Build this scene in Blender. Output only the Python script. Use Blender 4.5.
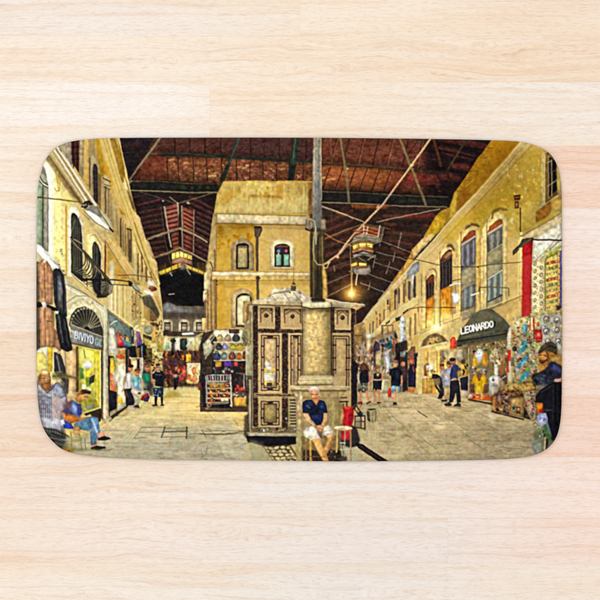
import bpy, math
import numpy as np

# ---------------------------------------------------------------------------
# PRINT: the picture dyed into the mat's fabric, drawn here stroke by stroke on
# a numpy canvas (unit = 1 print pixel) and stored on the fabric's own vertices.
# ---------------------------------------------------------------------------
PX0, PY0, PW, PH, S = 30.0, 131.0, 540, 336, 4
CV = np.zeros((PH * S, PW * S, 3), np.float32)
_rng = np.random.RandomState(7)
_LAT = _rng.rand(512, 512).astype(np.float32)

def nz(X, Y, sx, sy, seed=0, ang=0.0):
    """smooth value noise 0..1, cells sx by sy, turned by ang degrees"""
    if ang:
        c, s = math.cos(math.radians(ang)), math.sin(math.radians(ang))
        X, Y = X * c + Y * s, -X * s + Y * c
    u = X / sx + seed * 37.17; v = Y / sy + seed * 91.31
    iu = np.floor(u).astype(np.int32); iv = np.floor(v).astype(np.int32)
    fu = u - iu; fv = v - iv
    fu = fu * fu * (3 - 2 * fu); fv = fv * fv * (3 - 2 * fv)
    a = _LAT[iv & 511, iu & 511]; b = _LAT[iv & 511, (iu + 1) & 511]
    c_ = _LAT[(iv + 1) & 511, iu & 511]; d = _LAT[(iv + 1) & 511, (iu + 1) & 511]
    return ((a * (1 - fu) + b * fu) * (1 - fv) + (c_ * (1 - fu) + d * fu) * fv).astype(np.float32)

def box(x0, y0, x1, y1):
    i0 = max(0, int((y0 - PY0) * S) - 1); i1 = min(PH * S, int((y1 - PY0) * S) + 2)
    j0 = max(0, int((x0 - PX0) * S) - 1); j1 = min(PW * S, int((x1 - PX0) * S) + 2)
    if i1 <= i0 or j1 <= j0: return None
    X = PX0 + (np.arange(j0, j1, dtype=np.float32) + .5) / S
    Y = PY0 + (np.arange(i0, i1, dtype=np.float32) + .5) / S
    X, Y = np.meshgrid(X, Y)
    return i0, i1, j0, j1, X, Y

def blur(M, r):
    r = int(round(r * S))
    if r < 1: return M
    for ax in (0, 1):
        for _ in (0, 1):
            p = [(0, 0), (0, 0)]; p[ax] = (r + 1, r)
            c = np.cumsum(np.pad(M, p, mode='edge'), axis=ax, dtype=np.float64)
            n = M.shape[ax]
            a = np.take(c, np.arange(2 * r + 1, 2 * r + 1 + n), axis=ax)
            b = np.take(c, np.arange(0, n), axis=ax)
            M = ((a - b) / (2 * r + 1)).astype(np.float32)
    return M

def pairs(p):
    return [(p[i], p[i + 1]) for i in range(0, len(p), 2)] if not isinstance(p[0], (tuple, list)) else p

def pmask(pts, f=0.0):
    pts = pairs(pts)
    xs = [p[0] for p in pts]; ys = [p[1] for p in pts]
    b = box(min(xs) - 2 * f, min(ys) - 2 * f, max(xs) + 2 * f, max(ys) + 2 * f)
    if b is None: return None, None
    X, Y = b[4], b[5]
    M = np.zeros(X.shape, bool)
    n = len(pts)
    for k in range(n):
        x1, y1 = pts[k]; x2, y2 = pts[(k + 1) % n]
        if y1 == y2: continue
        c = (Y >= min(y1, y2)) & (Y < max(y1, y2))
        xi = x1 + (Y - y1) * ((x2 - x1) / (y2 - y1))
        M ^= c & (X < xi)
    M = M.astype(np.float32)
    if f: M = blur(M, f)
    return b, M

def put(b, M, col, a=1.0, g=None, n=0.0, ns=(2, 2), na=0, seed=1, v=None):
    i0, i1, j0, j1, X, Y = b
    c = np.array(col, np.float32)
    if g is not None:                      # g = (colour2, x0, y0, x1, y1): blend along a line
        c2 = np.array(g[0], np.float32); dx, dy = g[3] - g[1], g[4] - g[2]
        t = np.clip(((X - g[1]) * dx + (Y - g[2]) * dy) / (dx * dx + dy * dy), 0, 1)[..., None]
        c = c * (1 - t) + c2 * t
    else:
        c = c[None, None, :]
    if n:
        t_ = (nz(X, Y, ns[0], ns[1], seed, na) * .65 + nz(X, Y, ns[0] * .45, ns[1] * .45, seed + 5, na) * .35 - .5) * 2 * n
        c = c + t_[..., None] * (0.45 + 0.55 * c / (c.max() + 1))
    if v is not None: c = c * v[..., None]
    m = (M * a)[..., None]
    CV[i0:i1, j0:j1] = CV[i0:i1, j0:j1] * (1 - m) + c * m

def volume(b, M, sh):
    """photographed things are round and lit from the upper left: soft shade map for one painted shape"""
    X, Y = b[4], b[5]; on = M > .5
    if not on.any(): return None
    x0, x1 = X[on].min(), X[on].max(); y0, y1 = Y[on].min(), Y[on].max()
    w, h = x1 - x0, y1 - y0; s = min(w, h)
    if s < 1.6 or s > 42: return None
    r = max(.3, min(2.2, s * .22))
    B = blur(np.pad(M, 12), r)[12:-12, 12:-12]
    v = 1 - sh * np.clip(1.9 * (1 - B), 0, 1) + sh * .35
    u = ((X - x0) / max(w, 1e-3) - .5) * .5 + ((Y - y0) / max(h, 1e-3) - .5) * .5
    return v * (1 - u * sh * .9) * (1 + (nz(X, Y, 2.4, 2.8, 61) - .5) * sh * 1.2)

def P(pts, col, a=1.0, f=0.0, sh=.26, **k):
    b, M = pmask(pts, f)
    if b:
        v = volume(b, M, sh) if (f < 1.1 and sh and M.size > 60) else None
        put(b, M, col, a, v=v, **k)

def R(x0, y0, x1, y1, col, a=1.0, f=0.0, **k):
    P([x0, y0, x1, y0, x1, y1, x0, y1], col, a, f, **k)

def L(pts, col, w=1.0, a=1.0, w2=None, **k):
    pts = pairs(pts); w2 = w if w2 is None else w2
    xs = [p[0] for p in pts]; ys = [p[1] for p in pts]; m = max(w, w2)
    b = box(min(xs) - m, min(ys) - m, max(xs) + m, max(ys) + m)
    if b is None: return
    X, Y = b[4], b[5]; M = np.zeros(X.shape, np.float32); n = len(pts) - 1
    for q in range(n):
        (x1, y1), (x2, y2) = pts[q], pts[q + 1]
        dx, dy = x2 - x1, y2 - y1; l2 = dx * dx + dy * dy + 1e-9
        t = np.clip(((X - x1) * dx + (Y - y1) * dy) / l2, 0, 1)
        d = np.hypot(X - x1 - t * dx, Y - y1 - t * dy)
        ww = w + (w2 - w) * (q + t) / n
        M = np.maximum(M, np.clip((ww * .5 - d) * S + .5, 0, 1))
    put(b, M, col, a, **k)

def E(cx, cy, rx, ry, col, a=1.0, f=0.0, rot=0.0, **k):
    m = max(rx, ry) + 2 * f
    b = box(cx - m, cy - m, cx + m, cy + m)
    if b is None: return
    c, s = math.cos(math.radians(rot)), math.sin(math.radians(rot))
    x = (b[4] - cx) * c + (b[5] - cy) * s; y = -(b[4] - cx) * s + (b[5] - cy) * c
    M = ((x / rx) ** 2 + (y / ry) ** 2 < 1).astype(np.float32)
    v = volume(b, M, .3) if f < 1.1 and min(rx, ry) > .9 else None
    if f: M = blur(M, f)
    put(b, M, col, a, v=v, **k)

def G(cx, cy, r, col, a=1.0):
    b = box(cx - 3 * r, cy - 3 * r, cx + 3 * r, cy + 3 * r)
    if b is None: return
    i0, i1, j0, j1, X, Y = b
    M = a * np.exp(-((X - cx) ** 2 + (Y - cy) ** 2) / (r * r)) ; M = M[..., None]
    v = CV[i0:i1, j0:j1]; c = np.array(col, np.float32)
    CV[i0:i1, j0:j1] = 255 - (255 - v) * (1 - M * c / 255)

def T(pts, amp, sx, sy, ang=0, seed=3, tint=(1, 1, 1), f=1.0, thr=None):
    """texture inside a shape; thr keeps only the peaks (stains, flakes)"""
    b, M = pmask(pts, f)
    if b is None: return
    i0, i1, j0, j1, X, Y = b
    v = nz(X, Y, sx, sy, seed, ang) * .6 + nz(X, Y, sx * .4, sy * .4, seed + 9, ang) * .4
    v = (v - .5) * 2 if thr is None else np.clip((v - thr) / (1 - thr) * 2.2, 0, 1)
    CV[i0:i1, j0:j1] += (v * M * amp)[..., None] * np.array(tint, np.float32)

def K(pts, n, pal, smin, smax, seed=1, asp=(.6, 1.6), a=1.0, rot=None, f=0.0):
    """n small irregular patches of cloth and goods inside a shape"""
    r = np.random.RandomState(seed); pts = pairs(pts)
    xs = [p[0] for p in pts]; ys = [p[1] for p in pts]; k = 0; t = 0
    while k < n and t < n * 30:
        t += 1
        x = r.uniform(min(xs), max(xs)); y = r.uniform(min(ys), max(ys)); ins = False
        for q in range(len(pts)):
            (x1, y1), (x2, y2) = pts[q], pts[(q + 1) % len(pts)]
            if (y1 > y) != (y2 > y) and x < x1 + (y - y1) * (x2 - x1) / (y2 - y1): ins = not ins
        if not ins: continue
        s = r.uniform(smin, smax); q = math.sqrt(r.uniform(*asp)); k += 1
        an = r.uniform(-25, 25) if rot is None else rot + r.uniform(-12, 12)
        c = np.array(pal[r.randint(len(pal))], float) + r.uniform(-14, 14)
        ca, sa = math.cos(math.radians(an)), math.sin(math.radians(an)); w = []
        for (ux, uy) in ((-1, -1), (1, -.8), (.9, 1), (-.8, .9)):
            ux *= s * q * .5 * r.uniform(.7, 1.2); uy *= s / q * .5 * r.uniform(.7, 1.2)
            w.append((x + ux * ca - uy * sa, y + ux * sa + uy * ca))
        P(w, np.clip(c, 0, 255), a, f)

def M(pts, k, f=3.0):
    """tone a soft-edged area of the picture up or down"""
    b, m = pmask(pts, f)
    if b is None: return
    i0, i1, j0, j1, X, Y = b
    k = np.array(k if isinstance(k, tuple) else (k, k, k), np.float32)
    CV[i0:i1, j0:j1] *= 1 + (k - 1) * m[..., None]

def C_(pts, amp, s, seed, chroma=.5, f=1.0, ang=0, asp=1.3):
    """the fine clutter of goods and cloth: strong small-scale contrast with colour in it"""
    b, m = pmask(pts, f)
    if b is None: return
    i0, i1, j0, j1, X, Y = b
    base = (nz(X, Y, s, s * asp, seed, ang) * .6 + nz(X, Y, s * .45, s * .5, seed + 1, ang) * .4 - .5) * 2
    ch = np.stack([(nz(X, Y, s * 1.3, s * 1.3, seed + 2 + q, ang) - .5) * 2 for q in range(3)], 2)
    v = CV[i0:i1, j0:j1]; l = v.mean(2, keepdims=True)
    CV[i0:i1, j0:j1] = v + m[..., None] * amp * (base[..., None] + chroma * ch) * (.35 + l / 170.0)

FONT = {'L': [0,0,0,1,.62,1], 'E': [[.62,0,0,0,0,1,.62,1],[0,.5,.5,.5]], 'O': [.32,0,.08,.12,0,.5,.08,.88,.32,1,.56,.88,.64,.5,.56,.12,.32,0],
        'N': [0,1,0,0,.62,1,.62,0], 'A': [[0,1,.33,0,.66,1],[.13,.66,.53,.66]], 'R': [[0,1,0,0,.45,.03,.6,.25,.45,.5,0,.5],[.3,.5,.64,1]],
        'D': [0,0,0,1,.4,.96,.62,.68,.62,.32,.4,.04,0,0], 'B': [[0,0,0,1,.45,.97,.6,.75,.45,.5,0,.5],[0,0,.42,.02,.55,.25,.42,.48]],
        'I': [.15,0,.15,1], 'V': [0,0,.32,1,.64,0], 'Y': [[0,0,.32,.5,.64,0],[.32,.5,.32,1]], 'G': [.6,.15,.32,0,.08,.12,0,.5,.08,.88,.32,1,.6,.88,.6,.55,.36,.55], 'C': [.6,.15,.32,0,.08,.12,0,.5,.08,.88,.32,1,.6,.88]}
ADV = {'I': .42}
def W(txt, x, y, ux, uy, vx, vy, col, w, a=1.0, sp=.86):
    """letters from strokes: origin x,y; u = one letter-height to the right, v = one down"""
    c = 0.0
    for ch in txt:
        if ch in FONT:
            st = FONT[ch]
            for s in (st if isinstance(st[0], list) else [st]):
                L([v for i in range(0, len(s), 2) for v in (x + (c + s[i]) * ux + s[i + 1] * vx, y + (c + s[i]) * uy + s[i + 1] * vy)], col, w, a)
        c += ADV.get(ch, sp)
# ---- the market hall roof ----
R(30, 131, 570, 467, (40, 28, 26), n=10, ns=(6, 4))
P([150,131, 505,131, 500,142, 470,175, 400,171, 322,163, 250,158, 140,156], (82,50,42), n=20, ns=(4,3))
P([235,131, 315,131, 315,162, 235,157], (80,52,50), .7, 3)
P([322,131, 400,131, 392,170, 322,163], (96,58,44), .7, 3, n=18, ns=(4,3))
P([140,156, 250,158, 322,163, 400,170, 452,174, 452,196, 390,192, 322,189, 140,182], (94,58,38), n=26, ns=(3,3))
P([322,164, 392,170, 388,191, 322,189], (106,66,38), .7, 3, n=22, ns=(4,3))
P([392,170, 452,174, 452,197, 388,192], (76,40,32), .8, 3, n=20, ns=(4,3))
T([150,158, 310,160, 310,182, 150,181], 70, 3, 2, 0, 11, (1,.85,.6), 1, .66)
T([150,138, 470,138, 450,190, 150,190], 18, 2.2, 1.6, 0, 12, (1,.8,.7))
for x, y in ((214,176),(216,173),(240,167),(244,168),(248,166),(283,169),(310,179),(323,178),(328,180),(333,179),(247,178),(186,163),(155,164),(172,160)):
    E(x, y, 3.2, 1.3, (170,130,92), .75, .6, -10)
E(212, 176.5, 5, 1.6, (196,160,112), .8, .5)
for x in (174.5,189.5,204.5,220.5): L([x,137, x+.6,155], (44,26,26), 1.3, .9)
for x in (250.5,264,279,292,306): L([x,137, x+.3,160], (46,28,30), 1.0, .85)
for x in (167,178,193,206.5,221.5,236): L([x,158, x+1,181], (46,24,20), 1.2, .8)
for x in (250,263,276.5,289,303): L([x,162, x,181], (52,26,22), 1.1, .8)
for i, x in enumerate((338,350,365,379.5,394,409,424,436)):
    c = (52,28,24) if i in (1,3,5) else (132,90,74)
    L([x,138, x-6.5,162+i], c, 1.0, .8); L([x-.9,138, x-7.4,162+i], (48,26,24), .9, .8)
for i, x in enumerate((330,343,355.5,367.5,380,392,406,420)):
    L([x,168, x-8,190], (44,22,18), 1.2, .85)
    if i % 2: L([x+1,168, x-7,190], (140,94,66), .6, .5)
# right-hand lean-to panels, red in the gaps
P([425,137, 500,137, 494,142, 468,176, 448,205, 425,190], (30,20,22), .9, 3)
for q in ([436,138.5,466,138.5,490,145,486,150,462,146,440,141], [437,146,452,148,480,157,477,161,452,157,438,151], [452,163,466,163,474,167,470,172,451,168],
          [438,171,452,172,463,178,458,182,440,180], [408,171,440,175,440,186,404,184]):
    P(q, (92,44,38), .9, .6, n=20, ns=(4,2))
for q in ([438,150,480,159], [440,143,488,151], [450,171,470,174]): L(q, (26,20,22), 2.4, .9)
L([433,138, 436,147, 441,166], (92,58,36), 2.4, .95); L([432,146, 460,152], (84,62,44), 1.0, .7)
L([467,139, 446,172], (74,68,44), 1.6, .95)
L([420,138, 404,160], (40,22,22), 1, .7); L([446,172, 456,190], (44,28,24), 1.6, .7)
T([395,137, 500,137, 450,205, 395,200], 14, 3, 2, 0, 15, (1,.5,.4))
# purlins
L([160,154.5, 200,154.5, 222,156.5, 250,158.5, 290,160.5, 316,161.5], (44,52,42), 3.2, .95, n=14, ns=(5,2))
L([152,153.6, 188,153.6, 215,156], (104,88,66), 1.0, .7); L([320,163, 345,165, 380,167.5, 412,171, 448,172.5], (58,46,34), 3.2, .95, n=14, ns=(5,2))
L([322,162.4, 345,164, 380,166.6, 412,169.4], (116,92,62), .9, .7)
# tie beams
P([118,180.5, 160,180, 215,183.5, 220,190, 215,194, 118,192], (31,30,27)); L([128,181, 160,181.2, 190,183.5, 214,184], (112,84,52), 1.3, .7, n=40, ns=(3,2))
L([124,190, 160,191.4, 190,192.6, 217,192.4], (140,122,88), 1.4, .95); L([130,189, 214,191], (24,25,25), 1.2)
for x in (182,190,198,206): R(x, 186, x+4, 189.6, (66,66,40), .6, .5)
P([322,190, 360,191, 400,194, 456,197, 470,190, 452,208, 400,206, 360,204, 322,203], (30,28,25)); L([322,191.5, 365,193, 400,195.6, 448,197], (104,88,60), 1.4, .8, n=40, ns=(3,2))
L([322,202.4, 360,203.6, 400,206, 447,207], (150,134,102), 1.2, .9); R(398,199,440,203,(44,44,34),.7,1)
# dark corner upper left
P([114,131, 158,131, 146,155, 128,184, 118,184], (34,27,30), 1, 1.5, n=10, ns=(6,3)); P([122,142, 142,143, 140,147, 122,147], (62,34,38), .6, 1.5)
L([122,153, 134,152], (86,80,76), .7, .6); L([137,140,137.6,147], (80,72,70), .6, .5)
P([142,157, 165,156, 165,178, 135,180], (88,42,30), .7, 1.5, n=20, ns=(3,2))
L([161,137.5, 138,168, 127,184], (112,100,74), 2.6, 1, 1.4); L([160,138, 138,167], (168,150,112), .8, .8); L([126,185, 132,181], (140,128,108), 1.3)
# under the left beam: rafters, skylights
P([118,193, 216,194, 214,245, 200,300, 160,300, 140,240, 126,205], (36,27,26), 1, 1, n=10, ns=(6,3))
for i in range(9):
    L([140+i*1.2, 212.5+i*5.2, 165, 207.5+i*5.6], (80,47,41), 2.3, .8, n=22, ns=(3,2))
for i in range(11):
    L([190, 197+i*5.6, 214, 209+i*5.6], (82,48,42), 2.5, .85, n=22, ns=(3,2))
L([138,205, 162,199], (98,46,48), 2, .8); L([128,198, 146,195], (80,38,44), 1.4, .7); L([140,192, 166,200, 176,204], (96,88,80), .9, .7); L([170,197,177,203], (130,112,92), 1.4, .9)
L([176,204, 214,192.6], (112,98,72), 1.1, .9); E(163,201,1.2,.8,(170,160,160)); E(188,203,1.8,1.2,(196,178,150),.9,.3,20)
P([164,207, 179,203, 179,228, 168,231], (142,88,70)); P([182,206, 195,212, 193,232, 182,228], (146,86,68))
for i in range(5):
    L([165+i*.5, 211+i*4.4, 177, 208+i*4.6], (70,30,28), 1.7, .9); L([165+i*.5, 213+i*4.4, 177, 210+i*4.6], (186,128,100), 1.0, .7)
    L([184, 211+i*4.4, 193, 216+i*4.2], (74,30,28), 1.7, .9); L([184, 213+i*4.4, 193, 218+i*4.2], (182,120,94), 1.0, .7)
P([171,234, 179,231, 179,247, 173,250], (132,80,62)); P([183,233, 193,238, 192,251, 183,248], (128,74,60))
for i in range(3):
    L([172, 238+i*4.2, 179, 235.5+i*4.2], (66,28,26), 1.6, .9); L([184, 238+i*4.2, 192, 242+i*4.2], (66,28,26), 1.6, .9)
L([164.5,207, 168,230, 171,247], (196,180,158), 1.5, .95); L([177.5,203, 180,228], (188,174,152), 1.4, .95); L([181.5,206, 182.5,250], (176,160,138), 1.2, .9)
L([194,210, 193.5,252], (168,152,132), 1.1, .9); L([161,207,165,240,170,262], (98,84,76), .9, .7)
R(178.4,214,181,248,(30,24,24),.9,.3)
L([148,239, 165,233, 180,228.4], (150,128,100), 2.2, .95); L([180,228.4, 192,233, 207,242], (172,152,118), 2.4, .95, 1.6)
L([150,259, 168,253, 180,247.5], (134,112,82), 2.2, .95); L([180,248, 192,253.4, 207,262], (150,128,98), 2.2, .95, 1.4)
P([172,253, 180,251, 192,255.6, 192,260, 180,257, 172,260], (250,228,120)); 
for x in (175.6,179.6,183.6,187.6): L([x,251, x,260], (122,92,40), .8)
P([172,260.5, 181,257.5, 192,261, 192,265, 181,262, 172,264], (150,104,84)); L([157,273, 170,268, 181,262.6, 193,268, 206,274.6], (120,98,76), 1.6, .9)
P([159,271.8, 171,266.6, 181,263, 181,267, 171,270.6, 160,275.4], (246,206,70), .95, .3); P([185,264.5, 206,272.4, 206,275.6, 186,268], (246,210,80), .95, .3)
for x in (165,171,178,192,198,203): L([x,263, x+.5,275], (96,66,30), 1.0, .8)
P([180,264,185,264,185,272,180,272],(170,150,120),.7,.8)
G(181,257,7,(200,150,50),.35); G(165,271,6,(190,140,40),.3); G(199,271,6,(190,140,40),.3)
P([158,277, 182,269, 207,277, 206,315, 170,300, 163,290], (21,20,21), 1, 1, n=5, ns=(5,4)); L([168,274,176,271], (90,80,60), 1, .7); L([169,294.4, 174,294], (190,180,170), 1, .9)
L([186,268, 190,274], (150,140,116), 1.6, .8); L([170,272.5,172,275.5], (190,190,180), 1.4, .7)
# right-hand nave: roof under the beam
P([322,204, 400,207, 452,208, 424,240, 400,275, 362,330, 350,305, 322,300], (42,31,27), 1, 1, n=12, ns=(6,3))
for i in range(7):
    L([323, 224+i*8, 352, 211+i*8.6], (74,46,39), 3.2, .8, n=22, ns=(3,2))
P([350,204.4, 392,205.2, 386,209, 352,208], (122,66,32), .8, .6, n=20, ns=(3,2))
for i in range(5):
    L([384+i*2, 216+i*8, 436-i*8, 216+i*9.5], (74,46,40), 3.0, .75, n=14, ns=(4,2))
P([398,215, 436,212, 432,218, 404,219], (84,36,32), .8, 1); P([390,220, 425,222, 421,228, 398,226], (28,24,24), .8, 1)
L([321,206, 346,215, 364,222], (176,162,140), 1.5, .9, 1.0); L([322,207.5,345,216.5], (90,80,70), .8, .6); L([377,222, 400,217, 440,209], (148,138,118), 1.0, .85)
L([325,239, 345,230, 364,224], (130,100,68), 1.3, .8); L([364,224, 390,229], (96,80,60), 1.6, .8); L([331.5,207,331.5,224], (84,70,64), .8, .7)
L([324,233, 335,240, 352,246], (150,116,74), 1.1, .8); L([324,258,350,246], (70,58,52), .8, .7); L([324,269,353,260], (90,84,80), .7, .7); L([326,284,350,274], (120,112,104), .9, .8)
L([326,297,352,284], (126,116,104), 1.0, .8); L([334,266,334.6,271], (120,112,104), 1)
# skylight and hung lamp boxes in the right nave
P([353,230, 364,225, 379,228, 376,241, 354,236], (160,96,66), n=14, ns=(3,2))
for y in (229,232.5,236): L([354,y+3, 364,y-1, 378,y+2.4], (84,40,28), 1.4, .85); L([354,y+4.6, 364,y+.6, 378,y+4], (206,142,102), 1, .7)
L([364,226,363,236], (206,196,172), 1.2); L([368,227,366,237], (206,196,172), 1.2); L([380,226,377,241], (196,184,164), 1.5); L([384,228,381,241], (130,120,106), 1.1)
P([353,238, 363,234, 380,238, 382,242, 375,244, 362,240, 352,244], (150,148,138)); L([352,243,363,239,376,243], (94,92,84), 1.2)
P([352,243.6, 362,240, 374,243, 373,251, 362,248, 352,251], (120,90,50)); P([352.5,246, 358,243.6, 358.6,247.5, 353,249.4], (252,238,130)); P([359,243.4, 366,243, 366,246.6, 359.4,247], (255,240,120)); P([367,243, 373,244.6, 372,248, 367,246.6], (252,236,130))
P([352,251, 362,247.6, 374,250.6, 373,253, 362,250, 352,253.4], (176,120,90)); P([353,255, 363,251.6, 376,255, 376,258, 362,255, 354,258], (156,158,156)); L([352,258,363,254.6,377,259], (104,104,98), 1)
P([353,258, 374,258, 372,263, 354,263], (40,34,34)); L([358,257,366,262], (120,120,120), .8); L([368,260,373,256.6], (170,160,130), .9)
P([350,264.4, 357,262, 357.6,265, 351,267.4], (240,200,110)); P([359,262.6, 367,263.4, 366,266.6, 359,265.6], (250,214,110)); G(358,264,6,(200,150,60),.3)
P([352,268,370,266,371,272,366,275,355,274], (146,146,140)); P([355,266.4,370,265,368,268,356,269],(120,88,60)); L([351,267, 353,274, 349,271], (160,132,88), .9)
L([350,244,352,300], (150,140,110), .9, .8); L([357.4,274,355.6,285], (196,190,176), 1.1); L([352,274,350.6,296], (170,126,60), 1.0)
G(362,245,6,(200,160,60),.35)
for q in ([378,240,400,248,424,258], [376,252,400,258,416,264], [374,262,398,270,410,275], [366,273,390,282,402,285], [360,283,384,292,394,294]): L(q, (126,122,114), 1.0, .75)
for q in ([380,230,379.6,246],[401,233,398,248],[395,252,393,262],[375,257,373,268],[390,262,386,274],[370,283,368,290],[382,228,381,238]): L(q, (150,146,138), .9, .7)
K([364,282, 396,296, 380,312, 362,325, 352,300], 26, [(120,118,120),(88,80,80),(60,50,52),(110,84,70)], .8, 2.0, 4, (1.5,4), .7, 15)
P([356,312, 372,314, 364,328, 356,326], (52,28,34), .8, 1.5)
# hanging bulb
L([351,275, 352,290], (170,140,80), 1, .8); E(351.5,294,3,2.6,(255,238,150),1,.8); G(351.5,294,6,(255,200,90),.9); G(351.5,294,13,(220,150,40),.45)
M([158,131,500,131,470,150,250,148,158,146],.86,4); M([160,149,316,154,400,163,450,168,450,173,400,171,316,163,160,157],.72,2); M([140,174,216,178,216,184,140,182],.75,2); M([322,184,400,189,450,192,450,198,322,192],.75,2)
M([150,158,250,160,250,172,150,170],1.12,3); M([325,166,400,172,398,184,325,180],1.14,3); M([425,137,500,137,460,200,420,195],.8,5)
for x in range(166,312,5): L([x,139,x+.3,155],(60,36,32),.5,.45)
for y in (143,148,165,171,176): L([160,y,250,y+1.6,312,y+3],(56,32,28),.7,.35); L([322,y+4,400,y+9,440,y+12],(58,34,28),.7,.3)
K([160,160,312,163,312,180,160,180],90,[(130,96,70),(70,40,30),(150,118,88),(56,32,26),(112,66,44)],.8,2.2,401,(1,3),.5); K([322,166,440,174,440,192,322,188],80,[(136,92,60),(70,40,28),(120,72,44),(60,34,26)],.8,2.4,402,(1,3),.4,6); K([160,139,470,139,440,168,322,160,160,153],130,[(70,42,38),(110,72,62),(58,36,34),(100,62,52)],.8,2.4,403,(1,3),.4)
for i in range(16): L([330+i*4,225+i*3,352+i*3,214+i*4.5],(66,48,40),.7,.5); L([380,228+i*4,430-i*4,236+i*3],(64,46,40),.8,.5)
for i in range(9): L([142+i,208+i*6,160,205+i*6.4],(60,44,42),.8,.6); L([192,202+i*6,212,213+i*6],(62,46,44),.8,.6)
# roof struts
P([236,137.5, 240,137.5, 232,160, 224,184, 219.5,188, 221.5,178, 230,156], (52,60,52)); L([239,138, 230,162], (88,100,84), .8, .6); P([226,165,229,165,222,187,219,189,220,178],(30,32,28),.8,.6)
P([294,137.5, 299.5,137.5, 296.5,164, 291.5,194, 286.5,195.5, 287.5,184, 290,158], (42,52,43)); L([295.4,138, 293,160], (96,116,92), .9, .7); P([290,165,295,165,291,195,286.5,196],(24,26,22),.8,.7)
L([340.5,138, 344,158, 347,180, 349,202], (106,98,72), 2.6, .95); L([342,139,346,165], (56,48,38), .8, .8)
L([399.5,138, 410.5,165, 417,182, 426,205], (110,96,66), 2.6, .95); L([401,138,413,168], (60,48,36), .9, .8); L([330.5,138,331.5,163],(118,84,66),.8,.6)
E(347.5,168.5,.8,.8,(190,180,150)); E(413,165,1.2,1.0,(200,184,140))
# ---- stone paving of the two aisles ----
P([30,375, 570,375, 570,470, 30,470], (192,184,136), n=10, ns=(12,4), g=((172,169,138), 0,380, 0,462))
P([100,385, 250,385, 250,420, 100,425], (206,196,136), .75, 6); P([180,380,215,380,215,420,180,425],(222,204,132),.5,4); P([225,385,250,385,250,430,235,430],(210,184,104),.7,4)
P([90,440, 250,440, 250,465, 90,465], (166,166,138), .7, 5); P([356,385, 570,385, 570,470, 356,470], (180,168,122), .8, 4); P([400,392,480,392,480,410,390,410],(198,182,130),.5,5); P([480,430,570,430,570,470,480,470],(160,152,112),.6,5); P([500,410,545,410,545,430,505,425],(186,178,124),.6,3)
def slabs(vx, vy, xs, ys, clip, seed, jc, amp=12):
    r = np.random.RandomState(seed)
    def pt(k, y): return (vx + (k - vx) * (y - vy) / (462.0 - vy), y)
    for j in range(len(ys) - 1):
        off = r.uniform(0, 1)
        xx = [x + off * (xs[1] - xs[0]) for x in xs]
        for i in range(len(xx) - 1):
            q = [pt(xx[i], ys[j]), pt(xx[i+1], ys[j]), pt(xx[i+1], ys[j+1]), pt(xx[i], ys[j+1])]
            mx = sum(p[0] for p in q) / 4
            if not (clip[0] < mx < clip[1]): continue
            t = r.uniform(-amp, amp); b, m = pmask(q, .3)
            if b: CV[b[0]:b[1], b[2]:b[3]] += (m * t)[..., None] * np.array([1, .98, .85], np.float32)
            L([q[0][0], q[0][1], q[3][0], q[3][1]], jc, .7, r.uniform(.15, .6)); L([q[3][0], q[3][1], q[2][0], q[2][1] + r.uniform(-.2, .2)], jc, .7, r.uniform(.15, .55))
slabs(364, 366, [x for x in range(300, 1500, 46)], [390,393.4,397.4,402,407.4,413.6,421,430,441,454,468], (352, 575), 5, (128,118,84)); slabs(182, 372, [x for x in range(-500, 800, 60)], [392,397,403,411,420,430.6,443,457,470], (40, 250), 6, (132,128,100), 8)
T([90,385, 250,385, 250,465, 60,465], 15, 14, 1.6, 1, 41, (1,1,.95)); T([356,385, 570,385, 570,470, 356,470], 10, 13, 1.8, 6, 42, (1,1,.95)); T([90,420, 250,420, 250,465, 90,465], 12, 3, 1.4, 0, 43); T([356,395, 570,395, 570,470, 356,470], 12, 3, 1.6, -8, 44)
T([380,400,560,400,560,462,380,462], -16, 16, 4, -6, 45, (1,1,1), 2, .58); T([100,405,250,405,250,462,100,462], -20, 18, 4, 0, 46, (1,1,.9), 2, .6)
P([168,392, 174,391, 182,395, 172,399, 158,399, 165,396], (160,138,56), .8, 1.5); 
for y, x0, x1 in ((427.4,142,165),(432.4,139,163),(438.2,134,147),(428.6,164,188),(431.8,164,188),(437,162,194),(434,190,246),(431.2,205,246)): L([x0,y,x1,y-.4], (110,108,86), .9, .8)
L([142,427.6, 134,438.4], (120,118,94), .9, .7); L([165,427, 161.4,437.6], (70,70,54), 1.3, .9); L([163,432.2,187,431.4], (70,70,56), 1.2, .85); L([186.6,427,186.4,438.4], (60,60,50), 1.3, .9); L([195,431,195,438], (130,128,100), .7, .7); L([186,438.6,195,438.6],(120,118,96),.8,.8)
K([200,428,247,428,247,437,205,437], 18, [(112,106,80),(140,132,100),(96,90,64)], 1, 3, 12, (3,7), .8, 0); L([200,434,225,434.6,246,431],(84,78,54),1.4,.7); L([202,430,206,437],(90,84,60),.9,.8)
K([195,440,235,440,235,460,200,460], 14, [(134,130,104),(150,146,116)], .8, 2.4, 13, (1,4), .7, 10)
for q in ([200,443,206,441.6],[206,449,211,447.6],[200,458,208,459.6],[224,458,236,459],[202,452,202.6,458],[234,420,238,426],[208,446,206,453]): L(q, (112,106,80), .8, .7)
L([158,456.6, 162,458], (110,100,80), 1.2, .6)
for q in ([392,416,402,424,414,438,428,454,432,460],[384,406,390,413,400,424],[417,411,426,417],[424,440,436,449,441,458],[408,424,420,436,430,445]): L(q, (128,118,84), .8, .5)
L([418,411.6,427,417],(76,68,46),1.0,.8); L([382,407,400,407.6],(120,108,78),.8,.6)
E(441,427,5,3,(228,212,160),.8,2); P([488,412,494,412,496,424,491,424],(214,204,154),.6,1.2); E(484,437,7,1.6,(204,184,120),.6,1.2)
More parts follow.
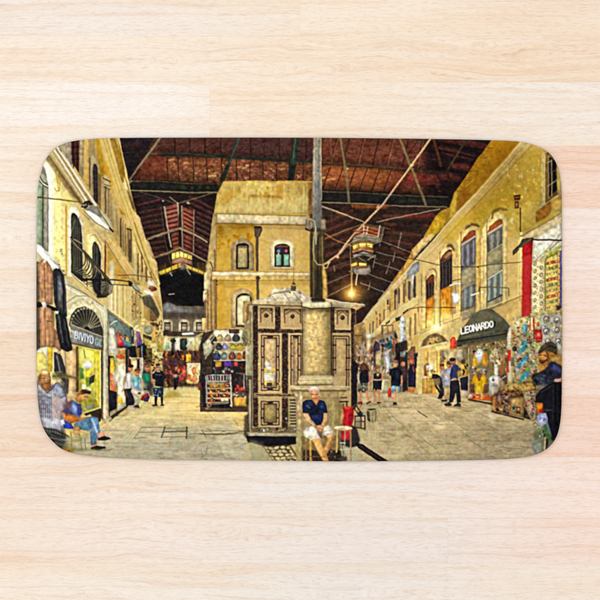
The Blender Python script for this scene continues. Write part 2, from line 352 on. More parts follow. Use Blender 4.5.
K([500,428,545,426,545,452,500,455], 22, [(132,126,88),(140,132,98),(160,152,112)], 2, 7, 14, (3,8), .3, 6, .8); K([450,440,560,436,540,462,440,462], 30, [(136,130,98),(150,146,112),(190,182,140)], 1.5, 5, 15, (3,7), .45, 4, .5); K([370,420,430,425,430,458,365,455], 34, [(146,138,104),(186,178,140),(134,126,92)], 1.5, 5, 16, (2,6), .45, 20, .5)
P([90,452, 300,459, 300,470, 80,470], (150,148,122), .5, 2.5); P([355,459,560,455,560,470,355,470],(140,134,98),.5,2)
K([60,440,250,440,250,459,90,456], 40, [(150,150,122),(186,184,154),(140,140,116)], 1.5, 5, 18, (2,7), .4, 2, .4); K([110,395,245,395,245,425,100,425], 40, [(196,184,126),(214,206,156),(176,168,122)], 2, 6, 19, (3,8), .35, 0, .6)
for q in ([450,412,472,411.4],[455,406,470,408],[436,444,452,443.4],[470,440,480,447],[492,456,497,459],[500,447,520,449],[515,445,540,450]): L(q, (120,112,80), .9, .6)
for q in ([250,443,253,460],[240,448,247,452]): L(q, (136,128,96), .9, .8)
# ---- arcade on the left ----
P([36,131, 103,131, 118,131, 122,150, 134,205, 146,240, 160,288, 166,335, 166,384, 140,398, 126,408, 108,422, 100,430, 36,446], (218,194,126), n=8, ns=(7,7))
P([103,131, 116,131, 121,150, 124,165, 126,200, 119,182, 110,160], (160,122,24), n=18, ns=(3,3)); P([126,186, 131,200, 134,212, 128,205], (120,94,40))
P([100,131, 112,137, 118,170, 118,200, 100,175], (190,148,50), .9, 2, n=12, ns=(4,4))
P([112,190,126,206,140,250,152,284,140,280,120,245,104,230],(222,190,112),.8,2)
# top cornice running back
P([103,131, 110,131, 121,165, 133,209, 147,250, 160,284, 158,290, 150,280, 136,240, 122,205, 110,165], (202,176,104), n=12, ns=(3,6))
M([100,150,112,165,124,205,140,250,152,285,144,285,130,250,112,215],.86,3); L([109,137, 120,167, 132,208, 146,248, 159,284], (244,224,160), 2.2, .85); L([111,137,122,167,134,206,148,246,160,283],(120,92,40),1.0,.8); L([107,139,118,170,130,210,144,250,157,284],(110,84,36),.7,.7); L([105,140, 117,172, 130,215, 145,255, 157,286], (150,118,52), 1.0, .8); L([103,142,116,178,128,218,143,258,155,286], (224,200,132), .9, .7)
P([134,214, 140,217, 146,240, 144,243], (214,190,132)); P([146,240, 149,242, 156,262, 153,264], (206,176,110)); P([153,259, 157,262, 159,276, 156,276], (190,156,92))
for i in range(7): L([127+i*4.3, 220+i*9.5, 131+i*4.3, 222+i*9.5], (160,130,80), .7, .6)
# upper storey, near: pilaster, dark window, wall
P([58,145, 66,138, 103,138, 112,165, 128,205, 140,240, 142,262, 130,240, 105,232, 84,212], (214,184,104), n=9, ns=(6,8))
P([57,147, 71,140, 72,166, 66,160], (176,160,126)); P([65,143, 71,140.5, 72,167, 66,158], (150,136,112), .8, .5)
P([71,141, 80,138.5, 79,173, 72,163], (62,34,30)); 
for x, c in ((73,(40,28,28)),(75.4,(96,52,44)),(77,(44,28,26)),(78.8,(110,62,50))): L([x,141,x+.4,168], c, 1.0, .9)
for y in (147,153,159): L([71.5,y+.8,79.5,y], (24,22,22), .8, .8)
P([79.5,138.5, 84,138, 83,180, 79,174], (160,142,104)); P([84,138, 93,138, 91,190, 83,181], (216,180,104)); P([84,138,86.5,138,86,182,83,179],(176,146,84),.7,.5)
P([91,160, 94,155, 98,160, 100,205, 93,205, 90,185], (176,148,96)); P([93.5,166, 97,163, 98.4,203, 95,208, 93.4,195], (66,54,52)); 
for y in (170,177,184,191): L([93.5,y,98,y-.6], (120,108,100), .7, .8)
P([98,150, 104,150, 106,215, 100,208], (206,166,72)); P([103,172, 111,176, 112,222, 105,220], (192,164,108)); L([103.4,174,104.4,212], (86,66,46), 1.1); L([107,182,107.4,215], (110,86,56), 1.2); L([109.4,180,110,218], (226,200,150), 1.2); L([103,180,111,182], (60,46,36), 1.4); L([104,186,111,188],(96,76,52),1)
# lower wall of the upper storey, running back
P([119,218, 122,217, 123,250, 120,246], (120,86,46)); L([121,216,121.6,252], (206,170,106), 1.0); P([126,226, 131,229, 130,262, 127,256], (142,112,64)); L([127.6,229,131,231], (60,42,32), 1.2); L([131,229,130,262], (88,62,44), 1.0); P([132,240, 134.6,242, 134,270, 131.6,266], (100,76,50)); L([124,222,124.6,256],(230,196,126),1.2)
P([139,252, 143,256, 142,282, 138.6,276], (150,110,66)); L([141,254,140.6,280], (104,58,40), 1.3); P([145,266, 147.6,268, 147,286, 144.6,282], (78,62,48)); L([135.6,250,136.4,276],(234,206,150),1.4); L([148.6,264,149.4,288],(232,206,150),1.1)
P([150,268,153,272,153,288,150,286],(120,92,60)); L([112,226,113,244],(176,140,78),1.2)
# the wide moulding over the near wall
P([45,157.5, 52,150, 58,146.5, 99,209, 96,212, 82,206, 62,184], (188,166,112), n=12, ns=(3,8), na=57)
P([45,157.5, 48,154, 86,207, 82,206, 62,184], (128,102,58), .75, .8); P([47.5,162,50,162,76,200,74,203], (214,190,120), .5, .5)
L([54.5,150, 92,209], (250,242,222), 1.4); L([57.5,147.5, 98,209], (250,244,228), 1.3); L([56,148.6, 95,209], (140,118,76), .8); L([60,149.5, 99.5,209], (120,98,60), .9); L([62,152,101,212], (222,206,166), 1.0); L([51.5,153,88,208], (222,204,150), 1.0); L([49,156,83,206], (90,68,40), .8, .7)
# pale near wall with its window
P([36,200, 44,160, 47,162, 76,203, 76,262, 70,280, 36,262], (242,228,152), n=8, ns=(5,8)); P([44,160, 48,163, 54,172, 53,270, 48,262, 47,190], (250,248,232), .95, 1.2); P([63,188,77,205,77,262,66,262],(236,206,124),.7,2)
P([36,210, 38,180, 41,173, 42.4,166, 45,168, 48.5,186, 48.5,252, 36,246], (168,166,140)); P([36,200, 37.2,184, 41,186, 42.6,188, 42.6,246, 36,243], (140,156,126)); L([37,186,37,244], (170,180,154), 1.0, .7); L([43,186,43,248], (66,58,42), 1.1); P([44,186,48,188,48,252,44,249], (156,150,130)); L([39,176,43,182,48,185], (60,52,40), 1.0); L([38.6,180,43,185,48.4,188], (90,78,60), .9); L([39.4,178,43,183.6,48,186.4],(240,236,220),.8); P([41,173,43.4,166,46,176],(140,142,130))
L([56,174, 58.5,190, 59.5,191, 60,178], (196,160,80), 1.0, .9); L([54.6,188,56,191,59,191], (150,124,60), .8, .8); L([57,172,58.5,184], (220,176,70), 1.6, .7)
L([36.5,197, 60,199.6, 84,203], (126,100,56), 1.3); L([37,197.2,43,197.6],(70,58,36),1.4)
# outdoor lamp and camera on the bracket
P([82,206, 84,201.5, 89,200.5, 93,204, 90,209, 85,208.5], (52,44,36)); K([81,202,93,200,93,209,82,208], 10, [(30,26,24),(150,130,96),(210,196,160)], .8, 1.8, 8)
P([84,209, 91,205, 98,207.5, 100,214, 112,227, 104,224], (152,148,130)); P([84.6,210, 89,210.5, 100,219, 113,228, 106,227.6, 98,224], (252,252,246)); L([98,207,101,216,113,229], (90,80,58), .9); P([83,213, 98,224, 112,229.6, 113,238, 104,243, 92,226], (206,186,130)); L([83,213,94,227,104,241],(150,120,60),1.0,.8)
P([105,242, 107.6,240, 107.6,276, 104.6,276], (190,150,80)); L([105.6,241,105,275], (110,48,38), 1.4); L([107.4,240,107.6,277], (222,178,90), 1.3)
# lower cornice running back
P([104,232, 112,234, 140,270, 142,285, 134,284, 118,262, 106,246], (212,184,112), n=9, ns=(3,6)); L([106,233,124,254,141,280], (236,216,150), 1.2); L([105,240,122,262,136,284], (154,120,58), 1.0); P([108,244, 134,284, 110,290, 108,270], (206,168,82), .8, 1); P([109,258,115,262,115,284,110,282],(196,178,130)); L([113.5,259,114,284], (230,210,160), 1.2)
# arched windows and balcony
P([62,205, 66.5,205, 66.5,278, 62,272], (240,222,150), .8, .8); L([66,206,66.4,276], (206,160,62), 1.6)
P([68,214, 70,206, 74,205, 79,211, 83,224, 84,250, 83,282, 68,276], (246,234,196)); P([71,216, 71.6,213.8, 73.2,212.8, 75.2,213.4, 77.4,216, 79.4,220, 81,226, 82,234, 82.6,244, 83,282, 71,274], (50,48,42))
for x in (73,75,77.2,79.4): L([x,217,x+.4,274], (108,98,78), .7, .8)
L([71,238,82.6,244], (190,180,150), .8); L([71.4,232,75,220], (100,110,80),1); R(72,256,75.6,270,(70,84,56),.7,.6)
P([86,236, 90,233, 95,235, 101,245, 103,262, 103,288, 86,280], (232,214,150), .9, .5); P([92.6,247, 92.8,243.6, 94,241.8, 95.6,242, 97.6,244.4, 99.4,248, 100.6,253, 101,258, 101,288, 92.6,282], (46,46,46)); L([94,244,94,282], (110,104,84), .7); L([97,244,97.4,284], (100,96,80), .7); L([90,236,95,234.6,101,245],(170,136,84),.8)
L([83.4,225,86,240,86,280], (230,196,120), 1.0)
L([71,239.5, 84,251, 98,266, 111,282], (70,60,44), 1.3); L([71,241,84,252.6,98,267.6,110,283], (150,136,104), .7, .8)
for i in range(9):
    x = 82 + i*3.1; y = 248.5 + i*3.7
    q_ = [x,y, x+3.4,y+6, x+4.4,y+11, x+2.6,y+16.5, x-2,y+19.5, x-7,y+19]
    q_ = [v_ for k_ in range(0, 12, 2) for v_ in (q_[k_], min(q_[k_+1], 281+i*1.2))]
    L([v_+(.8 if not k_ % 2 else .5) for k_, v_ in enumerate(q_)],(226,210,160),.6,.5); L(q_,(54,46,38),.85,.9)
L([72,272, 84,279, 98,281, 112,281], (50,46,38), 1.4); L([76,270, 90,276], (60,54,42), .9); L([84,278,84,284,112,284], (80,72,58), .9, .9); E(106,279,1.4,1.2,(40,38,34)); E(86,279.5,2,1.4,(40,38,34))
for i in range(4): L([94+i*1.5,287+i, 98+i*1.5,296, 106,297, 111,291-i], (40,40,40), .9, .9)
E(102,288,9,9,(52,52,48),.75,1); 
for r_ in (3,5,7): 
    for q in range(14): a0 = q*.45; L([104+r_*math.cos(a0), 287+r_*math.sin(a0), 104+r_*math.cos(a0+.3), 287+r_*math.sin(a0+.3)], (196,186,146), .6, .75)
# ledge over the shops
P([36,244, 40,245, 52,257, 60,267, 64,278, 50,268, 36,252], (250,248,240)); P([36,251, 50,266, 64,277, 90,296, 104,306, 104,311, 84,298, 62,283, 36,262], (196,184,140), n=14, ns=(4,3)); L([50,258,58,266,64,272],(160,156,140),1,.8)
K([58,264,66,268,66,276,60,274], 6, [(120,124,90),(206,200,170)], 1.5, 2.5, 9)
P([62,280, 104,307, 106,340, 64,342], (222,212,170), n=8, ns=(4,4)); L([66,287,84,297,104,312], (246,240,212), 1.4); L([66,284,86,294,104,307], (140,126,86), 1.0)
E(61,249.5,.8,.7,(110,100,60)); E(62,254,.8,.6,(110,100,60)); E(60,251.5,.6,.5,(130,116,70)); L([60.6,250,62,253],(150,140,90),.6)
P([64,330, 66,312, 72,303, 82,298, 92,301, 100,312, 105,330, 105,345, 64,330], (214,204,160)); L([67,302,76,296,86,296], (150,138,100), 1.0, .8); E(90,301,3.4,4,(228,206,166),.9,.6); E(90,299,1.6,1.4,(190,150,120),.7,.4)
P([69,325, 71,315, 77,308, 85,306.5, 93,310, 99,318, 103,330, 103,337, 69,326], (62,58,52)); P([70,324,72,316,80,310,88,311,92,318,90,331], (30,30,30), .9, 1)
for q in range(13):
    a0 = math.radians(188 + q*13.5); L([87+3*math.cos(a0), 329+3*math.sin(a0), 86.4+17*math.cos(a0), 328+21*math.sin(a0)], (176,166,128) if q > 7 else (120,112,90), .9, .85)
for q in range(15):
    a0 = math.radians(195 + q*11); E(86.4+16*math.cos(a0), 327.6+19.5*math.sin(a0), 1.0, 1.2, (216,206,166), .8, 0)
for q in range(5): L([70,326+q*.2, 77+q*2,316+q], (96,88,70), .6, .7)
# sign board over the shop
P([70.2,324, 104,337, 104,350.5, 71,343.5], (122,116,100), n=8, ns=(3,3)); L([70.5,324.4,104,337.4], (186,176,150), 1.0); L([71,343.4,104,350.6], (70,64,52), .9); P([71,331,76,332.6,77,342.6,71.4,341.6],(176,174,166),.7,.5)
W('BIVIYO', 75.9, 331.3, 4.9, 1.5, -.5, 7.2, (60,72,92), 1.7, .6, .74); W('BIVIYO', 75.4, 331.0, 4.9, 1.5, -.5, 7.2, (232,238,244), 1.15, .9, .74)
W('GC', 95.6, 338, 4.8, 1.5, -.4, 6.6, (150,196,200), 1.0, .8, .86); L([71,330.6,76,333],(236,236,230),1.4,.8)
# coats hanging outside
P([36,262, 39,262, 40,300, 41,348, 36,352], (52,46,38)); L([37.4,262,38.4,350],(120,112,80),.8,.7)
P([38,264, 42,259.6, 47,260.5, 51,266, 53,300, 52,305, 40,304], (164,120,84), n=14, ns=(2,7)); P([46,262,49,264,52,300,47,303],(120,80,52),.7,.6); L([44,262,44.6,303],(206,160,122),1.2,.7); L([41,268,42,300],(204,160,120),1,.6)
P([53,271, 56,268, 62,272, 66,290, 67,317, 57,312, 54,300], (48,48,48)); L([57,274,59,308],(128,128,126),1.2,.7); L([62,276,65,312],(86,86,86),1.0,.7); P([54,269,60,268.6,62,272,55,273],(20,20,20))
P([36,302, 41,302, 56,308, 57,312, 36,307], (26,26,26)); P([42,303, 46,302, 48,307, 43,308], (226,216,196))
P([39,308, 44,306, 51,309, 54,316, 54,340, 56,347, 40,347], (170,122,84), n=14, ns=(2,7)); P([50,312,54,316,54,346,49,346],(116,76,48),.7,.5); L([44,310,45,345],(212,164,124),1.6,.6); L([46,320,52,321],(100,66,44),.9); P([53,332,58,335,63,347,60,350,55,346],(140,98,70))
P([55,312, 60,312, 66,317, 69,333, 73,351, 66,352, 60,346, 57,334], (36,36,37)); L([58,315,62,340],(106,108,110),1.3,.7); L([64,318,69,345],(76,76,80),1.0,.7); P([55,311,58,311,58,314,55,314],(214,210,196)); L([60,326,66,340],(92,94,96),1.2,.5)
P([41,347, 48,347, 48,360, 42,358, 38,362, 36,352], (240,236,214)); P([36,352,43,352,48,360,47,372,36,372],(222,206,116)); L([42,350,46,358],(200,180,90),1)
# shop interior and yellow display window
P([47,346, 70,350, 78,346, 78,420, 47,420], (206,182,128)); P([48,346,53,346,52,372,48,372],(208,176,56)); P([54,352, 60,353, 63,360, 66,370, 66,384, 54,372], (50,48,48)); L([57,356,60,372],(150,148,142),1.2,.8); P([58,350,61,351,62,354,57,354],(190,160,110)); L([65,350,66,372],(150,132,96),1.0); P([66,350, 76,348, 76,392, 67,390], (224,186,132)); P([76,346, 78.6,346.6, 79,392, 76,392], (92,66,30)); P([66,372,69,380,68,394,64,388],(80,74,64))
P([78.6,346.6, 101,351, 101,412, 79,412], (206,196,84), n=16, ns=(4,5))
M([79,347,101,351,101,362,79,360],1.12,3); M([79,392,101,396,101,412,79,412],.75,5); M([79,346,83,347,83,412,79,412],.8,1.5); M([90,362,101,364,101,392,92,392],.9,3); K([80,364,98,366,98,396,80,396],16,[(150,150,60),(226,216,120),(120,130,60),(236,226,150)],2,5,410,(.3,1),.6,None,.5); P([79,348,90,351,90,362,79,362],(236,232,140),.8,1.5); P([94,352,101,352,101,408,96,405],(214,196,44),.8,1); L([84,350,85,358],(120,120,50),1.4,.7); L([96,358,97,400],(246,240,150),1,.6); T([79,347,101,351,101,410,79,410],20,4,6,0,31)
P([83,362, 92,361, 93,367, 87,369.6, 83,367], (240,238,220)); P([79,367, 83,368, 84,378, 80,379], (74,116,60),.85,.6); P([86,378,90,377,91,386,86,387],(96,136,50),.85,.6); P([90,374,95,374,94,382,89,385],(48,52,40)); P([82,384,86,384,86,390,82,389],(246,240,190)); P([86,369,92,369,91,377,86,378],(222,210,60)); E(87,390,5,1.6,(230,226,170)); L([90,376,96,373],(210,170,110),1.6)
P([85,406,94,404,95,408,86,410],(120,124,110),.8,.4)
P([101,351, 102.4,351, 102.4,420, 101,418], (74,58,30)); P([99.4,351,101,351,101,408,99.4,408],(238,222,150))
# people at the near tables (blurred by the long exposure)
P([36,380,44,380,62,410,66,440,60,452,40,446],(112,108,100),.95,.8,sh=0,n=16); P([36,384, 40,382, 50,386, 58,382, 63,386, 66,392, 68,402, 76,410, 70,414, 64,410, 62,440, 40,440, 36,405], (140,134,138), n=14, ns=(2,3), sh=.4); 
for x in range(37, 52, 2): L([x,388,x+1,440], (72,86,104), .9, .65)
for y in range(392, 436, 4): L([37,y,50,y+1], (70,80,96), .8, .4)
P([52,398,62,396,63,412,56,420,52,414],(196,168,164),.7,1.2); P([50,386,58,382,62,386,66,396,58,398],(168,168,186),.8,.6); L([47,393,53,388,56,383],(62,44,48),1.1,.8); L([60,398,65,396],(90,76,90),1,.7); T([36,384,66,384,66,425,36,425],22,2,2,0,33)
P([40,374, 41,370.6, 46,369.4, 50,372, 51,380, 50,390, 46,392, 42,388, 38,380], (176,126,74), n=22, ns=(2,2)); E(44.6,372.4,4.4,2.8,(250,224,150),.95,.7); E(39.4,378,1.8,3,(110,72,36),.8,.7); P([41,383,46,384,50,380,51,388,46,391,42,389],(150,96,52),.8,.6); L([42,378.6,45,378.4],(70,44,24),1,.7); L([47,377.6,50,377],(70,44,24),1,.7); E(46.2,380,1.2,1.6,(226,176,120),.9,.3); L([44,383,48,383.4],(90,50,36),.8,.8); E(48,378,1.4,1.0,(240,200,150),.7,.4); L([39,386,44,393,50,396,55,392],(196,190,180),1.4,.7)
P([52,373, 60,372, 70,374.4, 80,378, 80,380, 66,378.6, 54,380], (120,112,70), .75, 1.2); L([53,376.4,64,375,78,379],(80,72,44),1.6,.6); L([54,372.6,62,371.6],(160,150,100),1.2,.5)
P([60,381,66,380,69,392,66,396,62,388],(78,76,72),.8,1)
# reading man in blue
P([68,402, 73,400, 78,404, 82,409, 80,420, 66,425, 62,412], (96,110,156)); P([76,404,81,404,82,414,78,416],(56,60,130)); P([72,404,77,405,78,412,72,413],(150,170,196),.8,.6); P([63,405,70,400,74,400,68,412],(120,76,72),.8,1)
P([75,398, 79,394, 84,391.6, 88,392, 88.6,397, 85,400, 80,402, 76,401], (206,150,84)); P([78,394, 82,389.4, 87,389, 91,391.6, 90,394.4, 86,393.4, 82,394.4], (52,32,24)); P([74,395,80,391,84,392,79,396],(176,118,66),.8,.7); L([84,397,87.6,396.6],(120,70,40),.8); E(88.6,389,3,1.8,(216,206,150),.7,.8)
P([62,412, 70,414, 80,418, 92,416.6, 96,415, 96,417.4, 88,420, 76,422, 64,420], (212,146,78)); P([66,413,78,416,80,421,70,424,64,420],(196,116,52),.8,.8); P([63,410,68,408,74,414,66,416],(60,40,70),.6,1)
P([84,413.6, 100,408, 101,410.6, 86,416], (60,54,46)); L([85,412.8,100,407.4],(226,216,130),1.2); P([90,413,101,409,101,421,96,424],(56,44,30))
P([64,420, 72,424, 73,428, 66,428], (52,70,160)); P([60,420,64,419,64,426,60,426],(216,216,232)); P([40,417,60,418,62,426,58,430,42,428],(196,198,206),.7,1); P([63,424,73,426,74,429,64,428.4],(40,60,150))
P([82,420, 92,416.4, 98,418, 100,428, 101,435, 96,441, 97,446, 91,446, 90,432, 84,430, 74,428, 74,424], (96,132,158), n=18, ns=(2,3)); L([92,419,97,432],(190,214,226),1.8,.7); P([86,420,90,419,93,426,90,431],(66,98,122),.8,.6); P([91,431,95,433,97,444,92,445],(74,106,120),.8,.7)
P([97,434,103,431,105,436,99,440],(206,156,120)); P([98,438.4, 104,436, 110,437.6, 111,439, 104,440.6, 98,440.4], (32,28,26)); P([91,446,97,444,98,447,92,449],(190,140,104)); P([90.6,447.6,97,445.6,105,446.6,106,448.4,96,450,90.6,449.6],(34,30,26))
E(77,428,4,3.4,(176,108,66),.6,1); P([74,428,80,430,78,436,73,434],(196,136,86),.6,1)
# tables and chairs, washed by the floor behind
# ---- the left arcade's upper storey, drawn again closer ----
P([88,138,118,138,124,186,134,214,144,236,158,284,150,290,140,284,112,236,100,212,90,190],(196,166,98),1,0,sh=0,n=9,ns=(2,7))
P([84,138.5,88.4,138,88.4,186,84,181],(208,174,98),1,.3,sh=.1); P([88.6,138,94.6,138,95.4,165,92,190,88.8,186],(172,144,94),1,.3,sh=.12); L([89.8,158,90,190],(92,66,40),1.2,.9); P([90.6,158,92.6,155,96,157.6,98,164,98,172,92,166,91.4,196,90.6,194],(206,184,136),1,.2,sh=.1); P([93,166,93.8,163.6,96,164.4,97.4,168,98.4,205,93.4,199],(46,40,44),1,.2); L([95,166,95.6,200],(88,80,80),.6,.8); P([97.4,172,101,176,101.4,208,98.4,205],(130,104,62),1,.3,sh=.1)
for y in (170,176,182,188,194): L([93.2,y,98,y-.5],(104,92,80),.6,.7)
P([95,138,99,138,103,160,104.6,178,100.6,176,98,160],(196,150,44),1,.4,sh=.12,n=10,ns=(1.5,6)); P([99,140,103,160,117,205,127,216,121,214,112,190,104,172],(186,142,36),1,.5,sh=.1,n=10,ns=(1.5,5)); P([105,150,110,170,114,186,112,188,104,168],(204,150,42),.8,.8,sh=0)
P([98.6,138,109,138,116,162,125,186,135,213,144,236,152,262,159,284,157,286,148,268,138,244,130,236,126,215,117,190,107,164],(206,180,106),1,.3,sh=.08,n=8,ns=(1.6,6),na=-20)
L([108.6,138,116,163,125,187,135,213,144.6,238,153,262,159,284],(236,212,146),1.0,.8); L([103,138,113,172,122,200,131,225,141,252,154,280],(170,136,66),.8,.7); L([106,138,115,168,124,194,133.6,220,143,246,156,280],(160,126,60),.7,.7); L([130,226,138,246,147,268,156,285],(104,80,40),.8,.85); L([134,222,142,246,150,268,157.4,284],(112,88,46),.8,.8); L([128,218,137,246,146,270,155,286],(228,200,130),.8,.8)
P([109.6,138,115,138,117.6,146,119,150,121.6,158,122.6,166,124,172,124,182,122,183,117,166],(150,116,42),1,.4,sh=.15,n=12,ns=(2,2)); P([126.4,189,129,192,133,203,135.4,213,132,208],(128,98,46),1,.3); P([135,214,138.6,215.4,141,225,144,237,141.4,236],(224,194,134),1,.2,sh=.1); P([145.4,239.6,148,241,150,249,152.4,259,150.6,259],(226,198,146),1,.2,sh=.1); P([152.6,259,155.4,260,157.4,270,158.6,278,156,274],(206,176,120),1,.2,sh=.1)
P([102.6,176,104,174,108,175.4,110.6,180,110.4,186,103.4,188],(206,182,128),1,.3); L([103.4,178,110.6,181.6],(84,60,44),1.2,.9); L([104,184,110.6,186.4],(110,84,56),1.0,.8); L([104,187,110,189.4],(70,52,40),.9,.8)
P([98.6,186,101,186,101,212,98.6,208],(134,108,64),1,.3,sh=0); P([101,187,104,187,104.6,216,101,212],(196,168,110),1,.3,sh=.1); L([105.4,187,105.6,213],(88,62,42),1.3,.9); P([106.4,188,109.4,190,110.6,222,107,217],(180,156,112),1,.3,sh=.12); L([108.2,190,108.6,219],(112,88,60),.7,.8); L([110.6,194,112,226],(150,124,76),.9,.7); P([111,196,117,206,119,236,113,228],(190,166,110),1,.4,sh=.08,n=8,ns=(1.2,8)); L([113.6,204,115,230],(220,198,144),.9,.7); L([116.4,210,117.6,234],(150,122,72),.7,.6)
P([119.6,220,120.6,217,122.4,217.6,124,221,124.4,252,120,246],(176,148,98),1,.2,sh=.1); L([120.6,219,120.8,247],(84,58,36),1.3,.9); L([123,221,123.4,252],(136,108,64),.8,.8); L([125.4,224,125.8,256],(118,90,52),1.0,.8); P([127,229,128.6,227.4,131.6,229.4,131.4,262,127.6,256],(150,124,80),1,.2,sh=.1); L([127,228.6,131.8,230.6],(56,36,30),1.3,.9); L([131.4,230,131,262],(74,52,40),1.1,.9); L([128.4,231,128.6,256],(100,78,48),.8,.8); L([129.6,240,129.4,262],(70,60,50),1.4,.8); P([133,240,136,243,137.6,276,134,270],(230,204,138),1,.3,sh=.1)
L([138,254,138.2,280],(110,88,50),1.3,.9); L([139.6,254,140,280],(232,208,150),1.0,.8); L([141.6,254,142.4,272],(98,46,38),1.3,.9); L([143.4,260,143.6,284],(222,194,134),1.0,.8); L([146,267,146.4,281],(92,72,44),1.6,.9); L([148.4,270,148.6,285],(226,200,146),.9,.8); L([151,272,151.6,284],(120,94,56),1.2,.8)
M([98,138,110,138,136,214,159,284,155,288,128,246,112,200],1.07,1.5); M([88,150,99,150,112,200,132,246,150,282,134,274,104,214,90,190],.9,2)
# lower moulding and the wall under it
P([105,239,109,236,114,238,136,273,134,279,128,279,118,264,108,248],(206,174,104),1,.3,sh=.1,n=8,ns=(2,6),na=57); L([108,236.6,115,246,136,274],(232,208,142),1.0,.8); L([106,242,118,262,129,278],(130,100,50),.9,.8); P([108,248,118,264,128,279,112,281,108,272],(196,152,66),.9,.6,sh=.1); P([109.4,262,111.6,260,114.4,263,114.8,287,109.6,285],(206,194,152),1,.3,sh=.12); L([112,262,112.4,286],(232,222,184),.9,.7); L([118,275.2,134,275,151,277.4],(110,70,46),.9,.9)
# shuttered front over the shops
for i, c in enumerate(((232,212,150),(250,242,206),(214,190,126),(248,234,182),(206,182,112),(240,222,160),(226,204,136),(196,170,100),(236,214,146))):
    x = 109.4+i*1.95; L([x,285.6,x+.2,311+i*1.7],c,1.9,.95); L([x+1,286,x+1.2,311+i*1.7],(176,150,92),.5,.7)
L([108.6,308.6,120,316.6,131,325.4],(244,226,166),1.5,.9); L([108.6,310.6,120,318.8,130,327],(120,104,66),.8,.8)
P([131,290,141,293,141,322,131,320],(186,158,98),1,.4,sh=0); K([131,290,141,293,141,322,131,320],34,[(120,92,52),(226,204,140),(90,68,40),(206,180,118)],.9,2.6,501,(.2,.8)); L([131,288,131.4,322],(232,210,150),.9,.8); L([135.6,290,136,318],(110,84,48),.7,.7)
P([141.6,296.6,150,294,155,303,160,314,158,319,150,309,144,305],(84,77,58),1,.4,sh=.2,n=12,ns=(2,3)); P([144,305,150,309,150,322,144,318],(176,146,78),1,.4,sh=.15); P([153,294,157,293,161,303,163,313,160.6,312],(214,174,108),1,.3,sh=.15); L([155.6,296,161,310],(160,112,58),.9,.7); P([150,309,157,318,157,330,150,324],(116,86,50),1,.4); L([142,321.8,152,322,160,321.6],(214,178,108),1.2,.95); E(143.4,322.4,2.8,4.6,(232,214,148)); E(148.4,330,4.6,4.6,(158,152,120)); L([133,326,138.6,330],(248,240,190),1.8); K([152,318,165,322,165,342,152,338],22,[(90,66,38),(206,168,96),(130,98,54),(60,44,30),(232,206,140)],1,3,502,(.2,.8)); P([149,280,155,284.6,153.6,286.4,148,283],(252,248,236)); P([150,285,156,287.4,157.4,290,152,292,148.6,288.6],(128,56,42)); L([145,291,152.4,294.8],(252,248,230),1.9); G(151,284,3.5,(255,240,200),.6); G(148.6,293,3.4,(255,240,200),.5)
L([104,279.4,120,280.4,129,281.6],(44,38,34),1.3); L([111,284.6,128,285.4],(64,54,44),.9,.9); E(130.6,284,2.2,2.4,(46,40,36)); L([129,281,133,287],(30,26,24),1.0); P([132,284.6,136,284,140.4,290,139.6,292,134,289.6],(172,166,148)); L([133,287.4,138,291.4,142,293.4],(70,60,48),.9)
# balcony railing with its two swelling sides
P([92.6,270,101,275,101,297,94,291,92,282],(38,36,36),.95,.4); L([70.6,237,84,252,98,267.6,109.6,280.6],(58,48,38),1.2); L([70.6,238.6,84,253.4,98,269,109,281.6],(176,156,112),.7,.8)
for i in range(6):
    x, y = 83.4+i*2, 251.6+i*2.3; q_ = [x,y,x+2.2,y+6,x+1.8,y+11,x-1.6,y+16,x-7.4,y+19-i*.8]; L([v_+.7 for v_ in q_],(232,214,160),.6,.5); L(q_,(50,42,34),.9,.92)
for i in range(5):
    L([101.6+i*1.9,272+i*2.2,106+i*1.6,281+i*1.2,106.4+i*1.3,288+i*1.1,102+i*.6,294.6+i*.7,97,296+i*.4],(48,42,36),.85,.92); L([102.4+i*1.9,272.6+i*2.2,106.8+i*1.6,281+i*1.2,107.2+i*1.3,288+i*1.1],(226,206,150),.5,.5)
L([72,271.4,78,275.4,84,280.6,92,279.4],(44,38,32),1.3); L([84,279.4,104,279.6],(34,30,28),1.5); E(85.4,280.4,1.8,1.3,(34,30,28)); L([87,281,87.4,289],(60,52,42),.8); L([71,273,84,284,97,298],(236,222,180),1.1,.8); L([72,275,86,287.6,98,298.6],(130,112,72),.8,.7)
# leather coats
P([38.4,266,40,261.6,43,259,46.6,260.4,50,265,53,272,53,304.6,46,305,39,303.4],(172,128,90),1,.2,sh=.34,n=16,ns=(1.6,6)); L([44,260,45.4,304],(96,64,42),.9,.8); L([41,266,40.6,302],(214,172,130),1.1,.6); L([49,267,50,303],(206,160,116),1.0,.5); L([47,262,48.6,272],(110,74,48),.8,.8); P([42,260.4,44,264.6,46.6,260.8,45,259.4],(226,206,170)); L([39.6,284,42,296],(120,82,54),.7,.7)
P([52.6,271,56,268.6,60,269.8,64,275,66,292,66.6,317,61,315,57,312,54.4,302],(44,44,45),1,.2,sh=.3,n=10,ns=(1.6,5)); P([57.4,276,60,275,63,290,62.4,309,58.6,306],(118,118,116),.85,.8,n=26,ns=(1.4,5)); L([60.6,271,63.6,292,63.4,312],(24,24,26),.9,.9); L([56,273,57,302],(22,22,24),.9,.9); L([64.6,282,65.6,312],(120,120,118),.7,.6)
